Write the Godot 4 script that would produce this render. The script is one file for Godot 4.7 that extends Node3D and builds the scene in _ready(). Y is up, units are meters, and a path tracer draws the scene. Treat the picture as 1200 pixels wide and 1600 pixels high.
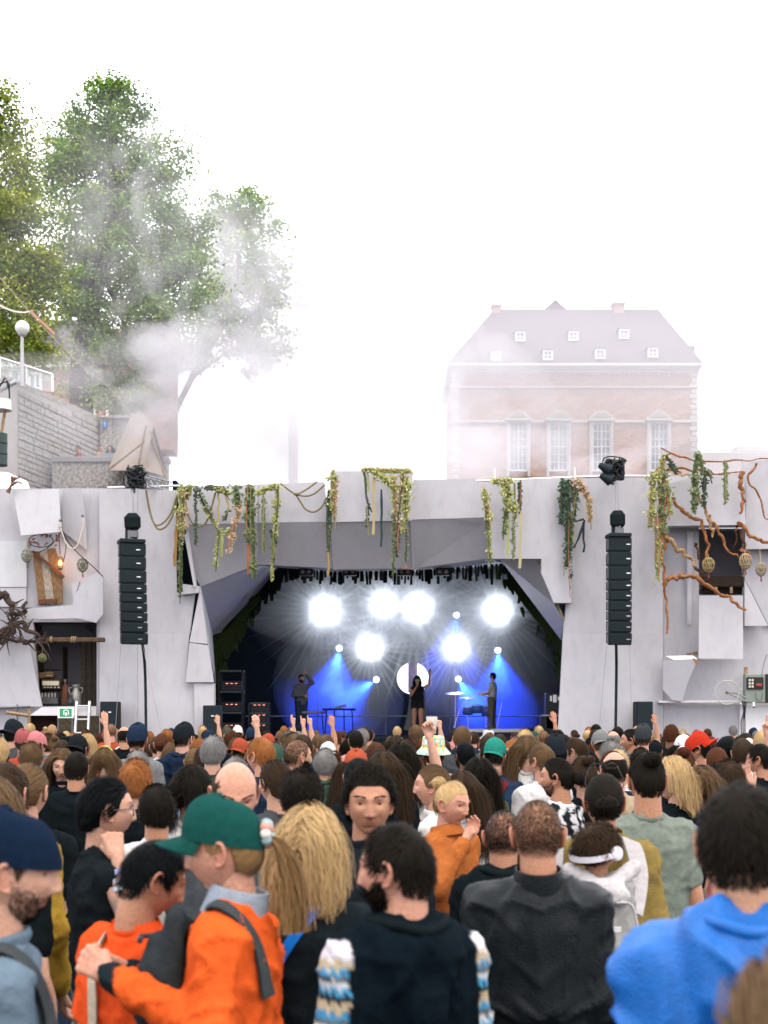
extends Node3D
# ---------------------------------------------------------------- geometry collector
class G:
	var v := PackedVector3Array()
	var n := PackedVector3Array()
	var c := PackedColorArray()
	var i := PackedInt32Array()
	var col := Color.WHITE
	func add(p: Vector3, nm: Vector3) -> int:
		v.append(p); n.append(nm); c.append(col)
		return v.size() - 1
	func tri(a: int, b: int, d: int) -> void:
		i.append(a); i.append(b); i.append(d)
	func face(pts: Array, nm: Vector3) -> void:
		var s := v.size()
		for p in pts: add(p, nm)
		for k in range(1, pts.size() - 1): tri(s, s + k, s + k + 1)
	func quad(a: Vector3, b: Vector3, d: Vector3, e: Vector3) -> void:
		var nm := (d - a).cross(e - b)
		if nm.length() < 1e-12: nm = Vector3.UP
		face([a, b, d, e], nm.normalized())
	func mesh() -> ArrayMesh:
		var k := 0
		var cnt := i.size()
		while k < cnt:
			var a := i[k]
			var b := i[k + 1]
			var d := i[k + 2]
			if (v[b] - v[a]).cross(v[d] - v[a]).dot(n[a] + n[b] + n[d]) > 0.0:
				i[k + 1] = d; i[k + 2] = b
			k += 3
		var arr := []
		arr.resize(Mesh.ARRAY_MAX)
		arr[Mesh.ARRAY_VERTEX] = v; arr[Mesh.ARRAY_NORMAL] = n; arr[Mesh.ARRAY_COLOR] = c; arr[Mesh.ARRAY_INDEX] = i
		var m := ArrayMesh.new()
		m.add_surface_from_arrays(Mesh.PRIMITIVE_TRIANGLES, arr)
		return m
	func box(xf: Transform3D, s: Vector3, bevel := 0.0) -> void:
		var h := s * 0.5
		var b := minf(bevel, minf(h.x, minf(h.y, h.z)) * 0.9)
		var ax := [Vector3.RIGHT, Vector3.UP, Vector3.BACK]
		for k in 3:
			var u: Vector3 = ax[(k + 1) % 3]
			var w: Vector3 = ax[(k + 2) % 3]
			var hu: float = h[(k + 1) % 3] - b
			var hw: float = h[(k + 2) % 3] - b
			for sg in [-1.0, 1.0]:
				var o: Vector3 = ax[k] * (h[k] * sg)
				face([xf * (o - u * hu - w * hw), xf * (o + u * hu - w * hw), xf * (o + u * hu + w * hw), xf * (o - u * hu + w * hw)], (xf.basis * (ax[k] * sg)).normalized())
		if b <= 0.0: return
		for k in 3:
			var hk: float = h[k] - b
			for su in [-1.0, 1.0]:
				for sw in [-1.0, 1.0]:
					var u: Vector3 = ax[(k + 1) % 3] * su
					var w: Vector3 = ax[(k + 2) % 3] * sw
					var hu: float = h[(k + 1) % 3]
					var hw: float = h[(k + 2) % 3]
					var p1 := u * hu + w * (hw - b)
					var p2 := u * (hu - b) + w * hw
					var e: Vector3 = ax[k] * hk
					face([xf * (p1 - e), xf * (p1 + e), xf * (p2 + e), xf * (p2 - e)], (xf.basis * (u + w)).normalized())
		for sx in [-1.0, 1.0]:
			for sy in [-1.0, 1.0]:
				for sz in [-1.0, 1.0]:
					face([xf * Vector3(h.x * sx, (h.y - b) * sy, (h.z - b) * sz), xf * Vector3((h.x - b) * sx, h.y * sy, (h.z - b) * sz), xf * Vector3((h.x - b) * sx, (h.y - b) * sy, h.z * sz)], (xf.basis * Vector3(sx, sy, sz)).normalized())
	# a slab whose front outline is pts (any plane); off points from the front to the back
	func slab(pts: Array, off: Vector3) -> void:
		var flat := PackedVector2Array()
		var nm := Vector3.ZERO
		for k in pts.size():
			var a: Vector3 = pts[k]
			var b: Vector3 = pts[(k + 1) % pts.size()]
			nm += a.cross(b)
			flat.append(Vector2(a.x, a.y))
		nm = nm.normalized()
		if nm.dot(off) > 0.0: nm = -nm
		if absf(nm.z) < 0.2:
			flat.clear()
			for p in pts: flat.append(Vector2(p.z, p.y) if absf(nm.x) > absf(nm.y) else Vector2(p.x, p.z))
		var t := Geometry2D.triangulate_polygon(flat)
		var s := v.size()
		for p in pts: add(p, nm)
		for p in pts: add(p + off, -nm)
		for k in range(0, t.size(), 3):
			tri(s + t[k], s + t[k + 1], s + t[k + 2])
			tri(s + pts.size() + t[k], s + pts.size() + t[k + 1], s + pts.size() + t[k + 2])
		var mid := Vector3.ZERO
		for p in pts: mid += p
		mid /= pts.size()
		var area := 0.0
		for k in flat.size(): area += flat[k].cross(flat[(k + 1) % flat.size()])
		for k in pts.size():
			var a: Vector3 = pts[k]
			var b: Vector3 = pts[(k + 1) % pts.size()]
			var sn := (b - a).cross(off).normalized()
			# outward test by a nudge in the flattened plane is replaced by winding
			var test := nm.cross(b - a)
			var inward := test if _ccw(pts, nm) else -test
			if sn.dot(inward) > 0.0: sn = -sn
			face([a, b, b + off, a + off], sn)
	func _ccw(pts: Array, nm: Vector3) -> bool:
		var s := Vector3.ZERO
		for k in pts.size(): s += pts[k].cross(pts[(k + 1) % pts.size()])
		return s.dot(nm) > 0.0
	func tube(pts: Array, rad: Array, sides := 8, caps := true, squash := 1.0) -> void:
		var up := Vector3(0.13, 0.97, 0.21)
		var first := v.size()
		var m := pts.size()
		for k in m:
			var d: Vector3 = (pts[mini(k + 1, m - 1)] - pts[maxi(k - 1, 0)]).normalized()
			if absf(d.dot(up)) > 0.95: up = Vector3(0.9, 0.1, 0.3)
			var a := d.cross(up).normalized()
			var b := a.cross(d).normalized()
			up = b
			var r: float = rad[k] if k < rad.size() else rad[-1]
			for s in sides:
				var t := TAU * s / sides
				var o := a * cos(t) + b * sin(t) * squash
				add(pts[k] + o * r, o.normalized())
		for k in m - 1:
			for s in sides:
				var p := first + k * sides + s
				var q := first + k * sides + (s + 1) % sides
				tri(p, q, q + sides); tri(p, q + sides, p + sides)
		if caps:
			for e in [0, m - 1]:
				var d: Vector3 = (pts[e] - pts[1 if e == 0 else m - 2]).normalized()
				var ct := add(pts[e], d)
				var s0 := v.size()
				for s in sides: add(v[first + e * sides + s], d)
				for s in sides: tri(ct, s0 + s, s0 + (s + 1) % sides)
	func lathe(xf: Transform3D, prof: Array, seg := 20) -> void:
		var first := v.size()
		var m := prof.size()
		for k in m:
			var a: Vector2 = prof[maxi(k - 1, 0)]
			var b: Vector2 = prof[mini(k + 1, m - 1)]
			var d := b - a
			var nn := Vector2(d.y, -d.x).normalized()
			for s in seg + 1:
				var t := TAU * s / seg
				add(xf * Vector3(prof[k].x * cos(t), prof[k].y, prof[k].x * sin(t)), (xf.basis * Vector3(nn.x * cos(t), nn.y, nn.x * sin(t))).normalized())
		for k in m - 1:
			for s in seg:
				var p := first + k * (seg + 1) + s
				tri(p, p + 1, p + seg + 2); tri(p, p + seg + 2, p + seg + 1)
	func ball(xf: Transform3D, rings := 10, seg := 14) -> void:
		var first := v.size()
		var ib := xf.basis.inverse().transposed()
		for r in rings + 1:
			var e := PI * r / rings - PI / 2
			for s in seg + 1:
				var t := TAU * s / seg
				var d := Vector3(cos(e) * cos(t), sin(e), cos(e) * sin(t))
				add(xf * d, (ib * d).normalized())
		for r in rings:
			for s in seg:
				var p := first + r * (seg + 1) + s
				tri(p, p + 1, p + seg + 2); tri(p, p + seg + 2, p + seg + 1)
	# a strip whose flat side looks along nms
	func ribbon(pts: Array, wid: Array, nms: Array) -> void:
		var first := v.size()
		var m := pts.size()
		for k in m:
			var d: Vector3 = (pts[mini(k + 1, m - 1)] - pts[maxi(k - 1, 0)])
			var s: Vector3 = d.cross(nms[k]).normalized() * (wid[k] * 0.5)
			add(pts[k] - s, nms[k]); add(pts[k] + s, nms[k])
		for k in m - 1:
			var p := first + k * 2
			tri(p, p + 1, p + 3); tri(p, p + 3, p + 2)
	# takes in another collector, moved
	func take(o: G, xf := Transform3D.IDENTITY) -> void:
		var s := v.size()
		var ib := xf.basis.inverse().transposed()
		for k in o.v.size():
			v.append(xf * o.v[k]); n.append((ib * o.n[k]).normalized()); c.append(o.c[k])
		for k in o.i.size(): i.append(o.i[k] + s)

# ---------------------------------------------------------------- names, parts, things
var used := {}
var rng := RandomNumberGenerator.new()
func numbered(called: String) -> String:
	used[called] = used.get(called, -1) + 1
	return called if used[called] == 0 else "%s_%03d" % [called, used[called]]
func thing(called: String, label: String, category: String, base := Vector3.ZERO, group := "") -> Node3D:
	var o := Node3D.new()
	o.name = numbered(called); add_child(o); o.position = base
	o.set_meta("label", label); o.set_meta("category", category)
	if group != "": o.set_meta("group", group)
	return o
func base_of(o: Node3D) -> Vector3:
	var p := Vector3.ZERO
	var q: Node = o
	while q is Node3D and q != self:
		p += q.position; q = q.get_parent()
	return p
# geometry given in place becomes a part of its thing
func part(parent: Node3D, called: String, g: G, m: Material, label := "") -> MeshInstance3D:
	var o := MeshInstance3D.new()
	o.name = called; o.mesh = g.mesh(); o.material_override = m
	var b := Vector3.ZERO if parent == self else base_of(parent)
	parent.add_child(o, true); o.position = -b
	if label != "": o.set_meta("label", label)
	return o
func solo(called: String, g: G, m: Material, label: String, category: String, group := "", kind := "") -> MeshInstance3D:
	var o := MeshInstance3D.new()
	o.name = numbered(called); o.mesh = g.mesh(); o.material_override = m
	add_child(o)
	if label != "": o.set_meta("label", label)
	if category != "": o.set_meta("category", category)
	if group != "": o.set_meta("group", group)
	if kind != "": o.set_meta("kind", kind)
	return o
# where a sight line through the survey photograph stands at that distance from the tripod
const LENS := 2222.0
const EYE := 1.94
const LEVEL := 1125.0
func at(x: float, y: float, d: float) -> Vector3:
	return Vector3((x - 600.0) / LENS * d, EYE - (y - LEVEL) / LENS * d, -d)
func outline(px: Array, d: float) -> Array:
	var o := []
	for p in px: o.append(at(p[0], p[1], p[2] if p.size() > 2 else d))
	return o

# ---------------------------------------------------------------- materials
var mats := {}
var tex := {}
func lin(r: float, g: float, b: float, a := 1.0) -> Color:
	var c := Color(r, g, b).linear_to_srgb(); c.a = a
	return c
func shade(key: String, color: Color, rough := 0.8, extra := {}) -> StandardMaterial3D:
	if mats.has(key): return mats[key]
	var m := StandardMaterial3D.new()
	m.resource_name = key; m.albedo_color = color; m.roughness = rough
	m.metallic_specular = 0.3
	for k in extra: m.set(k, extra[k])
	mats[key] = m
	return m
func noise_tex(key: String, freq: float, octaves: int, lo: Color, hi: Color, size := 512, kind := FastNoiseLite.TYPE_SIMPLEX_SMOOTH, normal := 0.0) -> NoiseTexture2D:
	if tex.has(key): return tex[key]
	var f := FastNoiseLite.new()
	f.seed = hash(key) % 1000; f.noise_type = kind; f.frequency = freq; f.fractal_octaves = octaves
	var t := NoiseTexture2D.new()
	t.width = size; t.height = size; t.seamless = true; t.noise = f
	if normal > 0.0:
		t.as_normal_map = true; t.bump_strength = normal
	else:
		var r := Gradient.new()
		r.set_color(0, lo); r.set_color(1, hi)
		t.color_ramp = r
	tex[key] = t
	return t
func weave() -> ImageTexture:
	if tex.has("weave"): return tex["weave"]
	var im := Image.create(128, 128, false, Image.FORMAT_RGB8)
	var q := RandomNumberGenerator.new(); q.seed = 5
	for y in 128:
		for x in 128:
			var a := sin(TAU * x / 8.0) * (1.0 if (y / 4) % 2 == 0 else -1.0)
			var g := 0.5 + 0.22 * a + q.randf_range(-0.18, 0.18)
			im.set_pixel(x, y, Color(g, g, g))
	tex["weave"] = ImageTexture.create_from_image(im)
	return tex["weave"]
# cloth: a weave of fine relief and soft mottling of the dye
func cloth(key: String, color: Color, rough := 0.9, tinted := false, shiny := 0.0) -> StandardMaterial3D:
	if mats.has(key): return mats[key]
	var m := shade(key, color, rough)
	m.uv1_triplanar = true; m.uv1_scale = Vector3(3.1, 3.1, 3.1)
	m.albedo_texture = noise_tex("cloth_tone", 0.02, 5, Color(0.84, 0.84, 0.84), Color(1, 1, 1))
	m.heightmap_enabled = true; m.heightmap_scale = 0.35
	m.heightmap_texture = noise_tex("cloth_relief", 0.09, 4, Color(0, 0, 0), Color(1, 1, 1))
	m.metallic_specular = shiny if shiny > 0.0 else 0.1
	m.vertex_color_use_as_albedo = tinted
	return m
func skin_mat(key: String, color: Color) -> StandardMaterial3D:
	if mats.has(key): return mats[key]
	var m := shade(key, color, 0.48)
	m.uv1_triplanar = true; m.uv1_scale = Vector3(9, 9, 9)
	m.albedo_texture = noise_tex("skin_tone", 0.03, 4, Color(0.84, 0.76, 0.74), Color(1, 1, 1), 256)
	m.heightmap_enabled = true; m.heightmap_scale = 0.09
	m.heightmap_texture = noise_tex("skin_relief", 0.12, 3, Color(0, 0, 0), Color(1, 1, 1), 256)
	m.vertex_color_use_as_albedo = true
	m.subsurf_scatter_enabled = true; m.subsurf_scatter_strength = 0.12
	return m
func hair_mat(key: String, color: Color) -> StandardMaterial3D:
	if mats.has(key): return mats[key]
	var m := shade(key, color, 0.55)
	m.vertex_color_use_as_albedo = true
	m.metallic_specular = 0.11
	return m
func paint(key: String, color: Color, rough := 0.7) -> StandardMaterial3D:
	if mats.has(key): return mats[key]
	var m := shade(key, color, rough)
	m.uv1_triplanar = true; m.uv1_world_triplanar = true; m.uv1_scale = Vector3(0.33, 0.21, 0.33)
	m.albedo_texture = noise_tex("paint_tone", 0.012, 6, Color(0.955, 0.955, 0.96), Color(1, 1, 1))
	m.detail_enabled = true; m.detail_blend_mode = BaseMaterial3D.BLEND_MODE_MUL
	m.uv2_triplanar = true; m.uv2_world_triplanar = true; m.uv2_scale = Vector3(0.3, 0.1, 0.3); m.uv2_offset = Vector3(mats.size() * 0.37, mats.size() * 0.19, 0)
	m.detail_uv_layer = BaseMaterial3D.DETAIL_UV_2
	m.detail_albedo = noise_tex("paint_streak", 0.03, 6, Color(0.97, 0.968, 0.965), Color(1, 1, 1))
	tex["paint_streak"].color_ramp.set_offset(0, 0.12); tex["paint_streak"].color_ramp.set_offset(1, 0.42)
	m.heightmap_enabled = true; m.heightmap_scale = 0.12
	m.heightmap_texture = noise_tex("paint_relief", 0.06, 4, Color(0, 0, 0), Color(1, 1, 1))
	return m
func timber(key: String, color: Color, scale := Vector3(6, 0.6, 6)) -> StandardMaterial3D:
	if mats.has(key): return mats[key]
	var m := shade(key, color, 0.75)
	m.uv1_triplanar = true; m.uv1_scale = scale
	m.albedo_texture = noise_tex("grain", 0.02, 5, Color(0.45, 0.43, 0.4), Color(1, 1, 1))
	m.heightmap_enabled = true; m.heightmap_scale = 0.4
	m.heightmap_texture = tex["grain"]
	return m
func _ready() -> void:
	rng.seed = 20240607
	var t0 := Time.get_ticks_msec()
	# camera: a 50 mm lens upright, kept level and shifted upwards
	var cam := Camera3D.new()
	cam.name = "camera"
	var lens := CameraAttributesPhysical.new()
	lens.frustum_focal_length = 50.0; lens.frustum_near = 0.1; lens.frustum_far = 900.0
	lens.frustum_focus_distance = 14.0; lens.exposure_aperture = 4.2
	cam.attributes = lens
	cam.projection = Camera3D.PROJECTION_FRUSTUM
	cam.near = 0.1; cam.far = 900.0
	cam.size = 1600.0 / LENS * 0.1
	cam.frustum_offset = Vector2(0, (LEVEL - 800.0) / LENS * 0.1)
	cam.position = Vector3(0, EYE, 0)
	cam.current = true
	add_child(cam)
	# a bright, even overcast sky
	var env := Environment.new()
	env.background_mode = Environment.BG_SKY
	var sm := ProceduralSkyMaterial.new()
	sm.sky_top_color = lin(0.90, 0.90, 0.96); sm.sky_horizon_color = lin(0.93, 0.91, 0.97)
	sm.ground_bottom_color = lin(0.12, 0.11, 0.11); sm.ground_horizon_color = lin(0.4, 0.4, 0.42)
	sm.sun_angle_max = 1.0
	sm.energy_multiplier = 1.0
	var sky := Sky.new(); sky.sky_material = sm
	env.sky = sky
	env.background_energy_multiplier = 1.75
	env.tonemap_mode = Environment.TONE_MAPPER_LINEAR
	env.tonemap_exposure = 2.0
	env.volumetric_fog_enabled = true; env.volumetric_fog_density = 0.0
	env.sdfgi_enabled = true; env.ssao_enabled = true; env.ssil_enabled = true
	var we := WorldEnvironment.new(); we.name = "environment"; we.environment = env; add_child(we)
	# the sun behind thick cloud, high behind the crowd
	var sun := DirectionalLight3D.new()
	sun.name = "sun"; sun.light_energy = 0.5; sun.light_angular_distance = 40.0; sun.light_color = Color(1.0, 0.97, 0.93)
	sun.shadow_enabled = true; sun.rotation_degrees = Vector3(-58, 28, 0); add_child(sun)

	build_ground()
	build_facade()
	build_stage_inside()
	build_left_wing()
	build_right_wing()
	print("stage ", Time.get_ticks_msec() - t0)
	build_far()
	print("far ", Time.get_ticks_msec() - t0)
	build_rigging()
	build_garlands()
	print("rig ", Time.get_ticks_msec() - t0)
	build_people()
	print("people ", Time.get_ticks_msec() - t0)
	build_smoke()
	print("done ", Time.get_ticks_msec() - t0)
# ---------------------------------------------------------------- the stage front
const FD := 34.0
var facade: Node3D
var wall_paint: StandardMaterial3D
var wall_paints := []
var black: StandardMaterial3D
func build_ground() -> void:
	var m := shade("asphalt", lin(0.09, 0.088, 0.085), 0.95)
	m.uv1_triplanar = true; m.uv1_world_triplanar = true; m.uv1_scale = Vector3(0.4, 0.4, 0.4)
	m.albedo_texture = noise_tex("asphalt_tone", 0.08, 5, Color(0.6, 0.6, 0.6), Color(1, 1, 1))
	m.heightmap_enabled = true; m.heightmap_scale = 0.6
	m.heightmap_texture = noise_tex("asphalt_relief", 0.2, 3, Color(0, 0, 0), Color(1, 1, 1))
	var g := G.new()
	g.quad(Vector3(-400, 0, 60), Vector3(400, 0, 60), Vector3(400, 0, -500), Vector3(-400, 0, -500))
	for k in g.n.size(): g.n[k] = Vector3.UP
	solo("ground", g, m, "grey asphalt ground under the crowd", "", "", "structure")
func panel(px: Array, d: float, thick := 0.06, m: Material = null, called := "panel", who: Node3D = null, label := "") -> void:
	var g := G.new()
	g.slab(outline(px, d), Vector3(0, 0, -thick))
	var pick := absi(int(px[0][0] * 7.0 + px[1][1] * 13.0)) % 4
	part(who if who else facade, called, g, m if m else wall_paints[pick], label)
func build_facade() -> void:
	for k in 4:
		var f: float = [1.0, 0.965, 1.03, 0.985][k]
		wall_paints.append(paint("stage_paint_%d" % k, lin(0.415 * f, 0.407 * f, 0.438 * f)))
	wall_paint = wall_paints[0]
	black = shade("stage_black", lin(0.012, 0.017, 0.02), 0.9)
	facade = thing("stage_facade", "wide stage front of angular pale grey panels with a dark opening", "stage", Vector3(0, 0, -FD))
	# tall walls beside the opening
	panel([[155, 763], [215, 764], [215, 990], [155, 990]], 34.0, 0.08)
	panel([[215.4, 764], [274, 766], [276, 925], [305, 925], [297, 990], [215.4, 990]], 34.0, 0.08)
	panel([[155, 990.06], [215, 990.06], [215, 1252], [155, 1252]], 34.0, 0.08)
	panel([[215.4, 990.06], [296, 990.06], [290, 1066], [336, 1068], [338, 1252], [215.4, 1252]], 34.0, 0.08)
	panel([[313, 917], [296, 1003], [324, 1006]], 33.88, 0.1)
	panel([[296, 1004], [325, 1008], [334, 1066], [290, 1066]], 33.84, 0.1)
	panel([[303, 1067], [334, 1069], [336, 1252], [306, 1252]], 33.9, 0.08)
	panel([[288, 836], [294, 830], [306, 916], [303, 918]], 33.74, 0.3)
	panel([[283, 912], [312, 916], [311, 926], [283, 929]], 33.8, 0.2)
	# right wall of the opening
	panel([[893.5, 748], [962, 747], [962, 990], [880, 990], [885, 943], [893.5, 943]], 34.0, 0.08)
	panel([[962.4, 747], [1036, 746], [1036, 990], [962.4, 990]], 34.0, 0.08)
	panel([[880, 990.06], [962, 990.06], [962, 1252], [866, 1252]], 34.0, 0.08)
	panel([[962.4, 990.06], [1036, 990.06], [1036, 1252], [962.4, 1252]], 34.0, 0.08)
	# header, upper band
	panel([[274, 767], [290, 760], [404, 757], [404, 817], [288, 820]], 33.8, 0.2)
	panel([[404.4, 757], [506, 753], [516, 815], [404.4, 817]], 33.78, 0.2)
	panel([[516, 736], [645, 736], [643, 813], [516, 816]], 33.5, 0.35)
	panel([[645.4, 750], [742, 748], [757, 766], [767, 808], [642, 812]], 33.8, 0.2)
	panel([[757, 760], [766, 752], [893, 746], [893, 942], [866, 942], [846, 896], [846, 873], [768, 873], [767, 808]], 33.72, 0.22)
	# header, lower band: leans back towards the opening
	panel([[289, 821, 33.8], [404, 817.5, 33.8], [402, 882, 34.5], [313, 917, 34.4], [305, 900, 34.2]], 34, 0.08)
	panel([[404.4, 817.5, 33.8], [515, 815.5, 33.75], [519, 888, 34.5], [402.4, 882, 34.5]], 34, 0.08)
	panel([[516, 816.5, 33.55], [640, 813.5, 33.55], [644, 888, 34.4], [520, 890, 34.4]], 34, 0.08)
	panel([[641, 813.2, 33.8], [700, 810.5, 33.8], [755, 818, 34.1], [648, 888, 34.5]], 34, 0.08)
	panel([[700.6, 810.2, 33.8], [767, 808.4, 33.8], [768, 872, 34.45], [648.6, 888, 34.5], [755, 818, 34.1]], 34, 0.08)
	panel([[640.5, 813, 33.5], [642.5, 813, 33.5], [648.5, 889, 34.3], [644.5, 889, 34.3]], 34, 0.05)
	# undersides that run into the dark
	var dim := wall_paint
	panel([[313, 917.5, 34.4], [402, 882.8, 34.5], [420, 884, 38.2], [332, 992, 38.2]], 34, 0.06, dim)
	panel([[402.5, 882.8, 34.5], [519, 888.6, 34.5], [500, 893, 38.2], [420.5, 884, 38.2]], 34, 0.06, dim)
	panel([[420, 884.5, 38.2], [446, 888, 39.4], [352, 985, 39.4], [332, 992.5, 38.2]], 36, 0.06, dim)
	panel([[314, 918, 34.4], [332, 992.5, 38.2], [337, 1069, 38], [325, 1008, 34.1]], 34, 0.05, dim)
	panel([[335, 1069, 36.2], [337, 1252, 36.2], [337, 1252, 34.05], [335, 1069, 34.05]], 34, 0.05, dim)
	panel([[782, 874, 34.4], [846, 874.5, 34.0], [865, 943, 34.0], [881, 968, 34.2], [877, 1000, 38], [802, 886, 38.2]], 35, 0.05, dim)
	panel([[866, 943.5, 33.8], [891, 943.5, 33.8], [884, 944, 34.1], [881, 968, 34.6]], 34, 0.04, dim)
	panel([[881, 968.5, 34.1], [881, 985, 34.1], [866, 1252, 34.1], [868, 1252, 36.5], [879, 1000, 36.3]], 34, 0.05, dim)
	panel([[519.5, 890.6, 34.4], [645, 888.6, 34.4], [640, 893, 38.2], [505, 894, 38.2]], 35, 0.06, dim)
	panel([[648.5, 888.6, 34.5], [768, 872.8, 34.45], [790, 882, 38.2], [640.5, 894, 38.2]], 35, 0.06, dim)
	# small torn bits of cladding at the lower edge
	panel([[625, 886], [636, 883], [645, 889], [627, 889]], 34.3, 0.02, timber("torn_ply", lin(0.5, 0.36, 0.26)), "torn_edge")
	var gold := timber("raw_edge", lin(0.42, 0.34, 0.2))
	panel([[838, 875], [842, 876], [883, 968], [881, 970]], 33.99, 0.03, gold, "batten")
	# handrail along the top of the roof
	var rail := thing("roof_rail", "thin metal rail along the stage roof edge", "rail", Vector3(0, 7.6, -34.6))
	var steel := shade("steel_dark", lin(0.12, 0.125, 0.13), 0.4, {"metallic": 0.8})
	var alu := shade("aluminium", lin(0.62, 0.62, 0.65), 0.35, {"metallic": 0.85})
	for seg in [[168, 762, 285, 759], [740, 752, 940, 744], [960, 744, 1040, 744]]:
		var g := G.new()
		g.tube([at(seg[0], seg[1], 34.6), at(seg[2], seg[3], 34.6)], [0.03], 6)
		part(rail, "bar", g, alu)
	for p in [[282, 745], [403, 742], [773, 733], [898, 730], [170, 764], [282, 764]]:
		var g := G.new()
		g.tube([at(p[0], 775, 34.5), at(p[0], p[1], 34.5)], [0.025, 0.012], 6)
		part(rail, "post", g, alu)
	# dark rag fringe round the opening
	var rag := thing("rag_fringe", "fringe of dark torn cloth strips hanging inside the stage opening", "fringe", Vector3(0, 5.5, -36.8))
	var ragm := [cloth("rag_dark", lin(0.012, 0.018, 0.017)), cloth("rag_green", lin(0.03, 0.042, 0.022)), cloth("rag_grey", lin(0.05, 0.06, 0.055))]
	var q := RandomNumberGenerator.new(); q.seed = 11
	for k in 74:
		var x := 438.0 + k * 4.75 + q.randf_range(-1.5, 1.5)
		var y0 := lerpf(888, 893, clampf((x - 438) / 90, 0, 1)) if x < 640 else lerpf(893, 884, (x - 640) / 150)
		var l := q.randf_range(6, 22) * (1.5 if q.randf() < 0.15 else 1.0)
		var w := q.randf_range(0.05, 0.11)
		var g := G.new()
		var a := at(x, y0 - 4, 36.4)
		var b := at(x + q.randf_range(-2, 2), y0 + l, 36.4)
		var nn := Vector3(q.randf_range(-0.4, 0.4), 0, 1).normalized()
		g.ribbon([a, a.lerp(b, 0.5) + Vector3(0, 0, q.randf_range(-0.03, 0.03)), b], [w * 0.8, w, w * q.randf_range(0.8, 1.3)], [nn, nn, nn])
		part(rag, "strip", g, ragm[q.randi() % 3 if q.randf() < 0.4 else 0])
	for k in 46:
		var f := k / 45.0
		var x := lerpf(440, 352, f)
		var y0 := lerpf(886, 985, f)
		var g := G.new()
		var a := at(x, y0 - 5, 38.9)
		var b := at(x + q.randf_range(-3, 4), y0 + q.randf_range(14, 34), 38.9)
		var nn := Vector3(q.randf_range(-0.5, 0.5), 0.1, 1).normalized()
		g.ribbon([a, a.lerp(b, 0.5), b], [0.12, 0.16, 0.1], [nn, nn, nn])
		part(rag, "strip", g, ragm[[0, 0, 1][q.randi() % 3]])
	# ragged camouflage drapes down both inner edges
	var camo := cloth("camouflage", lin(0.075, 0.11, 0.05))
	camo.albedo_texture = noise_tex("camo_tone", 0.02, 4, Color(0.12, 0.16, 0.14), Color(1, 1, 0.9))
	for side in [[[[352, 985], [395, 935], [405, 930], [372, 1000], [350, 1020], [345, 1068], [340, 1085], [335, 1069], [330, 1000]], 38.6, "green camouflage drape hanging at the stair side of the stage opening"], [[[788, 885], [802, 884], [850, 950], [881, 996], [877, 1035], [874, 1060], [871, 1010], [850, 985], [818, 945], [795, 910]], 38.5, "green camouflage drape along the slanted stage opening beside the wicker lanterns"]]:
		var t := thing("camouflage_drape", "mottled dark green drape along the %s edge of the stage opening" % ("long sloping" if side[1] == 38.5 else "short low"), "drape", at(side[0][0][0], side[0][0][1], side[1]))
		var g := G.new()
		var pts := outline(side[0], side[1])
		g.slab(pts, Vector3(0, 0, -0.02))
		part(t, "cloth", g, camo)
		for k in 40:
			var e := q.randi() % pts.size()
			var p: Vector3 = pts[e].lerp(pts[(e + 1) % pts.size()], q.randf()) + Vector3(q.randf_range(-0.1, 0.1), q.randf_range(-0.05, 0.05), 0.03)
			var gg := G.new()
			var nn := Vector3(q.randf_range(-0.6, 0.6), q.randf_range(-0.2, 0.4), 1).normalized()
			gg.ribbon([p, p + Vector3(q.randf_range(-0.05, 0.05), -0.1, 0.02), p + Vector3(q.randf_range(-0.1, 0.1), -q.randf_range(0.15, 0.3), 0)], [0.1, 0.13, 0.05], [nn, nn, nn])
			part(t, "scrap", gg, camo)

# ---------------------------------------------------------------- inside the stage
const DECK := 1.5
func lamp_mat(key: String, color: Color, power: float) -> StandardMaterial3D:
	return shade(key, Color(0.9, 0.9, 0.9), 0.5, {"emission_enabled": true, "emission": color, "emission_energy_multiplier": power})
func fog(called: String, p: Vector3, size: Vector3, density: float, shape := RenderingServer.FOG_VOLUME_SHAPE_ELLIPSOID, rot := Basis.IDENTITY, color := Color(0.97, 0.97, 0.98), label := "", who: Node3D = null) -> FogVolume:
	var f := FogVolume.new()
	f.shape = shape; f.size = size
	var key := "fog%.4f%s" % [density, color.to_html()]
	if not mats.has(key):
		var m := FogMaterial.new()
		m.density = density; m.albedo = color; m.resource_name = "smoke"
		mats[key] = m
	f.material = mats[key]
	if who:
		f.name = called; who.add_child(f, true); f.transform = Transform3D(rot, p - base_of(who))
	else:
		f.name = numbered(called); add_child(f); f.transform = Transform3D(rot, p)
		f.set_meta("label", label); f.set_meta("category", "smoke"); f.set_meta("kind", "stuff")
	return f
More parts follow.
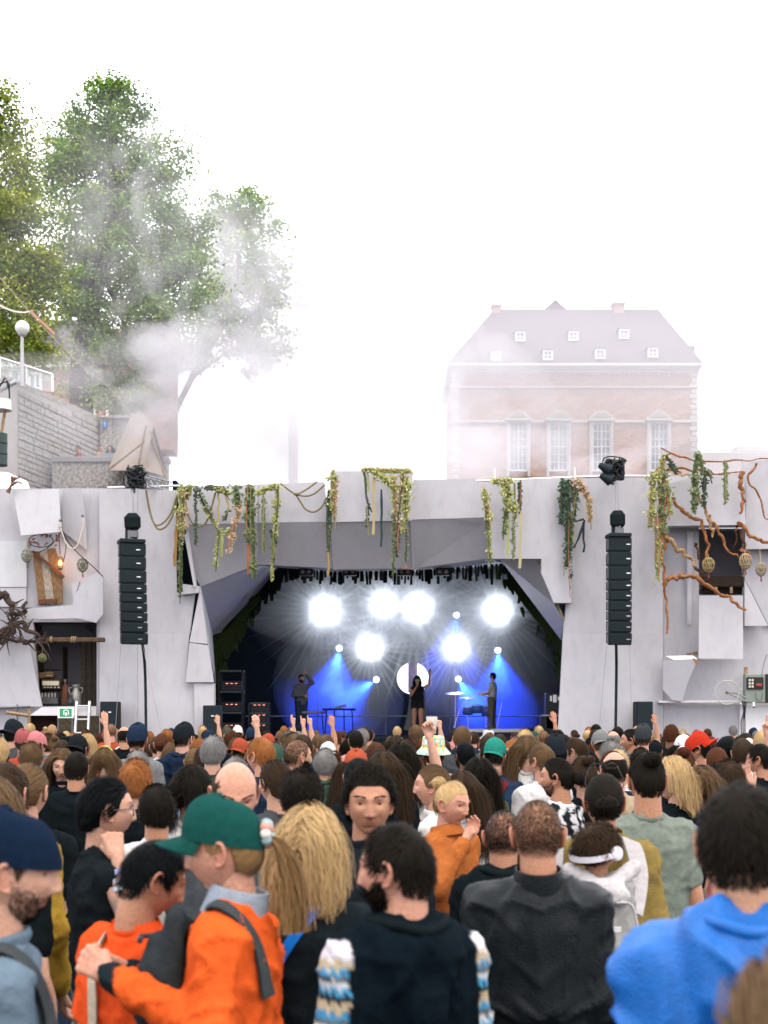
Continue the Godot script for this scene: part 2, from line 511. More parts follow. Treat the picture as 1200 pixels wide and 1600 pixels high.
func build_stage_inside() -> void:
	var t := thing("stage_house", "black draped stage interior behind the pale panels", "stage", Vector3(0, 0, -40))
	var drape := cloth("stage_drape", lin(0.008, 0.012, 0.016))
	var boxes := {
		"deck": [Vector3(0.25, DECK - 0.1, -39.8), Vector3(9.4, 0.2, 11.0)], "back_drape": [Vector3(0.25, 4.0, -45.3), Vector3(11.5, 8.0, 0.1)],
		"side_drape": [Vector3(-5.3, 4.0, -40.6), Vector3(0.1, 8.0, 9.3)], "ceiling": [Vector3(0.25, 7.4, -40.3), Vector3(11.4, 0.1, 10.0)],
	}
	for k in boxes:
		var g := G.new(); g.box(Transform3D(Basis.IDENTITY, boxes[k][0]), boxes[k][1])
		part(t, k, g, drape)
	var g2 := G.new(); g2.box(Transform3D(Basis.IDENTITY, Vector3(5.8, 4.0, -40.6)), Vector3(0.1, 8.0, 9.3)); part(t, "side_drape", g2, drape)
	g2 = G.new(); g2.box(Transform3D(Basis.IDENTITY, Vector3(0.25, 0.7, -34.6)), Vector3(8.6, 1.4, 0.08)); part(t, "deck_skirt", g2, drape)
	# burst lamps: a bright lens and fans of beams in the stage haze
	var bursts := [[508, 955, 2.4, 34, 2.5], [578, 1013, 1.9, 32, 1.3], [652, 952, 2.9, 40, 2.9], [712, 1013, 1.7, 42, 1.2], [776, 955, 2.5, 46, 2.5], [600, 945, 2.2, 22, 1.6]]
	var lens_m := lamp_mat("burst_lens", Color(0.95, 0.97, 1.0), 12.0)
	var body_m := shade("lamp_body", lin(0.015, 0.017, 0.02), 0.5)
	var q := RandomNumberGenerator.new(); q.seed = 4
	var nb := 0
	for b in bursts:
		var p := at(b[0], b[1], 42.0)
		var l := thing("burst_lamp", ["hazy white stage lamp above the performer holding his head", "low white stage lamp between the keyboards and the round light", "white stage lamp high over the round light", "white stage lamp with crisp rays over the drum kit", "large white stage lamp with long rays by the sloping drape", "white stage lamp hung near the middle of the stage"][nb], "lamp", p, "white stage lamps")
		nb += 1
		var g := G.new(); g.box(Transform3D(Basis.IDENTITY, p + Vector3(0, 0, -0.2)), Vector3(0.34, 0.34, 0.3), 0.04); part(l, "housing", g, body_m)
		g = G.new(); g.lathe(Transform3D(Basis(Vector3.RIGHT, PI / 2), p + Vector3(0, 0, 0.0)), [Vector2(0.0, 0.03), Vector2(0.1, 0.02), Vector2(0.14, 0.0), Vector2(0.15, -0.04)], 16); part(l, "lens", g, lens_m)
		g = G.new(); g.tube([p + Vector3(0, 0.1, -0.2), Vector3(p.x, 7.35, p.z - 0.2)], [0.02], 6); part(l, "hanger", g, body_m)
		var o := OmniLight3D.new()
		o.name = "glow"; o.light_energy = b[4]; o.light_color = Color(0.93, 0.96, 1.0); o.light_size = 0.12; o.omni_range = 30.0; o.omni_attenuation = 2.0; o.shadow_enabled = true
		l.add_child(o); o.position = Vector3(0, 0, 0.22)
		# haze hanging round the lamp
		var r: float = b[2]
		for k in 3:
			var rr: float = r * [0.42, 0.75, 1.25][k]
			fog("haze", p + Vector3(q.randf_range(-0.15, 0.15), q.randf_range(-0.1, 0.1), 0.4), Vector3(rr * 1.5, rr * 1.3, rr * 1.0), [0.035, 0.03, 0.02][k], 0, Basis.IDENTITY, Color(0.96, 0.97, 1.0), "", l)
		for k in b[3]:
			var a: float = TAU * (k + q.randf_range(-0.22, 0.22)) / b[3]
			var tilt := q.randf_range(0.12, 0.5)
			var dir := Vector3(cos(a), sin(a), tilt).normalized()
			var len := r * q.randf_range(0.7, 1.2)
			var bas := Basis(Quaternion(Vector3.UP, dir))
			fog("beam", p + Vector3(0, 0, 0.22) + dir * (len * 0.5 + 0.3), Vector3(r * 0.075, len, r * 0.075), 2.7, RenderingServer.FOG_VOLUME_SHAPE_CONE, bas, Color(0.96, 0.97, 1.0), "", l)
	# blue spots
	var blues := [[530, 1013, Vector3(-0.15, -1, 0.35), 0.055, 20.0], [588, 1062, Vector3(-0.9, -0.6, 0.3), 0.06, 16.0], [713, 961, Vector3(-0.12, -1, 0.3), 0.04, 14.0], [778, 1016, Vector3(0.02, -1, 0.45), 0.05, 20.0], [716, 1061, Vector3(0.45, -0.8, 0.5), 0.055, 16.0]]
	var blue_m := lamp_mat("blue_lens", Color(0.75, 0.85, 1.0), 14.0)
	var bl := ["blue stage spot shining down behind the performer with a hand on the head", "low blue stage spot above the keyboard table", "small blue stage spot between the big ray bursts", "blue stage spot shining down over the drummer", "low blue stage spot beside the drum kit"]
	for k in 5:
		var b: Array = blues[k]
		var p := at(b[0], b[1], 42.5)
		var l := thing("blue_spot", bl[k], "lamp", p, "blue stage spots")
		var dir: Vector3 = b[2].normalized()
		var g := G.new(); g.ball(Transform3D(Basis.from_scale(Vector3(0.085, 0.085, 0.05)), p), 8, 12); part(l, "lens", g, blue_m)
		g = G.new(); g.tube([p - dir * 0.02 + Vector3(0, 0, -0.08), p - dir * 0.3 + Vector3(0, 0, -0.1)], [0.12, 0.09], 10); part(l, "housing", g, body_m)
		g = G.new(); g.tube([p + Vector3(0, 0, -0.2), Vector3(p.x, 7.35, p.z - 0.3)], [0.02], 6); part(l, "hanger", g, body_m)
		var s := SpotLight3D.new()
		s.name = "glow"; s.light_color = Color(0.10, 0.28, 1.0); s.light_energy = b[4] * 1.9; s.spot_angle = 38.0; s.spot_range = 20.0; s.spot_attenuation = 2.0; s.light_size = 0.06; s.shadow_enabled = true
		s.spot_angle_attenuation = 0.6
		l.add_child(s); s.position = dir * 0.12
		s.look_at_from_position(p + dir * 0.12, p + dir * 3.0, Vector3.BACK if absf(dir.y) > 0.8 else Vector3.UP)
		var len := 1.5
		fog("beam", p + dir * (len * 0.5), Vector3(0.8, len, 0.8), 0.32, RenderingServer.FOG_VOLUME_SHAPE_CONE, Basis(Quaternion(Vector3.UP, -dir)), Color(0.95, 0.96, 1.0), "", l)
		fog("haze", p + dir * 1.2, Vector3(3.6, 3.8, 2.0), 0.08, 0, Basis.IDENTITY, Color(0.95, 0.96, 1.0), "", l)
	fog("stage_haze", at(600, 950, 41.6), Vector3(8.8, 2.7, 2.4), 0.14, 0, Basis.IDENTITY, Color(0.96, 0.97, 1.0), "thin white haze hanging under the stage roof")
	# round white light behind the singer
	var rp := at(645, 1060, 41.6)
	var ring := thing("round_light", "large round white glowing disc behind the singer", "light", rp)
	var g := G.new(); g.lathe(Transform3D(Basis(Vector3.RIGHT, PI / 2), rp), [Vector2(0, 0.03), Vector2(0.4, 0.025), Vector2(0.46, 0.0), Vector2(0.465, -0.04)], 40); part(ring, "disc", g, lamp_mat("disc_glow", Color(0.97, 0.97, 1.0), 1.2))
	g = G.new(); g.lathe(Transform3D(Basis(Vector3.RIGHT, PI / 2), rp), [Vector2(0.465, -0.05), Vector2(0.485, -0.02), Vector2(0.485, 0.02), Vector2(0.466, 0.028)], 40); part(ring, "rim", g, body_m)
	g = G.new(); g.tube([rp + Vector3(0, -0.4, -0.1), Vector3(rp.x, DECK, rp.z - 0.1)], [0.03], 8); part(ring, "stand", g, body_m)
	var band := shade("printed_band", lin(0.7, 0.66, 0.78), 0.7)
	band.uv1_triplanar = true; band.uv1_scale = Vector3(6, 6, 6)
	band.albedo_texture = noise_tex("band_print", 0.05, 3, Color(0.45, 0.3, 0.45), Color(1, 0.98, 1), 256)
	g = G.new(); g.box(Transform3D(Basis.IDENTITY, rp + Vector3(0, 0.03, 0.06)), Vector3(0.28, 0.9, 0.02)); part(ring, "printed_band", g, band)
	var al := AreaLight3D.new(); al.name = "glow"; al.area_size = Vector2(0.8, 0.8); al.light_energy = 0.5; al.light_color = Color(0.97, 0.97, 1.0); al.shadow_enabled = true
	ring.add_child(al); al.position = Vector3(0, 0, 0.09); al.rotation.y = PI
	build_backline()
func build_backline() -> void:
	var dark := shade("case_dark", lin(0.018, 0.022, 0.026), 0.55)
	var chrome := shade("chrome", lin(0.5, 0.52, 0.55), 0.25, {"metallic": 1.0})
	var led := lamp_mat("rack_led", Color(1.0, 0.45, 0.3), 1.5)
	# equipment racks
	for r in [[362, 1075, 0.62, 1.75, "tall open equipment rack with small red lights at the stage side"], [405, 1110, 0.5, 0.9, "low dark amplifier cabinet beside the tall rack"]]:
		var p := at(r[0], 1125, 37.6); p.y = DECK
		var t := thing("equipment_rack", r[4], "rack", p)
		for sx in [-1, 1]:
			for sz in [-1, 1]:
				var g := G.new(); g.box(Transform3D(Basis.IDENTITY, p + Vector3(sx * r[2] * 0.5, r[3] * 0.5, sz * 0.25)), Vector3(0.04, r[3], 0.04)); part(t, "post", g, dark)
		for k in 4:
			var g := G.new(); g.box(Transform3D(Basis.IDENTITY, p + Vector3(0, 0.08 + k * (r[3] - 0.1) / 3.0, 0)), Vector3(r[2] + 0.04, 0.04, 0.54)); part(t, "shelf", g, shade("rack_grey", lin(0.06, 0.07, 0.075), 0.5))
			if k < 3:
				g = G.new(); g.box(Transform3D(Basis.IDENTITY, p + Vector3(0, 0.24 + k * (r[3] - 0.1) / 3.0, -0.02)), Vector3(r[2] - 0.08, 0.26, 0.45), 0.01); var u := part(t, "amplifier", g, dark)
				for e in 3:
					g = G.new(); g.box(Transform3D(Basis.IDENTITY, p + Vector3(-0.1 + e * 0.12, 0.3 + k * (r[3] - 0.1) / 3.0, 0.22)), Vector3(0.06, 0.012, 0.01)); part(u, "indicator_light", g, led)
	# road cases at the far side
	var p2 := at(862, 1125, 37.4); p2.y = DECK
	var rc := thing("road_case", "stacked dark road cases with a white stencilled mark by the stage side", "case", p2)
	for e in [[0.55, 0.5], [0.95, 0.3]]:
		var g := G.new(); g.box(Transform3D(Basis.IDENTITY, p2 + Vector3(0.05, e[0] * 0.5 + (0.0 if e[0] < 0.9 else 0.2), 0)), Vector3(0.7 if e[0] < 0.9 else 0.45, e[0], 0.5), 0.02); part(rc, "case", g, dark)
	var gr := G.new(); gr.box(Transform3D(Basis.IDENTITY, p2 + Vector3(0.05, 0.56, 0.26)), Vector3(0.7, 0.03, 0.02)); part(rc, "edge_trim", gr, chrome)
	for b in [[-0.1, 1.0, 0.05, 0.14], [0.0, 1.0, 0.09, 0.2], [0.1, 1.0, 0.04, 0.1]]:
		gr = G.new(); gr.box(Transform3D(Basis.IDENTITY, p2 + Vector3(0.05 + b[0], b[1], 0.26)), Vector3(b[2], b[3], 0.01)); part(rc, "stencil_mark", gr, shade("stencil", lin(0.7, 0.7, 0.7)))
	# keyboard table with trestles
	var kp := at(530, 1125, 40.4); kp.y = DECK
	var kt := thing("keyboard_table", "black keyboard table with a small mixer on top", "table", kp)
	var g := G.new(); g.box(Transform3D(Basis.IDENTITY, kp + Vector3(0, 0.74, 0)), Vector3(0.95, 0.06, 0.4), 0.01); part(kt, "table_top", g, dark)
	for x in [-0.4, -0.15, 0.15, 0.4]:
		g = G.new(); g.tube([kp + Vector3(x, 0, 0.1), kp + Vector3(x * 0.9, 0.72, 0)], [0.02], 6); part(kt, "leg", g, dark)
	g = G.new(); g.box(Transform3D(Basis(Vector3.FORWARD, -0.2), kp + Vector3(0.05, 0.82, 0)), Vector3(0.3, 0.08, 0.25), 0.01); part(kt, "mixer", g, shade("mixer_grey", lin(0.2, 0.2, 0.25), 0.5))
	var kb := thing("keyboard_stand", "lower keyboard on a thin stand behind the mixer table", "keyboard", kp + Vector3(-0.75, 0, -0.3))
	g = G.new(); g.box(Transform3D(Basis.IDENTITY, kp + Vector3(-0.75, 0.66, -0.3)), Vector3(0.8, 0.07, 0.3), 0.01); part(kb, "keyboard", g, shade("mixer_grey", Color.WHITE))
	for x in [-0.3, 0.3]:
		g = G.new(); g.tube([kp + Vector3(-0.75 + x, 0, -0.3), kp + Vector3(-0.75 + x * 0.8, 0.64, -0.3)], [0.018], 6); part(kb, "leg", g, dark)
	# drum kit
	var dp := at(742, 1125, 39.8); dp.y = DECK
	var riser := thing("drum_riser", "low white-edged riser under the drum kit", "riser", dp)
	g = G.new(); g.box(Transform3D(Basis.IDENTITY, dp + Vector3(0.45, 0.1, 0)), Vector3(1.7, 0.2, 1.2), 0.01); part(riser, "platform", g, dark)
	g = G.new(); g.box(Transform3D(Basis.IDENTITY, dp + Vector3(0.45, 0.15, 0.61)), Vector3(1.7, 0.09, 0.02)); part(riser, "edge_strip", g, shade("white_edge", lin(0.6, 0.6, 0.62)))
	var kit := thing("drum_kit", "drum kit with thin cymbals on stands in blue light", "drum kit", dp + Vector3(0.1, 0.2, 0))
	for c in [[-0.55, 1.0, 0.0, 0.28], [-0.2, 0.86, 0.1, 0.24], [0.3, 0.95, 0.15, 0.22]]:
		var cp: Vector3 = dp + Vector3(c[0], 0.2 + c[1], c[2])
		g = G.new(); g.lathe(Transform3D(Basis(Vector3(1, 0, 0.3).normalized(), 0.16), cp), [Vector2(0.0, 0.03), Vector2(0.04, 0.02), Vector2(0.06, 0.006), Vector2(c[3], -0.01), Vector2(c[3], -0.016), Vector2(0, -0.01)], 24)
		var cy := part(kit, "cymbal", g, shade("brass", lin(0.55, 0.5, 0.35), 0.3, {"metallic": 1.0}))
		g = G.new(); g.tube([cp, Vector3(cp.x, dp.y + 0.2, cp.z)], [0.014], 6); part(cy, "stand", g, chrome)
	for c in [[0.05, 0.55, 0.1, 0.16, 0.2], [0.35, 0.5, 0.2, 0.18, 0.25], [-0.2, 0.5, 0.05, 0.15, 0.2]]:
		g = G.new(); g.lathe(Transform3D(Basis(Vector3.RIGHT, 0.2), dp + Vector3(c[0], 0.2 + c[1], c[2])), [Vector2(0, c[4] * 0.5), Vector2(c[3], c[4] * 0.5), Vector2(c[3], -c[4] * 0.5), Vector2(0, -c[4] * 0.5)], 20); part(kit, "drum", g, shade("drum_shell", lin(0.05, 0.09, 0.3), 0.3))
	for c in [[-0.6, -0.35, 0.5], [0.6, 0.75, 0.1]]:
		g = G.new(); g.tube([dp + Vector3(c[0], 0.2, 0.2), dp + Vector3(c[1] * 0.5 + c[0] * 0.5, 0.6, 0.15), dp + Vector3(c[1], 0.9, 0.1)], [0.012], 6); part(kit, "boom", g, chrome)
	# front edge bars and uprights of the riser rail
	var fr := thing("riser_rail", "thin grey rail running along the back of the stage deck", "rail", Vector3(0.4, DECK, -41.0))
	g = G.new(); g.tube([Vector3(-4.0, DECK + 0.55, -41), Vector3(4.6, DECK + 0.55, -41)], [0.02], 6); part(fr, "bar", g, shade("rail_grey", lin(0.16, 0.17, 0.18), 0.5))
	for x in [-1.9, 0.05, 1.9, 3.0]:
		g = G.new(); g.tube([Vector3(x, DECK, -41), Vector3(x, DECK + 1.0, -41)], [0.018], 6); part(fr, "post", g, shade("rail_grey", Color.WHITE))
	# floor speakers in front of the wall
	for s in [[169, 1096, 27, "black floor speaker by the ladder", 33.2], [330, 1102, 27, "black floor speaker at the corner of the stage opening", 33.2], [1008, 1096, 26, "black floor speaker against the pale wall below the hanging speakers", 33.2]]:
		var p := at(s[0], s[1], s[4])
		var b := Vector3(p.x, 0, p.z)
		var t := thing("floor_speaker", s[3], "speaker", b, "black floor speakers")
		var w: float = s[2] / LENS * s[4]
		g = G.new(); g.box(Transform3D(Basis.IDENTITY, Vector3(p.x, p.y - 0.5, p.z - 0.3)), Vector3(w, 1.0, 0.5), 0.02); part(t, "cabinet", g, shade("speaker_black", lin(0.008, 0.013, 0.016), 0.75))
		g = G.new(); g.box(Transform3D(Basis.IDENTITY, Vector3(p.x, p.y - 0.5, p.z - 0.04)), Vector3(w - 0.05, 0.94, 0.02), 0.005); part(t, "grille", g, shade("grille_black", lin(0.012, 0.018, 0.022), 0.9))
		g = G.new(); g.box(Transform3D(Basis.IDENTITY, Vector3(p.x + 0.03, p.y - 0.86 if s[0] > 900 else p.y - 0.25, p.z - 0.027)), Vector3(0.07, 0.025, 0.01)); part(t, "badge", g, alu_m())
		g = G.new(); g.box(Transform3D(Basis.IDENTITY, Vector3(p.x, (p.y - 1.0) * 0.5, p.z - 0.3)), Vector3(w, p.y - 1.0, 0.5), 0.02); part(t, "subwoofer", g, shade("speaker_black", Color.BLACK))
func alu_m() -> StandardMaterial3D:
	return shade("aluminium", lin(0.62, 0.62, 0.65), 0.35, {"metallic": 0.85})
# ---------------------------------------------------------------- wing with the barred door and the shelf niche
func rod(t: Node3D, called: String, px: Array, d: float, r: Array, m: Material, sides := 7) -> MeshInstance3D:
	var g := G.new(); g.tube(outline(px, d), r, sides)
	return part(t, called, g, m)
func blk(t: Node3D, called: String, x0: float, y0: float, x1: float, y1: float, d: float, depth: float, m: Material, bevel := 0.01, roll := 0.0) -> MeshInstance3D:
	var a := at(x0, y0, d)
	var b := at(x1, y1, d)
	var g := G.new()
	g.box(Transform3D(Basis(Vector3.BACK, roll), Vector3((a.x + b.x) / 2, (a.y + b.y) / 2, -d - depth / 2)), Vector3(absf(b.x - a.x), absf(b.y - a.y), depth), bevel)
	return part(t, called, g, m)
func crooked(px: Array, d: float, steps: int, wob: float, q: RandomNumberGenerator) -> Array:
	var o := []
	for k in px.size() - 1:
		var a := at(px[k][0], px[k][1], px[k][2] if px[k].size() > 2 else d)
		var b := at(px[k + 1][0], px[k + 1][1], px[k + 1][2] if px[k + 1].size() > 2 else d)
		for s in steps: o.append(a.lerp(b, float(s) / steps) + Vector3(q.randf_range(-wob, wob), q.randf_range(-wob, wob), q.randf_range(-wob, wob)))
	o.append(at(px[-1][0], px[-1][1], px[-1][2] if px[-1].size() > 2 else d))
	return o
func smooth(p: Array) -> Array:
	var c := Curve3D.new()
	for k in p.size():
		var t: Vector3 = (p[mini(k + 1, p.size() - 1)] - p[maxi(k - 1, 0)]) / 6.0
		c.add_point(p[k], -t, t)
	var o := []
	for k in p.size() * 4 - 3: o.append(c.sample(k / 4 if k < p.size() * 4 - 4 else p.size() - 2, (k % 4) / 4.0 if k < p.size() * 4 - 4 else 1.0))
	return o
func build_left_wing() -> void:
	var q := RandomNumberGenerator.new(); q.seed = 31
	facade = thing("side_building", "pale angular set wall with a barred wooden door and a dark shelf niche", "set wall", at(80, 1252, 34))
	panel([[-90, 764], [154.5, 763], [154.5, 972], [-90, 972]], 34.2, 0.1)
	panel([[-90, 972.5], [52, 972.5], [62, 1103], [-90, 1103]], 34.2, 0.1)
	panel([[-90, 1103.5], [154.5, 1103.5], [154.5, 1118], [-90, 1118]], 34.2, 0.1)
	panel([[-90, 1118.5], [47, 1118.5], [47, 1252], [-90, 1252]], 34.2, 0.1)
	panel([[92, 1118.5], [154.5, 1118.5], [154.5, 1252], [92, 1252]], 34.2, 0.1, timber("old_board", lin(0.16, 0.13, 0.09)))
	panel([[151, 972.5], [154.5, 972.5], [154.5, 1103], [151, 1103]], 34.2, 0.1)
	panel([[20, 767, 33.75], [92, 764, 33.75], [95, 831, 33.55], [33, 837, 33.55]], 33.6, 0.06)
	panel([[97, 764, 33.95], [127, 764, 33.9], [133, 800, 34.0], [136, 860, 34.1], [98, 830, 34.05]], 34, 0.05)
	panel([[-90, 846], [41.5, 845], [41.5, 917], [-90, 918]], 34.1, 0.06, paint("grey_patch", lin(0.47, 0.48, 0.5)))
	panel([[-90, 919], [41, 918], [41, 948], [-90, 948]], 34.12, 0.06)
	panel([[41, 951, 33.6], [113, 945, 33.6], [118, 928, 33.55], [133, 905, 33.5], [152, 894, 33.5], [161, 902, 33.5], [161, 960, 33.55], [150, 973, 33.6], [122, 966, 33.55], [44, 968, 33.6]], 33.5, 0.08)
	panel([[112, 912], [124, 909], [122, 916], [115, 943]], 33.66, 0.1)
	panel([[-90, 1008], [45, 1003], [66, 1104], [-90, 1104]], 33.8, 0.07)
	panel([[-90, 950, 33.9], [32, 952, 33.9], [46, 1002, 34.15], [-90, 1006, 34.15]], 34, 0.05)
	panel([[46, 1118, 33.6], [65, 1105, 33.75], [150, 1104, 33.75], [150, 1118, 33.6]], 33.7, 0.05)
	# niche: back, sides, floor
	var nd := wall_paint
	panel([[40, 955], [165, 955], [165, 1115], [40, 1115]], 36.8, 0.05, nd, "niche_back")
	panel([[40, 1103], [160, 1103], [160, 1103.2, 36.8], [40, 1103.2, 36.8]], 34.25, 0.04, nd, "niche_floor")
	panel([[40, 972], [160, 972], [160, 973, 36.8], [40, 973, 36.8]], 34.3, 0.04, nd, "niche_lid")
	panel([[50, 965, 34.3], [50, 1110, 34.3], [50, 1110, 36.8], [50, 965, 36.8]], 34.3, 0.04, nd, "niche_side")
	panel([[155, 965, 34.3], [155, 1110, 34.3], [155, 1110, 36.8], [155, 965, 36.8]], 34.3, 0.04, nd, "niche_side")
	panel([[66, 975], [125, 974], [151, 995], [66, 998]], 34.25, 0.04, cloth("awning_black", lin(0.02, 0.022, 0.025)), "awning")
	for k in 3:
		panel([[126 + k * 8.4, 1003], [133.8 + k * 8.4, 1003], [133.6 + k * 8.4, 1103], [126.2 + k * 8.4, 1103]], 34.5 + 0.04 * k, 0.04, timber("dark_plank", lin(0.055, 0.04, 0.03)), "plank")
	panel([[47, 1112], [93, 1112], [93, 1252], [47, 1252]], 34.6, 0.04, shade("rust_dark", lin(0.035, 0.014, 0.01), 0.9), "niche_back")
	var wood := timber("weathered_wood", lin(0.33, 0.2, 0.1))
	var wood2 := timber("grey_wood", lin(0.52, 0.48, 0.42))
	var wood3 := timber("beam_wood", lin(0.16, 0.1, 0.06), Vector3(0.6, 6, 6))
	# barred door of old boards
	var dr := thing("boarded_door", "crooked door of old brown boards with a diagonal bar", "door", at(75, 945, 33.9))
	for b in [[[50, 860], [62, 862], [72, 945], [60, 946], [57, 915]], [[62, 861], [74, 858], [86, 944], [72.6, 945]], [[74, 858], [86, 856], [97, 900], [97.5, 943], [86.6, 944]]]:
		var g := G.new(); g.slab(outline(b, 33.98 + 0.02 * q.randf()), Vector3(0, 0, -0.05)); part(dr, "plank", g, wood2 if b[0][0] == 62 else wood)
	for b in [[[49, 862], [53, 860], [101, 900], [98, 904]], [[60, 937], [88, 935], [88, 942], [60, 944]]]:
		var g := G.new(); g.slab(outline(b, 33.9), Vector3(0, 0, -0.04)); part(dr, "bar", g, timber("red_bar", lin(0.2, 0.085, 0.05), Vector3(3, 3, 3)))
	var wr := thing("leaf_wreath", "dry red-leaved wire wreath above the boarded door", "wreath", at(64, 843, 33.9))
	var gw := G.new()
	var ringp := []
	for k in 25: ringp.append(at(64 + 19 * cos(TAU * k / 24), 845 + 10 * sin(TAU * k / 24), 33.85 + 0.03 * sin(k * 1.7)))
	gw.tube(ringp, [0.012], 5); part(wr, "wire", gw, shade("wire_dark", lin(0.03, 0.03, 0.03), 0.6))
	for k in 34:
		var p: Vector3 = ringp[q.randi() % 24] + Vector3(q.randf_range(-0.1, 0.1), q.randf_range(-0.07, 0.07), 0.03)
		var g := G.new(); var nn := Vector3(q.randf_range(-0.5, 0.5), q.randf_range(-0.4, 0.6), 1).normalized()
		g.ribbon([p, p + Vector3(0.03, 0.02, 0.01), p + Vector3(0.07, 0.03, 0)], [0.01, 0.05, 0.005], [nn, nn, nn])
		part(wr, "leaf", g, shade("red_leaf", lin(0.22, 0.05, 0.04)) if q.randf() < 0.6 else shade("brown_leaf", lin(0.1, 0.07, 0.05)))
	# hanging lanterns and cables
	lantern(at(42, 868, 33.6), 0.13, "round grey wire lantern beside the boarded door", lin(0.2, 0.2, 0.17), at(43, 838, 33.6))
	lantern(at(129, 883, 33.6), 0.13, "small olive lantern hanging from a white rope by the folded panel", lin(0.16, 0.17, 0.12), at(129, 812, 33.6))
	var bl := thing("brass_lantern", "small lit brass lantern beside the diagonal bar of the door", "lantern", at(94, 880, 33.7))
	var gl := G.new(); gl.lathe(Transform3D(Basis.IDENTITY, at(94, 880, 33.7)), [Vector2(0, 0.17), Vector2(0.05, 0.15), Vector2(0.07, 0.1), Vector2(0.075, 0.08)], 10); part(bl, "cap", gl, shade("old_brass", lin(0.2, 0.13, 0.06), 0.5, {"metallic": 0.7}))
	gl = G.new(); gl.ball(Transform3D(Basis.from_scale(Vector3(0.05, 0.06, 0.05)), at(94, 880, 33.7)), 8, 10); part(bl, "bulb", gl, lamp_mat("warm_bulb", Color(1.0, 0.62, 0.25), 4.0))
	for k in 4:
		gl = G.new(); var c := at(94, 880, 33.7) + Vector3(0.065 * cos(k * PI / 2 + 0.4), 0, 0.065 * sin(k * PI / 2 + 0.4)); gl.tube([c + Vector3(0, -0.12, 0), c + Vector3(0, 0.09, 0)], [0.008], 5); part(bl, "strut", gl, mats["old_brass"])
	gl = G.new(); gl.lathe(Transform3D(Basis.IDENTITY, at(94, 880, 33.7)), [Vector2(0.0, -0.17), Vector2(0.06, -0.14), Vector2(0.075, -0.11), Vector2(0, -0.11)], 10); part(bl, "foot", gl, mats["old_brass"])
	var lo := OmniLight3D.new(); lo.name = "glow"; lo.light_energy = 0.1; lo.light_color = Color(1, 0.65, 0.3); lo.light_size = 0.03; lo.shadow_enabled = true; lo.omni_range = 8; lo.omni_attenuation = 2.0; bl.add_child(lo)
	var cable := shade("cable_black", lin(0.012, 0.015, 0.018), 0.6)
	var rope := shade("rope_pale", lin(0.5, 0.45, 0.36), 0.9)
	for c in [[[[97, 828], [104, 843], [115, 857], [130, 872], [145, 885], [161, 901]], "thin black cable sloping down to the folded panel", cable, 0.012], [[[92, 833], [93, 850], [94, 866]], "black cable carrying the brass lantern", cable, 0.01], [[[101, 838], [103, 855], [99, 878]], "loose black cable end beside the brass lantern", cable, 0.01], [[[95, 832], [80, 852], [62, 862], [48, 862]], "drooping black cable crossing the leaf wreath", cable, 0.01], [[[95, 825], [103, 848], [112, 857], [121, 852], [129, 825], [130, 812]], "slack white rope between two small pulleys", rope, 0.018]]:
		solo("cable" if c[2] == cable else "rope", tube_of(smooth(outline(c[0], 33.5)), c[3]), c[2], c[1], "cable" if c[2] == cable else "rope")
	for p in [[94, 820], [129, 813]]:
		var t := thing("pulley", "small pale rope pulley on the %s panel" % ("folded" if p[0] > 100 else "square tilted"), "pulley", at(p[0], p[1], 33.5))
		blk(t, "block", p[0] - 2, p[1] - 4, p[0] + 2, p[1] + 4, 33.5, 0.05, shade("pulley_grey", lin(0.4, 0.38, 0.36), 0.6), 0.01)
		var g := G.new(); g.ball(Transform3D(Basis.from_scale(Vector3(0.035, 0.035, 0.02)), at(p[0], p[1] - 7, 33.5)), 6, 8); part(t, "hook", g, shade("steel_dark", Color.BLACK))
	# beam tied with rope over the niche
	var bm := thing("tied_beam", "brown timber beam tied with cord across the niche top", "beam", at(115, 1000, 33.5))
	blk(bm, "beam", 66, 996, 163, 1003, 33.4, 0.14, wood3, 0.015)
	for x in [79, 81, 112, 115, 118]:
		var g := G.new(); var pp := []
		for k in 9: pp.append(at(x + 0.6 * sin(k), 999.6, 33.47) + Vector3(0, 0.075 * cos(TAU * k / 8), 0.09 * sin(TAU * k / 8)))
		g.tube(pp, [0.01], 5, false); part(bm, "cord", g, shade("cord_tan", lin(0.35, 0.26, 0.15), 0.9))
	# what stands in the niche
	var sh := thing("niche_shelf", "dark shelf unit in the niche behind the radios", "shelf", at(78, 1103, 34.8))
	for y in [1045, 1060, 1078, 1102]: blk(sh, "board", 60, y, 98, y + 1.6, 34.6, 0.5, timber("dark_plank", Color.BLACK), 0.004)
	for x in [59.5, 97]: blk(sh, "upright", x, 1010, x + 1.5, 1103, 34.6, 0.5, timber("dark_plank", Color.BLACK), 0.004)
	var rd := thing("old_radio", "large wooden radio with a cream dial on the niche shelf", "radio", at(79, 1078, 34.5))
	blk(rd, "case", 64, 1061, 95, 1077.5, 34.4, 0.35, timber("radio_wood", lin(0.07, 0.045, 0.03)), 0.02)
	blk(rd, "dial", 66, 1064, 92, 1071, 34.38, 0.02, shade("cream_dial", lin(0.55, 0.5, 0.38), 0.5), 0.004)
	for x in [68, 73, 78, 84, 90]: blk(rd, "button", x, 1073, x + 3, 1075, 34.37, 0.03, shade("ivory", lin(0.4, 0.36, 0.28), 0.5), 0.004)
	var rd2 := thing("small_radio", "small tan radio lying on top of the wooden radio shelf", "radio", at(70, 1060, 34.5))
	blk(rd2, "case", 60, 1050, 83, 1059.5, 34.4, 0.3, timber("tan_case", lin(0.24, 0.15, 0.08)), 0.02, 0.08)
	for k in 5: blk(rd2, "key", 72 + k * 2, 1055, 73.4 + k * 2, 1056.2, 34.38, 0.03, shade("ivory", Color.WHITE), 0.003)
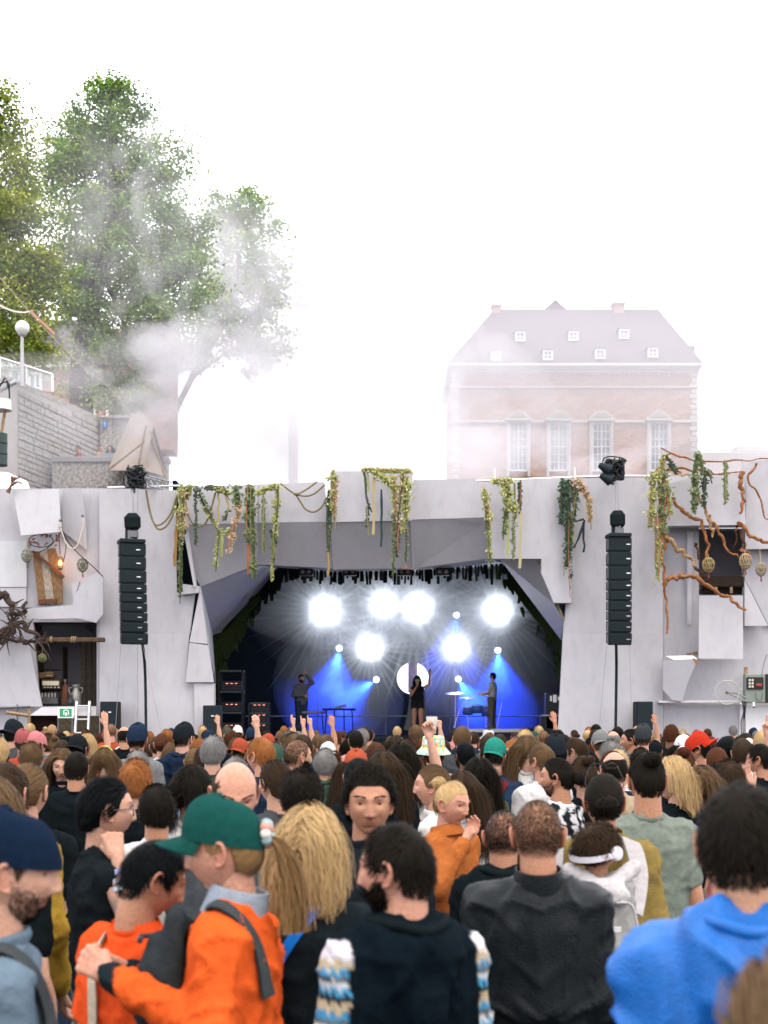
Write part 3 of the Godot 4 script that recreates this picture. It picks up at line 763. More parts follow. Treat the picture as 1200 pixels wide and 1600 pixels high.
	var rc := thing("amplifier_chassis", "open amplifier chassis with small valves on the lowest shelf", "amplifier", at(76, 1100, 34.5))
	blk(rc, "chassis", 64, 1090, 90, 1100, 34.4, 0.3, shade("chassis_grey", lin(0.1, 0.1, 0.1), 0.5, {"metallic": 0.5}), 0.01)
	for k in 5:
		var g := G.new(); g.lathe(Transform3D(Basis.IDENTITY, at(66 + k * 5, 1090, 34.5)), [Vector2(0.02, 0), Vector2(0.03, 0.03), Vector2(0.028, 0.1), Vector2(0, 0.13)], 8); part(rc, "valve", g, shade("valve_glass", lin(0.3, 0.28, 0.26), 0.15))
	var gl2 := thing("fishing_float", "round netted glass float hanging in the niche", "float", at(66, 1030, 34.3))
	gl = G.new(); gl.ball(Transform3D(Basis.from_scale(Vector3.ONE * 0.1), at(66, 1028, 34.3)), 8, 12); part(gl2, "glass", gl, shade("float_glass", lin(0.12, 0.16, 0.05), 0.15))
	for k in 6:
		gl = G.new(); var rp := []
		for s in 13: rp.append(at(66, 1028, 34.3) + Basis(Vector3.UP, k * PI / 6) * Vector3(0.106 * cos(TAU * s / 12), 0.106 * sin(TAU * s / 12), 0))
		gl.tube(rp, [0.007], 4, false); part(gl2, "net_cord", gl, mats["cord_tan"])
	gl = G.new(); gl.tube([at(66, 1024, 34.3), at(66, 1004, 34.3)], [0.008], 4); part(gl2, "string", gl, mats["cord_tan"])
	# milk can, gas bottle, flask
	var mc := thing("milk_can", "dull metal milk can on the niche floor", "can", at(119, 1103, 34.5))
	gl = G.new(); gl.lathe(Transform3D(Basis.IDENTITY, at(119, 1103, 34.5)), [Vector2(0, 0), Vector2(0.13, 0), Vector2(0.13, 0.3), Vector2(0.07, 0.4), Vector2(0.07, 0.45), Vector2(0.1, 0.48), Vector2(0.1, 0.51), Vector2(0, 0.53)], 18); part(mc, "body", gl, shade("can_metal", lin(0.3, 0.29, 0.27), 0.45, {"metallic": 0.6}))
	for s in [-1, 1]:
		gl = G.new(); gl.tube(smooth([at(119, 1103, 34.5) + Vector3(s * 0.09, 0.44, 0.05), at(119, 1103, 34.5) + Vector3(s * 0.17, 0.42, 0.05), at(119, 1103, 34.5) + Vector3(s * 0.14, 0.3, 0.05)]), [0.012], 5); part(mc, "handle", gl, mats["can_metal"])
	var gb := thing("gas_bottle", "rusty gas bottle beside the milk can", "bottle", at(102, 1103, 34.6))
	gl = G.new(); gl.lathe(Transform3D(Basis.IDENTITY, at(102, 1103, 34.6)), [Vector2(0, 0), Vector2(0.1, 0.02), Vector2(0.1, 0.42), Vector2(0.06, 0.5), Vector2(0.03, 0.52), Vector2(0.03, 0.6), Vector2(0, 0.6)], 16); part(gb, "body", gl, shade("rust", lin(0.12, 0.05, 0.03), 0.8))
	gl = G.new(); gl.box(Transform3D(Basis.IDENTITY, at(102, 1103, 34.6) + Vector3(0, 0.62, 0)), Vector3(0.08, 0.06, 0.06), 0.01); part(gb, "valve", gl, shade("steel_dark", Color.BLACK))
	var fl := thing("glass_flask", "dark round glass flask between gas bottle and milk can", "flask", at(110, 1103, 34.35))
	gl = G.new(); gl.lathe(Transform3D(Basis.IDENTITY, at(110, 1103, 34.35)), [Vector2(0, 0), Vector2(0.09, 0.02), Vector2(0.1, 0.1), Vector2(0.05, 0.18), Vector2(0.025, 0.21), Vector2(0.025, 0.26)], 14); part(fl, "body", gl, shade("flask_glass", lin(0.03, 0.04, 0.045), 0.12))
	gl = G.new(); gl.lathe(Transform3D(Basis.IDENTITY, at(110, 1103, 34.35)), [Vector2(0.0, 0.25), Vector2(0.032, 0.25), Vector2(0.03, 0.29), Vector2(0, 0.29)], 10); part(fl, "stopper", gl, wood)
	# emergency exit board, ladder
	var ex := thing("exit_sign", "white board with a green emergency exit doorway symbol", "sign", at(102, 1122, 33.3))
	blk(ex, "board", 90, 1105, 115, 1122, 33.3, 0.03, shade("sign_white", lin(0.75, 0.76, 0.76), 0.5), 0.004)
	blk(ex, "green_field", 93, 1107, 112, 1120, 33.29, 0.008, shade("sign_green", lin(0.03, 0.27, 0.12), 0.5), 0.002)
	for b in [[99, 1109, 100.5, 1117], [106, 1109, 107.5, 1117], [99, 1109, 107.5, 1110.5]]: blk(ex, "doorway_symbol", b[0], b[1], b[2], b[3], 33.28, 0.006, mats["sign_white"], 0.001)
	blk(ex, "arrow_symbol", 102.2, 1113, 104.4, 1118.5, 33.28, 0.006, mats["sign_white"], 0.001)
	for x in [91, 113]: rod(ex, "leg", [[x, 1121], [x, 1250]], 33.35, [0.02], shade("steel_dark", Color.BLACK))
	var ld := thing("ladder", "aluminium ladder leaning against the boards under the niche", "ladder", at(128, 1252, 33.3))
	for x in [[116, 120], [137, 140]]: rod(ld, "stile", [[x[0] - 4, 1250, 33.0], [x[1], 1096, 33.65]], 33.5, [0.035], alu_m())
	for k in 7:
		var f := 0.02 + k * 0.14
		rod(ld, "rung", [[lerpf(120, 112, f), lerpf(1100, 1250, f), lerpf(33.64, 33.0, f)], [lerpf(140, 133, f), lerpf(1100, 1250, f), lerpf(33.64, 33.0, f)]], 33.5, [0.02], alu_m())
	# pale timber post frame
	var pf := thing("post_frame", "thin pale timber frame with a crossbar in front of the set wall", "frame", at(30, 1252, 32.8))
	rod(pf, "post", [[45, 1252], [45, 1104]], 32.8, [0.04], timber("pale_pine", lin(0.5, 0.34, 0.2)), 4)
	rod(pf, "crossbar", [[-20, 1107], [47, 1104]], 32.75, [0.02], shade("steel_dark", Color.BLACK))
	rod(pf, "crossbar", [[10, 1113], [44, 1118]], 32.7, [0.04], timber("pale_pine", Color.WHITE), 4)
	rod(pf, "post", [[27, 1252], [27, 1101]], 32.85, [0.02], shade("steel_dark", Color.BLACK))
	# twisted root limbs
	var root_m := shade("root_brown", lin(0.06, 0.042, 0.035), 0.9)
	root_m.heightmap_enabled = true; root_m.heightmap_scale = 1.5; root_m.uv1_triplanar = true; root_m.uv1_scale = Vector3(5, 5, 5); root_m.heightmap_texture = noise_tex("bark_relief", 0.05, 4, Color(0, 0, 0), Color(1, 1, 1))
	for b in [["gnarled dark root hanging from the edge of the grey patch", [[-30, 925], [5, 932], [18, 945], [33, 962], [42, 940]], 0.1], ["twisted dark root running along the tied beam", [[-30, 1000], [10, 990], [30, 975], [45, 985], [62, 1000], [72, 1005]], 0.08], ["low twisted root tangle beside the niche", [[-20, 985], [0, 1002], [20, 995], [35, 1005], [50, 1008], [70, 998]], 0.06], ["dark root stub rising through the set wall corner", [[-10, 1010], [5, 992], [12, 975], [30, 965]], 0.06]]:
		var t := thing("twisted_root", b[0], "root", at(b[1][0][0], b[1][0][1], 33.3))
		var p := smooth(crooked(b[1], 33.3, 3, 0.08, q))
		var r := []
		for k in p.size(): r.append(lerpf(b[2], b[2] * 0.35, float(k) / p.size()) * q.randf_range(0.8, 1.2))
		var g := G.new(); g.tube(p, r, 7); part(t, "limb", g, root_m)
		for s in 14:
			var o: Vector3 = p[q.randi_range(2, p.size() - 2)]
			var tw := [o]
			var dd := Vector3(q.randf_range(-1, 1), q.randf_range(-0.8, 1), q.randf_range(-0.2, 0.6))
			for k in 4:
				tw.append(tw[-1] + dd * q.randf_range(0.06, 0.12)); dd += Vector3(q.randf_range(-0.7, 0.7), q.randf_range(-0.7, 0.7), q.randf_range(-0.3, 0.3))
			g = G.new(); g.tube(tw, [0.035, 0.028, 0.02, 0.014, 0.006], 5); part(t, "twig", g, root_m)
	var rt := thing("root_stub", "small light brown root stub sticking up on the panel top", "root", at(18, 770, 33.6))
	for b in [[[12, 770], [18, 757], [22, 745]], [[18, 757], [28, 753], [34, 756]], [[21, 748], [28, 747], [31, 743]], [[20, 752], [18, 744]]]:
		var g := G.new(); g.tube(smooth(outline(b, 33.6)), [0.06, 0.05, 0.04, 0.03, 0.02], 6); part(rt, "twig", g, timber("root_light", lin(0.28, 0.17, 0.1)))
	# pale stacked roof panels above the wing
	panel([[-60, 736, 35], [12, 738, 35], [42, 752, 34.6], [46, 763, 34.5], [-60, 763, 34.5]], 34.6, 0.06, paint("white_panel", lin(0.72, 0.72, 0.73)), "roof_panel")
func tube_of(p: Array, r: float, sides := 5) -> G:
	var g := G.new(); g.tube(p, [r], sides)
	return g
func lantern(p: Vector3, r: float, label: String, color: Color, hook: Vector3) -> void:
	var t := thing("wicker_lantern", label, "lantern", p, "wicker lanterns")
	var m := shade("wicker" + color.to_html(), color, 0.9)
	for k in 14:
		var g := G.new()
		var a := TAU * k / 14
		var pts := []
		for s in 9:
			var e := PI * s / 8.0
			var rr := r * sin(e) * (1.0 if s < 5 else 0.92)
			pts.append(p + Vector3(rr * cos(a + 0.25 * sin(e * 2)), r * 1.25 * cos(e), rr * sin(a + 0.25 * sin(e * 2))))
		g.tube(pts, [r * 0.075], 4, false); part(t, "withy", g, m)
	for y in [-0.5, 0.2, 0.8]:
		var g := G.new(); var pts := []
		var rr: float = r * sqrt(1 - y * y * 0.8)
		for s in 15: pts.append(p + Vector3(rr * cos(TAU * s / 14), r * 1.2 * y, rr * sin(TAU * s / 14)))
		g.tube(pts, [r * 0.06], 4, false); part(t, "hoop", g, m)
	var g := G.new(); g.ball(Transform3D(Basis.from_scale(Vector3(r * 0.45, r * 0.6, r * 0.45)), p), 8, 10); part(t, "glass", g, shade("lantern_glass", lin(0.14, 0.16, 0.09), 0.3))
	g = G.new(); g.tube([p + Vector3(0, -r * 1.2, 0), p + Vector3(0.01, -r * 2.2, 0)], [0.012, 0.02], 5); part(t, "tassel", g, shade("tassel_red", lin(0.18, 0.06, 0.05), 0.9))
	g = G.new(); g.tube([p + Vector3(0, r * 1.2, 0), hook], [0.008], 4); part(t, "string", g, shade("cord_tan", lin(0.35, 0.26, 0.15), 0.9))
# ---------------------------------------------------------------- wing with the driftwood
func build_right_wing() -> void:
	var q := RandomNumberGenerator.new(); q.seed = 77
	facade = thing("side_building", "pale angular set wall hung with orange driftwood branches", "set wall", at(1120, 1252, 34))
	panel([[1036.5, 822], [1092, 822], [1092, 1030], [1036.5, 1030]], 34.2, 0.1)
	panel([[1161, 720], [1290, 716], [1290, 1100], [1161, 1100]], 34.25, 0.1)
	panel([[1036.5, 1030.5], [1161, 1030.5], [1161, 1098], [1036.5, 1098]], 34.15, 0.1)
	panel([[1092, 930], [1161, 930], [1161, 1030], [1092, 1030]], 34.2, 0.1)
	panel([[1036.5, 1098.5], [1156, 1098.5], [1156, 1252], [1036.5, 1252]], 34.1, 0.1)
	panel([[1156.5, 1100.5], [1290, 1100.5], [1290, 1252], [1156.5, 1252]], 34.0, 0.1, paint("white_panel", Color.WHITE))
	panel([[1036.5, 745], [1161, 740], [1161, 822], [1036.5, 822]], 34.3, 0.1)
	panel([[1042, 757, 33.6], [1075, 747, 33.55], [1162, 742, 33.55], [1165, 820, 33.4], [1035, 822, 33.4]], 33.5, 0.08)
	panel([[1035, 822.4, 33.4], [1165, 820.6, 33.4], [1163, 824, 34.2], [1037, 825, 34.2]], 33.5, 0.03, wall_paint, "soffit")
	panel([[1034, 822, 33.42], [1052, 796, 33.7], [1062, 790, 33.75], [1110, 820, 33.5]], 33.45, 0.04)
	panel([[1172, 720], [1290, 716], [1290, 856], [1164, 858], [1167, 745]], 33.7, 0.08)
	panel([[1165, 858.5, 33.7], [1290, 856.5, 33.7], [1290, 848, 34.2], [1180, 849, 34.2]], 33.7, 0.03, wall_paint, "soffit")
	panel([[1163.5, 905, 34.15], [1200, 978, 33.9], [1163.5, 978, 33.95]], 34, 0.06)
	panel([[1164, 860], [1290, 860], [1290, 978], [1201, 978], [1164, 904]], 34.15, 0.06)
	panel([[1092, 931, 33.5], [1161, 931, 33.5], [1161, 1030, 33.35], [1092, 1029, 33.35]], 33.4, 0.1)
	panel([[1074, 830], [1083, 832], [1080, 976], [1074, 976]], 34.05, 0.05)
	panel([[1036, 1031, 33.5], [1052, 1031.5, 33.4], [1090, 1030, 33.4], [1077, 1060, 33.45], [1066, 1096, 33.6], [1050, 1094, 33.6], [1036, 1078, 33.6]], 33.5, 0.08)
	panel([[1040, 1025, 33.7], [1083, 1024, 33.6], [1090, 1029.5, 33.4], [1053, 1031, 33.4]], 33.5, 0.04, paint("white_panel", Color.WHITE))
	panel([[1072, 1021], [1091, 1017], [1091, 1024], [1074, 1024]], 33.98, 0.02, timber("torn_ply", Color.WHITE), "torn_edge")
	panel([[1082, 1027], [1091, 1033], [1090, 1040]], 33.38, 0.02, timber("raw_orange", lin(0.55, 0.27, 0.08)), "torn_edge")
	panel([[1030, 1095, 33.7], [1166, 1093.5, 33.7], [1166, 1097, 33.68], [1030, 1098, 33.68]], 33.7, 0.3, wall_paint, "ledge")
	# niche behind the branches
	var nd := wall_paint
	panel([[1085, 815], [1170, 815], [1170, 935], [1085, 935]], 37.0, 0.05, nd, "niche_back")
	panel([[1090, 826], [1092, 826], [1092, 930, 37], [1092, 826, 37]], 34.25, 0.04, nd, "niche_side")
	panel([[1162, 826, 34.3], [1162, 930, 34.3], [1162, 930, 37], [1162, 826, 37]], 34.25, 0.04, nd, "niche_side")
	panel([[1088, 826, 34.3], [1164, 826, 34.3], [1164, 830, 37], [1088, 830, 37]], 34.3, 0.04, nd, "niche_lid")
	panel([[1088, 929, 34.3], [1164, 929, 34.3], [1164, 927, 37], [1088, 927, 37]], 34.3, 0.04, nd, "niche_floor")
	var bm := thing("niche_counter", "dark brown timber counter in the niche between the lanterns", "counter", at(1130, 918, 34.2))
	blk(bm, "beam", 1098, 900, 1162, 917, 34.2, 0.3, timber("counter_wood", lin(0.055, 0.035, 0.025), Vector3(0.6, 6, 6)), 0.02)
	blk(bm, "beam", 1096, 918, 1160, 928, 34.5, 0.3, mats["counter_wood"], 0.02)
	for x in [1117, 1141]: blk(bm, "peg", x, 917, x + 4, 927, 34.1, 0.06, timber("pale_pine", Color.WHITE), 0.005)
	# driftwood branches
	var drift := timber("driftwood", lin(0.52, 0.225, 0.085), Vector3(5, 5, 5))
	drift.albedo_texture = noise_tex("drift_tone", 0.03, 5, Color(0.42, 0.36, 0.34), Color(1, 1, 1))
	var drift2 := timber("driftwood_pale", lin(0.55, 0.34, 0.17), Vector3(5, 5, 5))
	var drift3 := timber("driftwood_dark", lin(0.14, 0.06, 0.04), Vector3(5, 5, 5))
	var branches := [
		["long thin orange branch lying along the roof edge", [[1034, 699, 33.6], [1060, 715], [1085, 719], [1130, 721], [1170, 720], [1230, 715]], 0.045, 33.5, drift],
		["orange branch resting on the pale panel top", [[1036, 734], [1070, 733], [1100, 737], [1125, 741], [1163, 737]], 0.06, 33.3, drift],
		["short bent branch piece below the roof branch", [[1045, 727], [1058, 738], [1068, 742], [1080, 742]], 0.045, 33.2, drift2],
		["flat split branch hanging at the panel corner", [[1160, 738], [1157, 755], [1162, 775], [1163, 785], [1155, 802]], 0.09, 33.2, drift],
		["thin branch leaning from roof branch to wall edge", [[1182, 722], [1169, 745], [1185, 778], [1197, 808], [1215, 820]], 0.05, 33.2, drift],
		["thick orange branch arching from garland to dark niche", [[1050, 778], [1063, 793], [1075, 805], [1095, 815], [1103, 830], [1107, 850], [1104, 872]], 0.085, 33.1, drift],
		["pale bent branch in front of the niche lintel", [[1090, 765], [1098, 790], [1108, 810], [1112, 825], [1113, 840]], 0.08, 33.0, drift2],
		["long branch sloping across the niche to the lantern", [[1108, 806], [1118, 825], [1130, 845], [1143, 865], [1153, 870]], 0.07, 33.05, drift],
		["forked branch at the wall corner reaching down", [[1033, 832], [1042, 842], [1035, 860], [1038, 890], [1036, 920], [1042, 950], [1042, 990]], 0.085, 33.1, drift],
		["stout branch from the garland to the niche edge", [[1040, 840], [1055, 855], [1070, 865], [1083, 876], [1088, 885]], 0.1, 33.1, drift2],
		["dark branch stub meeting the niche counter", [[1085, 884], [1094, 895], [1100, 902]], 0.07, 33.15, drift3],
		["dark bent branch beside the pale niche flap", [[1085, 850], [1092, 865], [1098, 880]], 0.06, 33.6, drift3],
		["long winding branch across the white box panel", [[1038, 915], [1045, 905], [1060, 901], [1082, 900], [1098, 910], [1115, 922], [1135, 932], [1150, 942], [1166, 953]], 0.085, 33.0, drift],
		["branch lying over the ledge by the lanterns", [[1154, 816], [1165, 830], [1178, 840], [1190, 848], [1215, 850]], 0.09, 33.1, drift],
		["dark upright pole beside the lantern niche", [[1160, 828], [1162, 850], [1161, 875], [1160, 898]], 0.07, 33.4, drift3],
		["thin dark twig hanging inside the niche", [[1150, 822], [1149, 840], [1147, 860]], 0.035, 33.5, drift3],
		["twig tip curving over the middle lantern", [[1158, 857], [1166, 862], [1173, 866]], 0.04, 33.1, drift],
		["short orange twig poking out of the garland", [[1028, 732], [1031, 745], [1033, 760]], 0.06, 33.1, drift],
	]
	for b in branches:
		var t := thing("driftwood_branch", b[0], "branch", at(b[1][0][0], b[1][0][1], b[3]))
		var p := smooth(crooked(b[1], b[3], 3, 0.04, q))
		var r := []
		for k in p.size(): r.append(b[2] * 0.8 * lerpf(1.0, 0.5, float(k) / p.size()) * q.randf_range(0.65, 1.25))
		var g := G.new(); g.tube(p, r, 8, true, 0.7); part(t, "limb", g, b[4])
		# a split along the limb shows paler wood
		var s0 := q.randi_range(1, p.size() / 3)
		var strip := []
		for k in range(s0, mini(s0 + p.size() / 2, p.size() - 1)): strip.append(p[k] + Vector3(0.01, 0.01, b[2] * 0.62))
		if strip.size() > 2:
			g = G.new(); g.tube(strip, [0.004, b[2] * 0.32, b[2] * 0.36, b[2] * 0.25, 0.005], 5); part(t, "split", g, drift2 if b[4] != drift2 else timber("driftwood_light", lin(0.7, 0.5, 0.32), Vector3(5, 5, 5)))
	lantern(at(1107, 883, 33.0), 0.14, "round yellow-green wicker lantern in front of the dark niche", lin(0.3, 0.22, 0.1), at(1106, 865, 33.05))
	lantern(at(1165, 877, 32.9), 0.145, "bushy straw lantern under the curved twig", lin(0.36, 0.25, 0.14), at(1162, 858, 33.1))
	lantern(at(1189, 890, 32.9), 0.125, "narrow straw lantern on a string below the ledge", lin(0.3, 0.23, 0.15), at(1187, 858, 33.3))
	# fuse box, bicycle wheel
	var fb := thing("fuse_box", "old grey-green fuse box with switches on the wall ledge", "fuse box", at(1182, 1098, 33.6))
	blk(fb, "case", 1164, 1053, 1196, 1098, 33.5, 0.2, paint("fuse_green", lin(0.2, 0.23, 0.2)), 0.02)
	blk(fb, "switch_panel", 1167, 1058, 1193, 1077, 33.46, 0.05, shade("panel_black", lin(0.02, 0.02, 0.02), 0.5), 0.005)
	for k in 6: blk(fb, "fuse", 1170 + (k % 2) * 4.5, 1061 + (k / 2) * 5, 1173 + (k % 2) * 4.5, 1064.5 + (k / 2) * 5, 33.44, 0.03, shade("fuse_cream", lin(0.5, 0.46, 0.4), 0.5), 0.003)
	blk(fb, "switch", 1182, 1068, 1190, 1072, 33.43, 0.04, shade("switch_red", lin(0.3, 0.05, 0.04), 0.5), 0.003)
	var gh := G.new(); gh.tube(smooth(outline([[1181, 1082], [1182, 1092], [1190, 1093], [1191, 1083]], 33.44)), [0.012], 6); part(fb, "handle", gh, shade("steel_dark", Color.BLACK))
	blk(fb, "cabinet_side", 1196.5, 1053, 1260, 1098, 33.55, 0.2, shade("dark_ply", lin(0.03, 0.032, 0.035), 0.9), 0.02)
	blk(fb, "batten", 1163, 1042, 1168.5, 1060, 33.6, 0.05, timber("pale_pine", Color.WHITE), 0.005)
	var bw := thing("bicycle_wheel", "bare bicycle wheel with spikes and a chain arm on the wall", "wheel", at(1136, 1082, 33.4))
	var c := at(1136, 1082, 33.4)
	var wm := shade("rim_metal", lin(0.4, 0.41, 0.4), 0.4, {"metallic": 0.6})
	var g := G.new(); var rp := []
	for k in 33: rp.append(c + Vector3(0.28 * cos(TAU * k / 32), 0.28 * sin(TAU * k / 32), 0))
	g.tube(rp, [0.012], 6, false); part(bw, "rim", g, wm)
	for k in 14:
		g = G.new(); var a := TAU * k / 14; g.tube([c, c + Vector3(0.28 * cos(a), 0.28 * sin(a), 0)], [0.003], 4); part(bw, "spoke", g, wm)
	for k in 7:
		g = G.new(); var a := TAU * k / 12 + 0.2; g.tube([c + Vector3(0.28 * cos(a), 0.28 * sin(a), 0), c + Vector3(0.36 * cos(a), 0.36 * sin(a), 0)], [0.008, 0.014], 5); part(bw, "spike", g, wm)
	g = G.new(); g.ball(Transform3D(Basis.from_scale(Vector3(0.04, 0.04, 0.06)), c), 6, 10); part(bw, "hub", g, shade("hub_bronze", lin(0.2, 0.16, 0.1), 0.4, {"metallic": 0.7}))
	for b in [[[1136, 1082], [1150, 1083], [1165, 1090]], [[1136, 1082], [1152, 1090], [1166, 1096]]]:
		g = G.new(); g.tube(outline(b, 33.42), [0.018], 6); part(bw, "fork", g, shade("fork_grey", lin(0.2, 0.22, 0.2), 0.5))
	for k in 3:
		solo("cable", tube_of(smooth(outline([[1160 + k * 3, 1096], [1162 + k, 1112 + k * 2], [1158 + k * 3, 1130], [1160 + k * 2, 1160]], 33.3)), 0.014), shade("cable_black", lin(0.012, 0.015, 0.018), 0.6), "black cable dropping from the bicycle wheel to the floor", "cable", "cables under the fuse box")
	solo("cable", tube_of(smooth(outline([[1198, 1022], [1193, 1040], [1190, 1056]], 33.5)), 0.006), mats["cable_black"], "thin wire rising above the fuse box", "cable")
	var cl := thing("ledge_clamp", "small white clamp under the fuse box ledge", "clamp", at(1178, 1103, 33.4))
	blk(cl, "body", 1176.5, 1097, 1179.5, 1104, 33.4, 0.06, shade("sign_white", Color.WHITE), 0.01)
	var gk := G.new(); gk.ball(Transform3D(Basis.from_scale(Vector3(0.02, 0.02, 0.03)), at(1178, 1105, 33.4)), 6, 8); part(cl, "knob", gk, black)
# ---------------------------------------------------------------- hanging speakers, trusses, light clusters
func build_rigging() -> void:
	var q := RandomNumberGenerator.new(); q.seed = 9
	var box_m := shade("array_black", lin(0.006, 0.012, 0.015), 0.6)
	var grille := shade("array_grille", lin(0.01, 0.016, 0.019), 0.85)
	grille.uv1_triplanar = true; grille.uv1_scale = Vector3(14, 14, 14); grille.heightmap_enabled = true; grille.heightmap_scale = 0.4; grille.heightmap_texture = noise_tex("grille_relief", 0.25, 2, Color(0, 0, 0), Color(1, 1, 1), 256)
	var steel := shade("steel_dark", Color.BLACK)
	var badge := alu_m()
	for side in [{"x": 205.0, "top": 850.0, "bot": 1006.0, "w": 42.0, "turn": 0.33, "who": "tall black hanging speaker array by the boarded door wing", "chain": 768.0, "mx": 207.0}, {"x": 966.0, "top": 841.0, "bot": 1007.0, "w": 37.0, "turn": 0.06, "who": "tall black hanging speaker array by the driftwood wing", "chain": 755.0, "mx": 965.0}]:
		var d := 32.6
		var p := at(side.x, side.top, d)
		var t := thing("speaker_array", side.who, "speaker", Vector3(p.x, at(0, side.bot, d).y, p.z), "hanging speaker arrays")
		var w: float = side.w / LENS * d
		var n := 9
		var hs := [1.15, 1.15, 1.15, 0.8, 0.8, 0.8, 0.8, 0.9, 1.0]
		var total := 0.0
		for h in hs: total += h
		var y := p.y
		var ln: float = p.y - at(0, side.bot, d).y
		for k in n:
			var hh: float = hs[k] / total * ln
			var bas := Basis(Vector3.UP, side.turn) * Basis(Vector3.RIGHT, [0.0, 0.0, 0.01, 0.02, 0.04, 0.06, 0.08, 0.12, 0.16][k])
			var cpos := Vector3(p.x + 0.006 * k * (1 if side.x < 600 else 0), y - hh * 0.5, p.z)
			var g := G.new()
			# a cabinet that narrows towards its back
			var fw := w * 0.5 - 0.01
			var fh := hh * 0.5 - 0.005
			var pts := [Vector3(-fw, -fh, 0.2), Vector3(fw, -fh, 0.2), Vector3(fw, fh, 0.2), Vector3(-fw, fh, 0.2), Vector3(-fw * 0.92, -fh * 0.86, -0.2), Vector3(fw * 0.92, -fh * 0.86, -0.2), Vector3(fw * 0.92, fh * 0.86, -0.2), Vector3(-fw * 0.92, fh * 0.86, -0.2)]
			for j in 8: pts[j] = cpos + bas * pts[j]
			for f in [[0, 1, 2, 3], [5, 4, 7, 6], [4, 0, 3, 7], [1, 5, 6, 2], [3, 2, 6, 7], [4, 5, 1, 0]]:
				var nn: Vector3 = (pts[f[2]] - pts[f[0]]).cross(pts[f[3]] - pts[f[1]]).normalized()
				g.face([pts[f[0]], pts[f[1]], pts[f[2]], pts[f[3]]], nn if nn.dot((pts[f[0]] + pts[f[2]]) / 2 - cpos) > 0 else -nn)
			var cab := part(t, "cabinet", g, box_m)
			g = G.new(); g.box(Transform3D(bas, cpos + bas * Vector3(0, 0, 0.21)), Vector3(w - 0.06, hh - 0.05, 0.02), 0.008); part(cab, "grille", g, grille)
			g = G.new(); g.box(Transform3D(bas, cpos + bas * Vector3(w * 0.34 if side.x > 600 else w * 0.2, 0.0, 0.224)), Vector3(0.09, 0.02, 0.008)); part(cab, "badge", g, badge)
			for s in [-1, 1]:
				g = G.new(); g.box(Transform3D(bas, cpos + bas * Vector3(s * (w * 0.5 - 0.004), 0, 0.12)), Vector3(0.02, hh * 0.7, 0.1), 0.004); part(cab, "side_plate", g, steel)
			y -= hh
		var g2 := G.new(); g2.box(Transform3D(Basis(Vector3.UP, side.turn), p + Vector3(0.02, -ln * 0.5, -0.02)), Vector3(w * 0.8, ln * 0.98, 0.3)); part(t, "rear_frame", g2, box_m)
		g2 = G.new(); g2.box(Transform3D(Basis(Vector3.UP, side.turn), p + Vector3(0, 0.05, 0)), Vector3(w * 0.95, 0.09, 0.5), 0.015); part(t, "bumper", g2, box_m)
		g2 = G.new(); g2.box(Transform3D(Basis(Vector3.UP, side.turn), p + Vector3(-0.02, 0.2, 0)), Vector3(0.14, 0.24, 0.2), 0.02); part(t, "hook_block", g2, steel)
		g2 = G.new(); g2.box(Transform3D(Basis(Vector3.UP, side.turn), p + Vector3(-0.08, 0.22, -0.05)), Vector3(0.12, 0.4, 0.15), 0.02); part(t, "bracket", g2, box_m)
		# motor in its bag
		var mp := at(side.mx - (0 if side.x > 600 else 0), side.top - (30 if side.x < 600 else 25), d)
		var mo := thing("chain_hoist", "black bagged chain hoist above the %s speakers" % ("door wing" if side.x < 600 else "driftwood wing"), "hoist", mp)
		g2 = G.new()
		g2.box(Transform3D(Basis(Vector3(0.2, 1, 0.1).normalized(), 0.5), mp + Vector3(0, 0.06, 0)), Vector3(0.36, 0.42, 0.3), 0.1); part(mo, "bag", g2, cloth("bag_black", lin(0.012, 0.018, 0.02)))
		g2 = G.new(); g2.box(Transform3D(Basis(Vector3.UP, 0.4), mp + Vector3(0.02, -0.22, 0)), Vector3(0.2, 0.2, 0.2), 0.03); part(mo, "gearbox", g2, steel)
		g2 = G.new()
		var a := mp + Vector3(0.02, 0.25, 0)
		var b := at(side.mx, side.chain, d)
		for k in 26:
			var cp := a.lerp(b, k / 25.0)
			g2.tube([cp + Vector3(0, -0.03, 0), cp + Vector3(0, 0.03, 0)], [0.012 if k % 2 == 0 else 0.018], 5)
		part(mo, "chain", g2, shade("chain_steel", lin(0.25, 0.25, 0.26), 0.4, {"metallic": 0.8})).set_meta("kind", "stuff")
		# cable bundle to the floor and guy lines
		var bot := at(side.x, side.bot, d)
		var bundle := [bot + Vector3(0.25 if side.x < 600 else -0.05, 0.05, 0), at(side.x + (22 if side.x < 600 else -3), 1060, 33.4), at(side.x + (24 if side.x < 600 else -6), 1252, 33.5)]
		solo("cable_bundle", tube_of(smooth(bundle), 0.035), mats["cable_black"], "thick black cable bundle dropping from the %s speakers" % ("door wing" if side.x < 600 else "driftwood wing"), "cable")
		for s in [[-16, -32], [18, 70]] if side.x < 600 else [[-18, -40], [18, 24]]:
			solo("guy_line", tube_of([at(side.x + s[0], side.bot + 2, d), at(side.x + s[1], 1252, 33.2)], 0.006, 4), shade("line_grey", lin(0.3, 0.3, 0.31), 0.7), "thin grey guy line below the %s speakers" % ("door wing" if side.x < 600 else "driftwood wing"), "line", "guy lines of the speakers" if side.x < 600 else "guy lines of the other speakers")
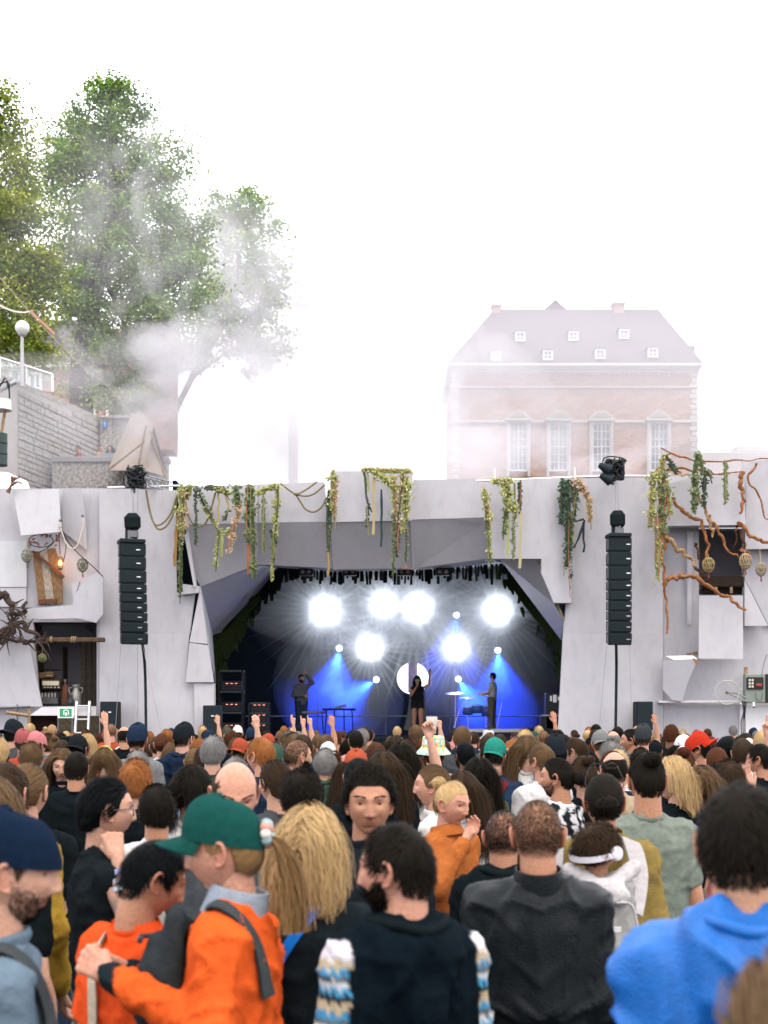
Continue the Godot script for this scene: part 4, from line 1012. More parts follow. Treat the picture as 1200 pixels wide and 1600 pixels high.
	# the truss arms that carry the hoists, wrapped in cable
	for tr in [{"x": 213.0, "y": 748.0, "l": "black cable-wrapped truss end with a thin lattice above the door wing speakers", "ext": [[225, 752, 33.2], [262, 762, 35.5]]}, {"x": 960.0, "y": 735.0, "l": "black truss end with two lamps above the driftwood wing speakers", "ext": [[960, 735, 33.4], [962, 742, 36.0]]}]:
		var c := at(tr.x, tr.y, 32.9)
		var t := thing("truss_arm", tr.l, "truss", c)
		var e: Array = tr.ext
		var a0 := at(e[0][0], e[0][1], e[0][2])
		var a1 := at(e[1][0], e[1][1], e[1][2])
		for o in [Vector3(0.1, 0.13, 0), Vector3(-0.1, 0.13, 0), Vector3(0.1, -0.1, 0), Vector3(-0.1, -0.1, 0)]:
			var g := G.new(); g.tube([a0 + o, a1 + o], [0.02], 6); part(t, "chord", g, steel if tr.x > 600 else shade("truss_grey", lin(0.25, 0.26, 0.28), 0.4, {"metallic": 0.7}))
		for k in 8:
			var f := k / 8.0
			var g := G.new(); g.tube([a0.lerp(a1, f) + Vector3(0.1, 0.13 if k % 2 else -0.1, 0), a0.lerp(a1, f + 0.125) + Vector3(-0.1, -0.1 if k % 2 else 0.13, 0)], [0.012], 5); part(t, "brace", g, steel if tr.x > 600 else mats["truss_grey"])
		# end frame and wound cables
		for o in [[-0.2, -0.2, 0.2, -0.2], [0.2, -0.2, 0.2, 0.22], [0.2, 0.22, -0.2, 0.22], [-0.2, 0.22, -0.2, -0.2], [-0.2, -0.2, 0.2, 0.22], [0.2, -0.2, -0.2, 0.22]]:
			var g := G.new(); g.tube([c + Vector3(o[0], o[1], 0.1), c + Vector3(o[2], o[3], 0.1)], [0.028], 6); part(t, "end_bar", g, steel)
		for k in 16:
			var pp := []
			for j in 6: pp.append(c + Vector3(q.randf_range(-0.25, 0.25), q.randf_range(-0.24, 0.28), q.randf_range(-0.05, 0.25)))
			var g := G.new(); g.tube(smooth(pp), [q.randf_range(0.012, 0.026)], 5); part(t, "wound_cable", g, mats["cable_black"])
		var g3 := G.new(); g3.tube([c + Vector3(-0.05, -0.1, 0.1), c + Vector3(-0.06, -0.34, 0.05)], [0.06, 0.05], 8); part(t, "drop_bar", g3, steel)
		if tr.x > 600:
			for lp in [[945, 731, 0.15], [947, 747, 0.14]]:
				var lc := at(lp[0], lp[1], 32.7)
				var g := G.new(); g.lathe(Transform3D(Basis(Vector3(0, 0.3, 1).normalized(), 1.2), lc), [Vector2(0.0, 0.16), Vector2(0.06, 0.15), Vector2(0.09, 0.05), Vector2(lp[2], -0.12), Vector2(lp[2] - 0.01, -0.12), Vector2(0.05, 0.0), Vector2(0, 0.0)], 16); part(t, "lamp_can", g, box_m)
				g = G.new(); g.tube([lc, lc + Vector3(0.2, 0.06, -0.05)], [0.02], 5); part(t, "lamp_arm", g, steel)
	# small blinder lamps under the header
	for x in [478, 546, 632, 692]:
		var t := thing("blinder_lamp", "black two-eyed blinder lamp tucked under the stage header", "lamp", at(x, 893, 35.4), "blinder lamps under the header")
		blk(t, "housing", x - 11, 887, x + 11, 899, 35.4, 0.2, shade("lamp_body", lin(0.015, 0.017, 0.02), 0.5), 0.02)
		for s in [-5, 5]:
			var g := G.new(); g.ball(Transform3D(Basis.from_scale(Vector3(0.05, 0.05, 0.02)), at(x + s, 893, 35.39)), 6, 12); part(t, "lens", g, shade("blinder_glass", lin(0.25, 0.22, 0.18), 0.2))
# ---------------------------------------------------------------- garlands
func garland_mesh(p0: Vector3, p1: Vector3, leaf: float, width: float, count: int, cols: Array, q: RandomNumberGenerator, sag := Vector3.ZERO) -> G:
	var g := G.new()
	for k in count:
		var f := q.randf()
		var c := p0.lerp(p1, f) + sag * (4.0 * f * (1.0 - f))
		var wv := width * (0.55 + 0.45 * sin(f * 19.0 + p0.x * 7.0)) * lerpf(1.0, 0.5, f)
		c += Vector3(q.randfn(0, 0.42) * wv, q.randf_range(-0.05, 0.05), absf(q.randfn(0, 0.4)) * wv * 0.8)
		var l := leaf * q.randf_range(0.5, 1.1)
		var dir := Vector3(q.randf_range(-0.8, 0.8), -q.randf_range(0.2, 1.0), q.randf_range(-0.2, 0.7)).normalized()
		var nn := Vector3(q.randf_range(-0.7, 0.7), q.randf_range(0.0, 0.9), 1).normalized()
		nn = (nn - dir * nn.dot(dir)).normalized()
		var s := dir.cross(nn) * l * 0.34
		g.col = cols[q.randi() % cols.size()] * q.randf_range(0.55, 1.15)
		g.face([c, c + dir * l * 0.45 + s + nn * l * 0.1, c + dir * l, c + dir * l * 0.45 - s + nn * l * 0.1], nn)
	return g
func build_garlands() -> void:
	var q := RandomNumberGenerator.new(); q.seed = 55
	var leafm := shade("garland_leaf", Color.WHITE, 0.75, {"vertex_color_use_as_albedo": true, "backlight_enabled": true, "backlight": Color(0.25, 0.25, 0.2)})
	var yg := [Color(0.36, 0.36, 0.12), Color(0.28, 0.30, 0.09), Color(0.42, 0.40, 0.2), Color(0.2, 0.24, 0.08)]
	var pk := [Color(0.5, 0.33, 0.24), Color(0.42, 0.28, 0.18), Color(0.35, 0.3, 0.16)]
	var dg := [Color(0.05, 0.085, 0.06), Color(0.07, 0.11, 0.06), Color(0.035, 0.06, 0.05)]
	var mg := [Color(0.14, 0.18, 0.07), Color(0.18, 0.21, 0.1), Color(0.09, 0.13, 0.06)]
	# [label, base px, depth, strands: [x0, y0, x1, y1, width m, leaf m, count, palette], strips: [x0,y0,x1,y1,w,color]]
	var sets := [
		["yellow-green and pink garland column at the header corner", 33.4, [[284, 756, 283, 835, 0.22, 0.09, 420, yg], [290, 760, 285, 835, 0.2, 0.09, 260, pk], [297, 757, 292, 775, 0.2, 0.09, 120, yg], [283, 830, 281, 930, 0.12, 0.08, 200, mg]], [[277, 800, 274, 885, 0.07, lin(0.3, 0.16, 0.06)], [282, 850, 284, 925, 0.06, lin(0.06, 0.08, 0.04)]]],
		["wide garland swag with dark leaves and pink tail on the header", 33.4, [[306, 757, 306, 850, 0.1, 0.08, 120, dg], [308, 762, 332, 808, 0.14, 0.1, 90, dg], [322, 760, 348, 762, 0.2, 0.1, 120, dg], [338, 762, 358, 770, 0.24, 0.09, 160, yg], [318, 790, 345, 830, 0.1, 0.08, 110, yg], [342, 828, 336, 885, 0.1, 0.08, 130, yg], [368, 758, 372, 790, 0.24, 0.1, 220, mg], [374, 790, 358, 862, 0.2, 0.09, 240, pk], [352, 832, 360, 826, 0.1, 0.08, 40, yg], [350, 810, 358, 795, 0.06, 0.1, 22, dg]], [[342, 765, 341, 815, 0.05, lin(0.35, 0.28, 0.12)], [352, 768, 358, 795, 0.05, lin(0.38, 0.3, 0.14)], [348, 830, 346, 870, 0.06, lin(0.3, 0.32, 0.12)]]],
		["double green garland hanging over the opening corner", 33.35, [[388, 757, 387, 840, 0.2, 0.09, 360, mg], [394, 760, 396, 900, 0.2, 0.09, 520, mg], [391, 760, 389, 845, 0.14, 0.09, 160, dg], [402, 770, 430, 757, 0.18, 0.09, 200, yg], [412, 775, 412, 860, 0.1, 0.08, 160, mg], [434, 757, 430, 835, 0.18, 0.09, 300, yg], [428, 835, 427, 880, 0.12, 0.08, 120, mg], [426, 880, 425, 905, 0.06, 0.07, 50, yg]], [[388, 845, 389, 897, 0.07, lin(0.3, 0.12, 0.06)], [433, 800, 428, 870, 0.05, lin(0.32, 0.26, 0.1)], [422, 828, 432, 850, 0.06, lin(0.04, 0.06, 0.05)]]],
		["slim green and pink garland beside the raised centre panel", 33.2, [[521, 735, 519, 800, 0.2, 0.08, 380, yg], [525, 745, 523, 815, 0.12, 0.08, 200, pk], [514, 765, 513, 860, 0.1, 0.08, 200, dg]], [[514, 820, 513, 900, 0.06, lin(0.3, 0.22, 0.1)], [517, 790, 514, 880, 0.05, lin(0.05, 0.07, 0.05)]]],
		["large garland cluster over the raised centre panel", 33.1, [[566, 733, 640, 735, 0.18, 0.09, 330, yg], [590, 738, 618, 762, 0.3, 0.09, 360, yg], [615, 745, 618, 800, 0.2, 0.09, 260, yg], [635, 745, 633, 800, 0.26, 0.09, 420, yg], [628, 740, 622, 820, 0.14, 0.09, 220, pk], [638, 790, 628, 830, 0.16, 0.08, 160, yg], [615, 800, 614, 895, 0.1, 0.08, 150, mg], [623, 820, 620, 870, 0.1, 0.08, 90, dg], [636, 825, 635, 872, 0.08, 0.08, 70, mg], [575, 790, 573, 822, 0.1, 0.08, 60, dg]], [[568, 735, 574, 785, 0.06, lin(0.06, 0.08, 0.05)], [574, 738, 575, 768, 0.06, lin(0.3, 0.32, 0.18)], [585, 745, 584, 835, 0.07, lin(0.42, 0.34, 0.18)], [596, 765, 596, 855, 0.05, lin(0.03, 0.05, 0.05)], [573, 785, 582, 800, 0.05, lin(0.04, 0.06, 0.05)]]],
		["pale green garland bunch on the header end by the sloping drape", 33.3, [[757, 765, 764, 815, 0.2, 0.09, 280, yg], [762, 790, 766, 875, 0.14, 0.08, 220, yg], [772, 750, 800, 750, 0.2, 0.1, 200, yg], [790, 755, 795, 795, 0.3, 0.1, 380, yg], [800, 790, 804, 795, 0.22, 0.1, 140, yg], [790, 795, 788, 835, 0.14, 0.09, 110, mg], [812, 752, 812, 800, 0.1, 0.08, 130, dg], [803, 800, 802, 870, 0.1, 0.08, 110, mg], [762, 790, 760, 812, 0.08, 0.08, 40, pk]], [[793, 800, 794, 868, 0.06, lin(0.34, 0.36, 0.14)], [814, 800, 812, 888, 0.06, lin(0.42, 0.38, 0.22)], [803, 755, 806, 810, 0.05, lin(0.16, 0.18, 0.08)]]],
		["dark green garland with an orange petal loop on the wall", 33.5, [[880, 748, 877, 815, 0.18, 0.1, 330, dg], [888, 750, 886, 880, 0.2, 0.1, 420, dg], [893, 752, 898, 790, 0.14, 0.08, 150, pk], [900, 748, 918, 775, 0.2, 0.1, 190, pk], [919, 775, 922, 812, 0.16, 0.09, 190, [Color(0.5, 0.28, 0.14), Color(0.45, 0.33, 0.2)]], [901, 760, 896, 810, 0.14, 0.1, 110, dg], [885, 870, 883, 886, 0.08, 0.08, 40, dg], [892, 800, 891, 920, 0.05, 0.08, 70, dg], [893, 800, 893, 850, 0.12, 0.09, 120, mg]], [[913, 812, 912, 863, 0.05, lin(0.03, 0.04, 0.045)], [913, 815, 897, 856, 0.05, lin(0.03, 0.04, 0.045)], [900, 815, 913, 811, 0.04, lin(0.03, 0.04, 0.045)]]],
		["thick yellow-green garland curtain at the driftwood wing corner", 33.0, [[1022, 738, 1016, 822, 0.24, 0.09, 560, yg], [1038, 735, 1036, 830, 0.3, 0.1, 420, mg], [1040, 750, 1048, 800, 0.16, 0.1, 160, yg], [1030, 820, 1028, 905, 0.12, 0.08, 200, yg], [1038, 710, 1030, 740, 0.12, 0.09, 120, yg], [1040, 712, 1058, 738, 0.1, 0.1, 60, dg]], [[1030, 745, 1032, 850, 0.08, lin(0.3, 0.12, 0.06)], [1025, 800, 1026, 890, 0.06, lin(0.25, 0.16, 0.07)], [1024, 900, 1024, 915, 0.04, lin(0.4, 0.34, 0.2)], [1035, 760, 1034, 860, 0.05, lin(0.16, 0.14, 0.06)]]],
		["grey-green garland draped over the roof branch", 32.9, [[1090, 708, 1085, 745, 0.14, 0.1, 130, mg], [1086, 740, 1084, 800, 0.22, 0.1, 260, mg], [1092, 708, 1100, 740, 0.1, 0.1, 80, mg], [1101, 735, 1100, 788, 0.12, 0.1, 140, dg], [1100, 735, 1110, 742, 0.12, 0.1, 50, mg]], []],
		["single thin green garland strand over the pale panel", 32.9, [[1133, 720, 1134, 783, 0.08, 0.1, 110, mg]], [[1133, 719, 1134, 770, 0.05, lin(0.2, 0.24, 0.12)]]],
	]
	for s in sets:
		var f: Array = s[2][0]
		var t := thing("hanging_garland", s[0], "garland", at(f[0], f[1], s[1]), "garlands on the stage front")
		for st in s[2]:
			part(t, "leafy_strand", garland_mesh(at(st[0], st[1], s[1]), at(st[2], st[3], s[1]), st[5] * 0.9, st[4] * 0.9, int(st[6] * 1.5), st[7], q), leafm).set_meta("kind", "stuff")
			for e in 1:
				var yl := q.randf_range(-4, 16)
				part(t, "string", tube_of(smooth([at(st[0] + q.randf_range(-3, 3), st[1], s[1] - 0.05), at((st[0] + st[2]) / 2 + q.randf_range(-3, 3), (st[1] + st[3]) / 2, s[1] - 0.08), at(st[2] + q.randf_range(-3, 3), st[3] + yl, s[1] - 0.05)]), q.randf_range(0.008, 0.016), 4), [shade("string_olive", lin(0.2, 0.19, 0.07), 0.9), shade("string_rust", lin(0.3, 0.13, 0.06), 0.9), shade("string_dark", lin(0.05, 0.06, 0.03), 0.9)][q.randi() % 3])
		for st in s[3]:
			var g := G.new()
			var a := at(st[0], st[1], s[1] - 0.02)
			var b := at(st[2], st[3], s[1] - 0.02)
			var pp := []; var nn := []; var ww := []
			for k in 6:
				pp.append(a.lerp(b, k / 5.0) + Vector3(q.randf_range(-0.02, 0.02), 0, q.randf_range(-0.02, 0.02)))
				nn.append(Vector3(q.randf_range(-0.5, 0.5), 0, 1).normalized()); ww.append(st[4] * q.randf_range(0.7, 1.3))
			g.ribbon(pp, ww, nn)
			part(t, "cloth_strip", g, cloth("strip" + st[5].to_html(), st[5]))
	# brown ropes slung between the garlands
	var rm := shade("rope_brown", lin(0.16, 0.13, 0.06), 0.95)
	for r in [[[[228, 765], [234, 800], [243, 820], [256, 816], [268, 800], [277, 773]], "brown rope looping from truss to garland, tight loop"], [[[228, 765], [236, 805], [246, 826], [260, 822], [272, 800], [278, 775]], "brown rope looping from truss to garland, deeper loop"], [[[290, 785], [294, 805], [303, 820], [315, 822], [325, 810], [338, 765]], "brown rope hanging in a loop behind the dark leaves"], [[[438, 755], [452, 766], [462, 772], [475, 775], [490, 772], [508, 757]], "brown rope with a knot, upper strand between garlands"], [[[462, 772], [470, 785], [478, 796], [490, 800], [502, 793], [510, 778]], "brown rope, lower loop below the knot"], [[[466, 772], [480, 764], [495, 753]], "brown rope, short strand rising to the header top"]]:
		solo("rope", tube_of(smooth(outline(r[0], 33.45)), 0.022, 6), rm, r[1], "rope")
	var kn := thing("rope_knot", "thick brown knot where the slung ropes cross", "knot", at(463, 772, 33.43))
	for k in 3:
		var g := G.new(); g.ball(Transform3D(Basis(Vector3.BACK, k * 1.1).scaled(Vector3(0.06, 0.035, 0.04)), at(462 + k * 1.2, 772, 33.42)), 6, 8); part(kn, "turn", g, rm)
# ---------------------------------------------------------------- trees, terrace, palace
func tree(label: String, d: float, lobes: Array, trunk: Array, leaf: float, clumps: int, per: int, palette: Array, seed_: int) -> void:
	var q := RandomNumberGenerator.new(); q.seed = seed_
	var t := thing("tall_tree", label, "tree", at(trunk[0][0], trunk[0][1], d), "trees on the terrace")
	var bark := shade("bark", lin(0.055, 0.045, 0.035), 0.95)
	bark.uv1_triplanar = true; bark.heightmap_enabled = true; bark.heightmap_scale = 4.0; bark.heightmap_texture = noise_tex("bark_relief", 0.05, 4, Color(0, 0, 0), Color(1, 1, 1)); bark.uv1_scale = Vector3(1.2, 0.5, 1.2)
	var leafm := shade("tree_leaf", Color.WHITE, 0.75, {"metallic_specular": 0.15, "vertex_color_use_as_albedo": true, "backlight_enabled": true, "backlight": Color(0.5, 0.55, 0.3)})
	var g := G.new()
	var tp := smooth(outline(trunk, d))
	var rr := []
	for k in tp.size(): rr.append(lerpf(0.52 if d < 70.0 else 0.2, 0.12, float(k) / tp.size()))
	g.tube(tp, rr, 10)
	var crown := G.new()
	var px := d / LENS
	var vol := 0.0
	for l in lobes: vol += l[2] * l[3]
	for l in lobes:
		var c := at(l[0], l[1], d + q.randf_range(-0.6, 0.6))
		var n := int(clumps * l[2] * l[3] / vol)
		# a limb to each lobe
		var root: Vector3 = tp[clampi(int(tp.size() * q.randf_range(0.35, 0.85)), 0, tp.size() - 1)]
		g.tube(smooth([root, root.lerp(c, 0.5) + Vector3(0, 0.4, 0), c]), [0.16, 0.13, 0.1, 0.08, 0.06, 0.05, 0.04, 0.03, 0.02], 6)
		for k in n:
			var dir := Vector3(q.randfn(), q.randfn(), q.randfn()).normalized()
			var e := pow(q.randf(), 0.45)
			var cc := c + Vector3(dir.x * l[2] * px, dir.y * l[3] * px, dir.z * l[2] * px * 0.9) * e
			if k % 5 == 0: g.tube([c.lerp(cc, 0.2), cc], [0.03, 0.008], 4, false)
			var base: Color = palette[q.randi() % palette.size()] * q.randf_range(0.75, 1.2)
			var cr := q.randf_range(0.35, 0.8)
			for j in per:
				var o := Vector3(q.randfn(), q.randfn() * 0.55, q.randfn()) * cr * 0.55
				var p := cc + o
				var nn := Vector3(q.randf_range(-0.7, 0.7), q.randf_range(0.1, 1.0), q.randf_range(-0.7, 0.7)).normalized()
				var a := Vector3(q.randf_range(-1, 1), q.randf_range(-0.8, 0.3), q.randf_range(-1, 1)).normalized()
				a = (a - nn * a.dot(nn)).normalized()
				var s := a.cross(nn) * leaf * 0.36
				var ll := leaf * q.randf_range(0.7, 1.3)
				crown.col = base * q.randf_range(0.8, 1.25)
				crown.face([p, p + a * ll * 0.5 + s, p + a * ll, p + a * ll * 0.5 - s], nn)
	part(t, "trunk", g, bark)
	part(t, "crown", crown, leafm)
func build_far() -> void:
	var q := RandomNumberGenerator.new(); q.seed = 3
	var lime := [Color(0.2, 0.31, 0.07), Color(0.16, 0.265, 0.06), Color(0.26, 0.34, 0.075), Color(0.12, 0.21, 0.055)]
	var gold := [Color(0.3, 0.33, 0.05), Color(0.22, 0.27, 0.05), Color(0.12, 0.18, 0.04)]
	tree("tallest leafy tree rising through the smoke on the terrace", 58.0, [[175, 190, 62, 60], [120, 225, 55, 55], [150, 300, 95, 75], [245, 265, 60, 55], [200, 390, 115, 95], [265, 455, 75, 95], [130, 455, 75, 95], [195, 540, 95, 60], [280, 545, 55, 45], [175, 150, 38, 26], [290, 370, 45, 70], [90, 260, 35, 45], [150, 600, 60, 30], [225, 612, 55, 26], [190, 628, 40, 22]], [[128, 665], [127, 560], [150, 450], [175, 320], [178, 200]], 0.16, 760, 84, lime, 1)
	tree("yellow-green tree cut off by the edge above the globe lamp", 50.0, [[-10, 165, 42, 42], [5, 215, 45, 40], [-15, 290, 70, 70], [15, 330, 60, 45], [20, 400, 70, 60], [30, 455, 65, 60], [10, 520, 65, 50], [55, 420, 40, 40], [60, 545, 30, 30]], [[-60, 660], [-55, 480], [-40, 320], [-25, 200]], 0.14, 360, 90, gold, 2)
	tree("hazy grey-green tree fading into the smoke", 76.0, [[350, 335, 45, 38], [395, 345, 45, 50], [370, 420, 68, 60], [410, 450, 45, 70], [350, 500, 60, 70], [405, 540, 50, 60]], [[225, 900], [245, 720], [300, 590], [352, 500], [375, 400]], 0.24, 260, 50, lime, 3)
	# terrace and its stone wall
	var stone := shade("pale_stone", lin(0.52, 0.5, 0.48), 0.95)
	stone.uv1_triplanar = true; stone.uv1_world_triplanar = true; stone.uv1_scale = Vector3(0.5, 0.5, 0.5); stone.albedo_texture = noise_tex("stone_tone", 0.025, 6, Color(0.55, 0.54, 0.53), Color(1, 1, 1)); stone.heightmap_enabled = true; stone.heightmap_scale = 2.5; stone.heightmap_texture = noise_tex("stone_relief", 0.04, 5, Color(0, 0, 0), Color(1, 1, 1))
	var g := G.new()
	var top := [at(-260, 640, 57), at(155, 658, 57), at(215, 668, 62), at(150, 672, 80), at(100, 640, 130), at(-400, 640, 130)]
	for p in top: p.y = 14.0
	var flat := []
	for p in top: flat.append(Vector3(p.x, 14.0, p.z))
	g.slab(flat, Vector3(0, -0.3, 0))
	solo("terrace", g, shade("earth", lin(0.14, 0.12, 0.08), 0.95), "earth terrace behind the stone wall", "", "", "structure")
	var w0 := at(-140, 530, 44); var w1 := at(27, 600, 50); var w2 := at(156, 657, 57)
	var wall := thing("stone_wall", "tall pale rubble stone wall sloping down behind the stage", "wall", Vector3(w1.x, 0, w1.z))
	for sgm in [[w0, w1], [w1, w2]]:
		g = G.new()
		var a: Vector3 = sgm[0]; var b: Vector3 = sgm[1]
		g.slab([a, b, Vector3(b.x, 0, b.z), Vector3(a.x, 0, a.z)], Vector3(-0.3, 0, -0.5)); part(wall, "core", g, shade("mortar", lin(0.36, 0.345, 0.33), 0.95))
		g = G.new(); g.slab([a + Vector3(0, 0.14, 0.06), b + Vector3(0, 0.14, 0.06), b + Vector3(0, -0.06, 0.06), a + Vector3(0, -0.06, 0.06)], Vector3(-0.3, 0, -0.6)); part(wall, "coping", g, stone)
	g = G.new()
	var nrm := (w2 - w1).cross(Vector3.UP).normalized()
	if nrm.z < 0: nrm = -nrm
	var y := 6.5
	while y < 15.0:
		var hh := q.randf_range(0.14, 0.3)
		var f := 0.0
		var ln := Vector2(w2.x - w1.x, w2.z - w1.z).length()
		while f < 1.0:
			var sw := q.randf_range(0.25, 0.75)
			var p := w1.lerp(w2, f + sw * 0.5 / ln)
			if y + hh < p.y - 0.1:
				var dx := (w2 - w1); dx.y = 0; dx = dx.normalized()
				g.box(Transform3D(Basis(dx, Vector3.UP, nrm), Vector3(p.x, y + hh * 0.5, p.z) + nrm * q.randf_range(0.0, 0.05)), Vector3(sw - 0.04, hh - 0.035, 0.12), 0.025)
			f += sw / ln
		y += hh
	part(wall, "stone_course", g, stone).set_meta("kind", "stuff")
	# glass balustrade on the wall and globe lamp
	var bal := thing("balustrade", "low glass balustrade on top of the stone wall", "balustrade", at(40, 605, 46.6))
	var am := alu_m()
	for s in [[[-60, 540], [82, 585]], [[82, 585], [82, 612]]]: rod(bal, "rail", s[0] if s[0][0] is Array else s, 46.6, [0.04], am)
	for x in [[0, 558, 592], [41, 572, 600]]: rod(bal, "post", [[x[0], x[1]], [x[0], x[2]]], 46.6, [0.03], am)
	for s in [[[-58, 543], [40, 574], [40, 602], [-58, 560]], [[42, 575], [81, 587], [81, 613], [42, 603]]]:
		g = G.new(); g.slab(outline(s, 46.6), Vector3(0, 0, -0.02)); part(bal, "pane", g, shade("clear_glass", Color(0.8, 0.85, 0.85, 0.16), 0.08, {"transparency": BaseMaterial3D.TRANSPARENCY_ALPHA}))
	var lp := thing("globe_lamp", "street lamp with a frosted white globe on a grey pole", "street lamp", at(35, 600, 46.5))
	rod(lp, "pole", [[35, 604], [34.5, 520]], 46.5, [0.07, 0.05], shade("pole_grey", lin(0.36, 0.36, 0.37), 0.5, {"metallic": 0.4}), 8)
	g = G.new(); g.ball(Transform3D(Basis.from_scale(Vector3.ONE * 0.235), at(35, 512, 46.5)), 12, 18); part(lp, "globe", g, shade("globe_glass", lin(0.6, 0.6, 0.57), 0.25))
	g = G.new(); g.lathe(Transform3D(Basis.IDENTITY, at(35, 512, 46.5)), [Vector2(0.05, -0.3), Vector2(0.12, -0.26), Vector2(0.15, -0.2), Vector2(0.14, -0.16)], 14); part(lp, "collar", g, mats["pole_grey"])
	# pink house behind the trees
	var hs := thing("pink_house", "pink brick house with white windows behind the tree trunk", "house", at(100, 660, 70))
	var pink := brick_mat("pink_brick", lin(0.50, 0.30, 0.24))
	g = G.new(); g.box(Transform3D(Basis.IDENTITY, at(95, 615, 71.5)), Vector3(11.5, 6.0, 2.0)); part(hs, "wall", g, pink)
	g = G.new(); g.slab(outline([[-120, 570], [200, 570], [165, 500], [-90, 500]], 70), Vector3(0, 0, -4)); part(hs, "roof", g, shade("roof_slate", lin(0.16, 0.15, 0.16), 0.8))
	for w in [[30, 600, 22, 40], [55, 606, 14, 40], [140, 628, 12, 34], [180, 632, 20, 30], [196, 632, 14, 30]]:
		var a := at(w[0], w[1], 70.4); var sx: float = w[2] / LENS * 70.4; var sy: float = w[3] / LENS * 70.4
		var wn := window_part(hs, a, sx, sy, 2, 2)
	g = G.new(); g.box(Transform3D(Basis.IDENTITY, at(30, 572, 70.2)), Vector3(6, 0.2, 0.5)); part(hs, "cornice", g, shade("white_trim", lin(0.62, 0.61, 0.6), 0.8))
	var fbx := thing("flower_box", "window box of red flowers on the stone steps", "flower box", at(187, 650, 60))
	g = G.new(); g.box(Transform3D(Basis.IDENTITY, at(187, 647, 60)), Vector3(0.85, 0.22, 0.3), 0.02); part(fbx, "box", g, shade("planter_grey", lin(0.3, 0.3, 0.28), 0.8))
	g = G.new()
	for k in 160:
		var p := at(187, 642, 60) + Vector3(q.randf_range(-0.45, 0.45), q.randf_range(-0.05, 0.3), q.randf_range(-0.1, 0.2))
		var nn := Vector3(q.randf_range(-0.6, 0.6), q.randf_range(0, 0.8), 1).normalized()
		var a := nn.cross(Vector3.UP).normalized() * 0.05; var b := nn.cross(a.normalized()) * 0.05
		g.col = Color(0.55, 0.05, 0.03) if q.randf() < 0.55 else Color(0.05, 0.1, 0.03)
		g.face([p - a, p + b, p + a, p - b], nn)
	part(fbx, "flowers", g, shade("petals", Color.WHITE, 0.7, {"vertex_color_use_as_albedo": true})).set_meta("kind", "stuff")
	# stone pillar with a number board, low parapet
	var pl := thing("stone_pillar", "grey stone pillar carrying a number board", "pillar", at(166, 722, 56.5))
	blk(pl, "shaft", 156, 652, 174, 735, 56.5, 0.5, stone, 0.03)
	blk(pl, "cap", 154, 649, 210, 653, 56.4, 0.7, stone, 0.03)
	blk(pl, "flank", 174.5, 654, 205, 735, 56.7, 0.4, stone, 0.03)
	var nb := thing("number_board", "small blue board with a white figure 1 on the pillar", "sign", at(164, 664, 56.3))
	blk(nb, "board", 159.5, 659, 168.5, 668, 56.4, 0.03, shade("sign_blue", lin(0.04, 0.16, 0.5), 0.5), 0.004)
	var tm := TextMesh.new(); tm.text = "1"; tm.font_size = 32; tm.pixel_size = 0.0062; tm.depth = 0.01
	var fnt := SystemFont.new(); fnt.font_names = PackedStringArray(["Droid Sans"]); tm.font = fnt
	var tmi := MeshInstance3D.new(); tmi.name = "figure"; tmi.mesh = tm; tmi.material_override = shade("sign_white", Color.WHITE); nb.add_child(tmi); tmi.position = at(164, 663.6, 56.36) - nb.position
	var pp := thing("parapet", "low grey stone parapet with people leaning on it", "parapet", at(160, 760, 52))
	blk(pp, "wall", 81, 722, 262, 800, 52.0, 0.4, stone, 0.02)
	blk(pp, "coping", 79, 713, 264, 722, 51.9, 0.6, shade("coping_grey", lin(0.24, 0.24, 0.25), 0.9), 0.03)
	# tarpaulin tent
	var tn := thing("tarpaulin_tent", "beige tarpaulin tent stretched over poles beside the steps", "tent", at(225, 730, 51))
	var tarp := cloth("tarp", lin(0.52, 0.44, 0.38))
	for f in [[[205, 648, 52], [222, 645, 51], [180, 735, 50.5], [168, 735, 51.5]], [[222, 645, 51], [240, 665, 50.5], [225, 735, 50], [180, 735, 50.5]], [[222, 645, 51], [240, 665, 50.5], [262, 745, 51.5], [225, 735, 50]]]:
		g = G.new(); g.slab(outline(f, 51), Vector3(0, 0, -0.02)); part(tn, "cloth", g, tarp)
	for s in [[[228, 665], [215, 735]], [[235, 675], [258, 745]], [[168, 735], [226, 690]]]: rod(tn, "pole", s, 49.9, [0.04], timber("pale_pine", Color.WHITE), 6)
	# barrel stack with a white hood at the edge
	var brl := thing("barrel_stack", "stack of dark metal barrels under a white lamp hood", "barrel", at(0, 735, 36))
	for k in 3:
		g = G.new(); g.lathe(Transform3D(Basis.IDENTITY, at(0, 728 - k * 17, 36)), [Vector2(0, 0), Vector2(0.18, 0), Vector2(0.19, 0.02), Vector2(0.18, 0.13), Vector2(0.19, 0.14), Vector2(0.18, 0.15), Vector2(0.19, 0.25), Vector2(0.18, 0.27), Vector2(0, 0.27)], 18); part(brl, "barrel", g, shade("barrel_dark", lin(0.04, 0.055, 0.055), 0.45, {"metallic": 0.5}))
	rod(brl, "post", [[2, 678], [8, 640]], 36, [0.04], timber("pale_pine", Color.WHITE), 6)
	g = G.new(); g.lathe(Transform3D(Basis.IDENTITY, at(0, 640, 36)), [Vector2(0, 0.25), Vector2(0.26, 0.24), Vector2(0.28, 0.2), Vector2(0.28, 0.0), Vector2(0.3, -0.02), Vector2(0, -0.01)], 20); part(brl, "hood", g, paint("white_panel", Color.WHITE))
	for s in [[[-5, 612], [8, 590], [14, 600], [15, 622]], [[0, 600], [10, 596], [14, 608]]]: rod(brl, "cable", s, 36, [0.02], mats["cable_black"])
	rod(brl, "arm", [[-10, 615], [25, 596]], 36.1, [0.06], shade("pole_grey", Color.WHITE))
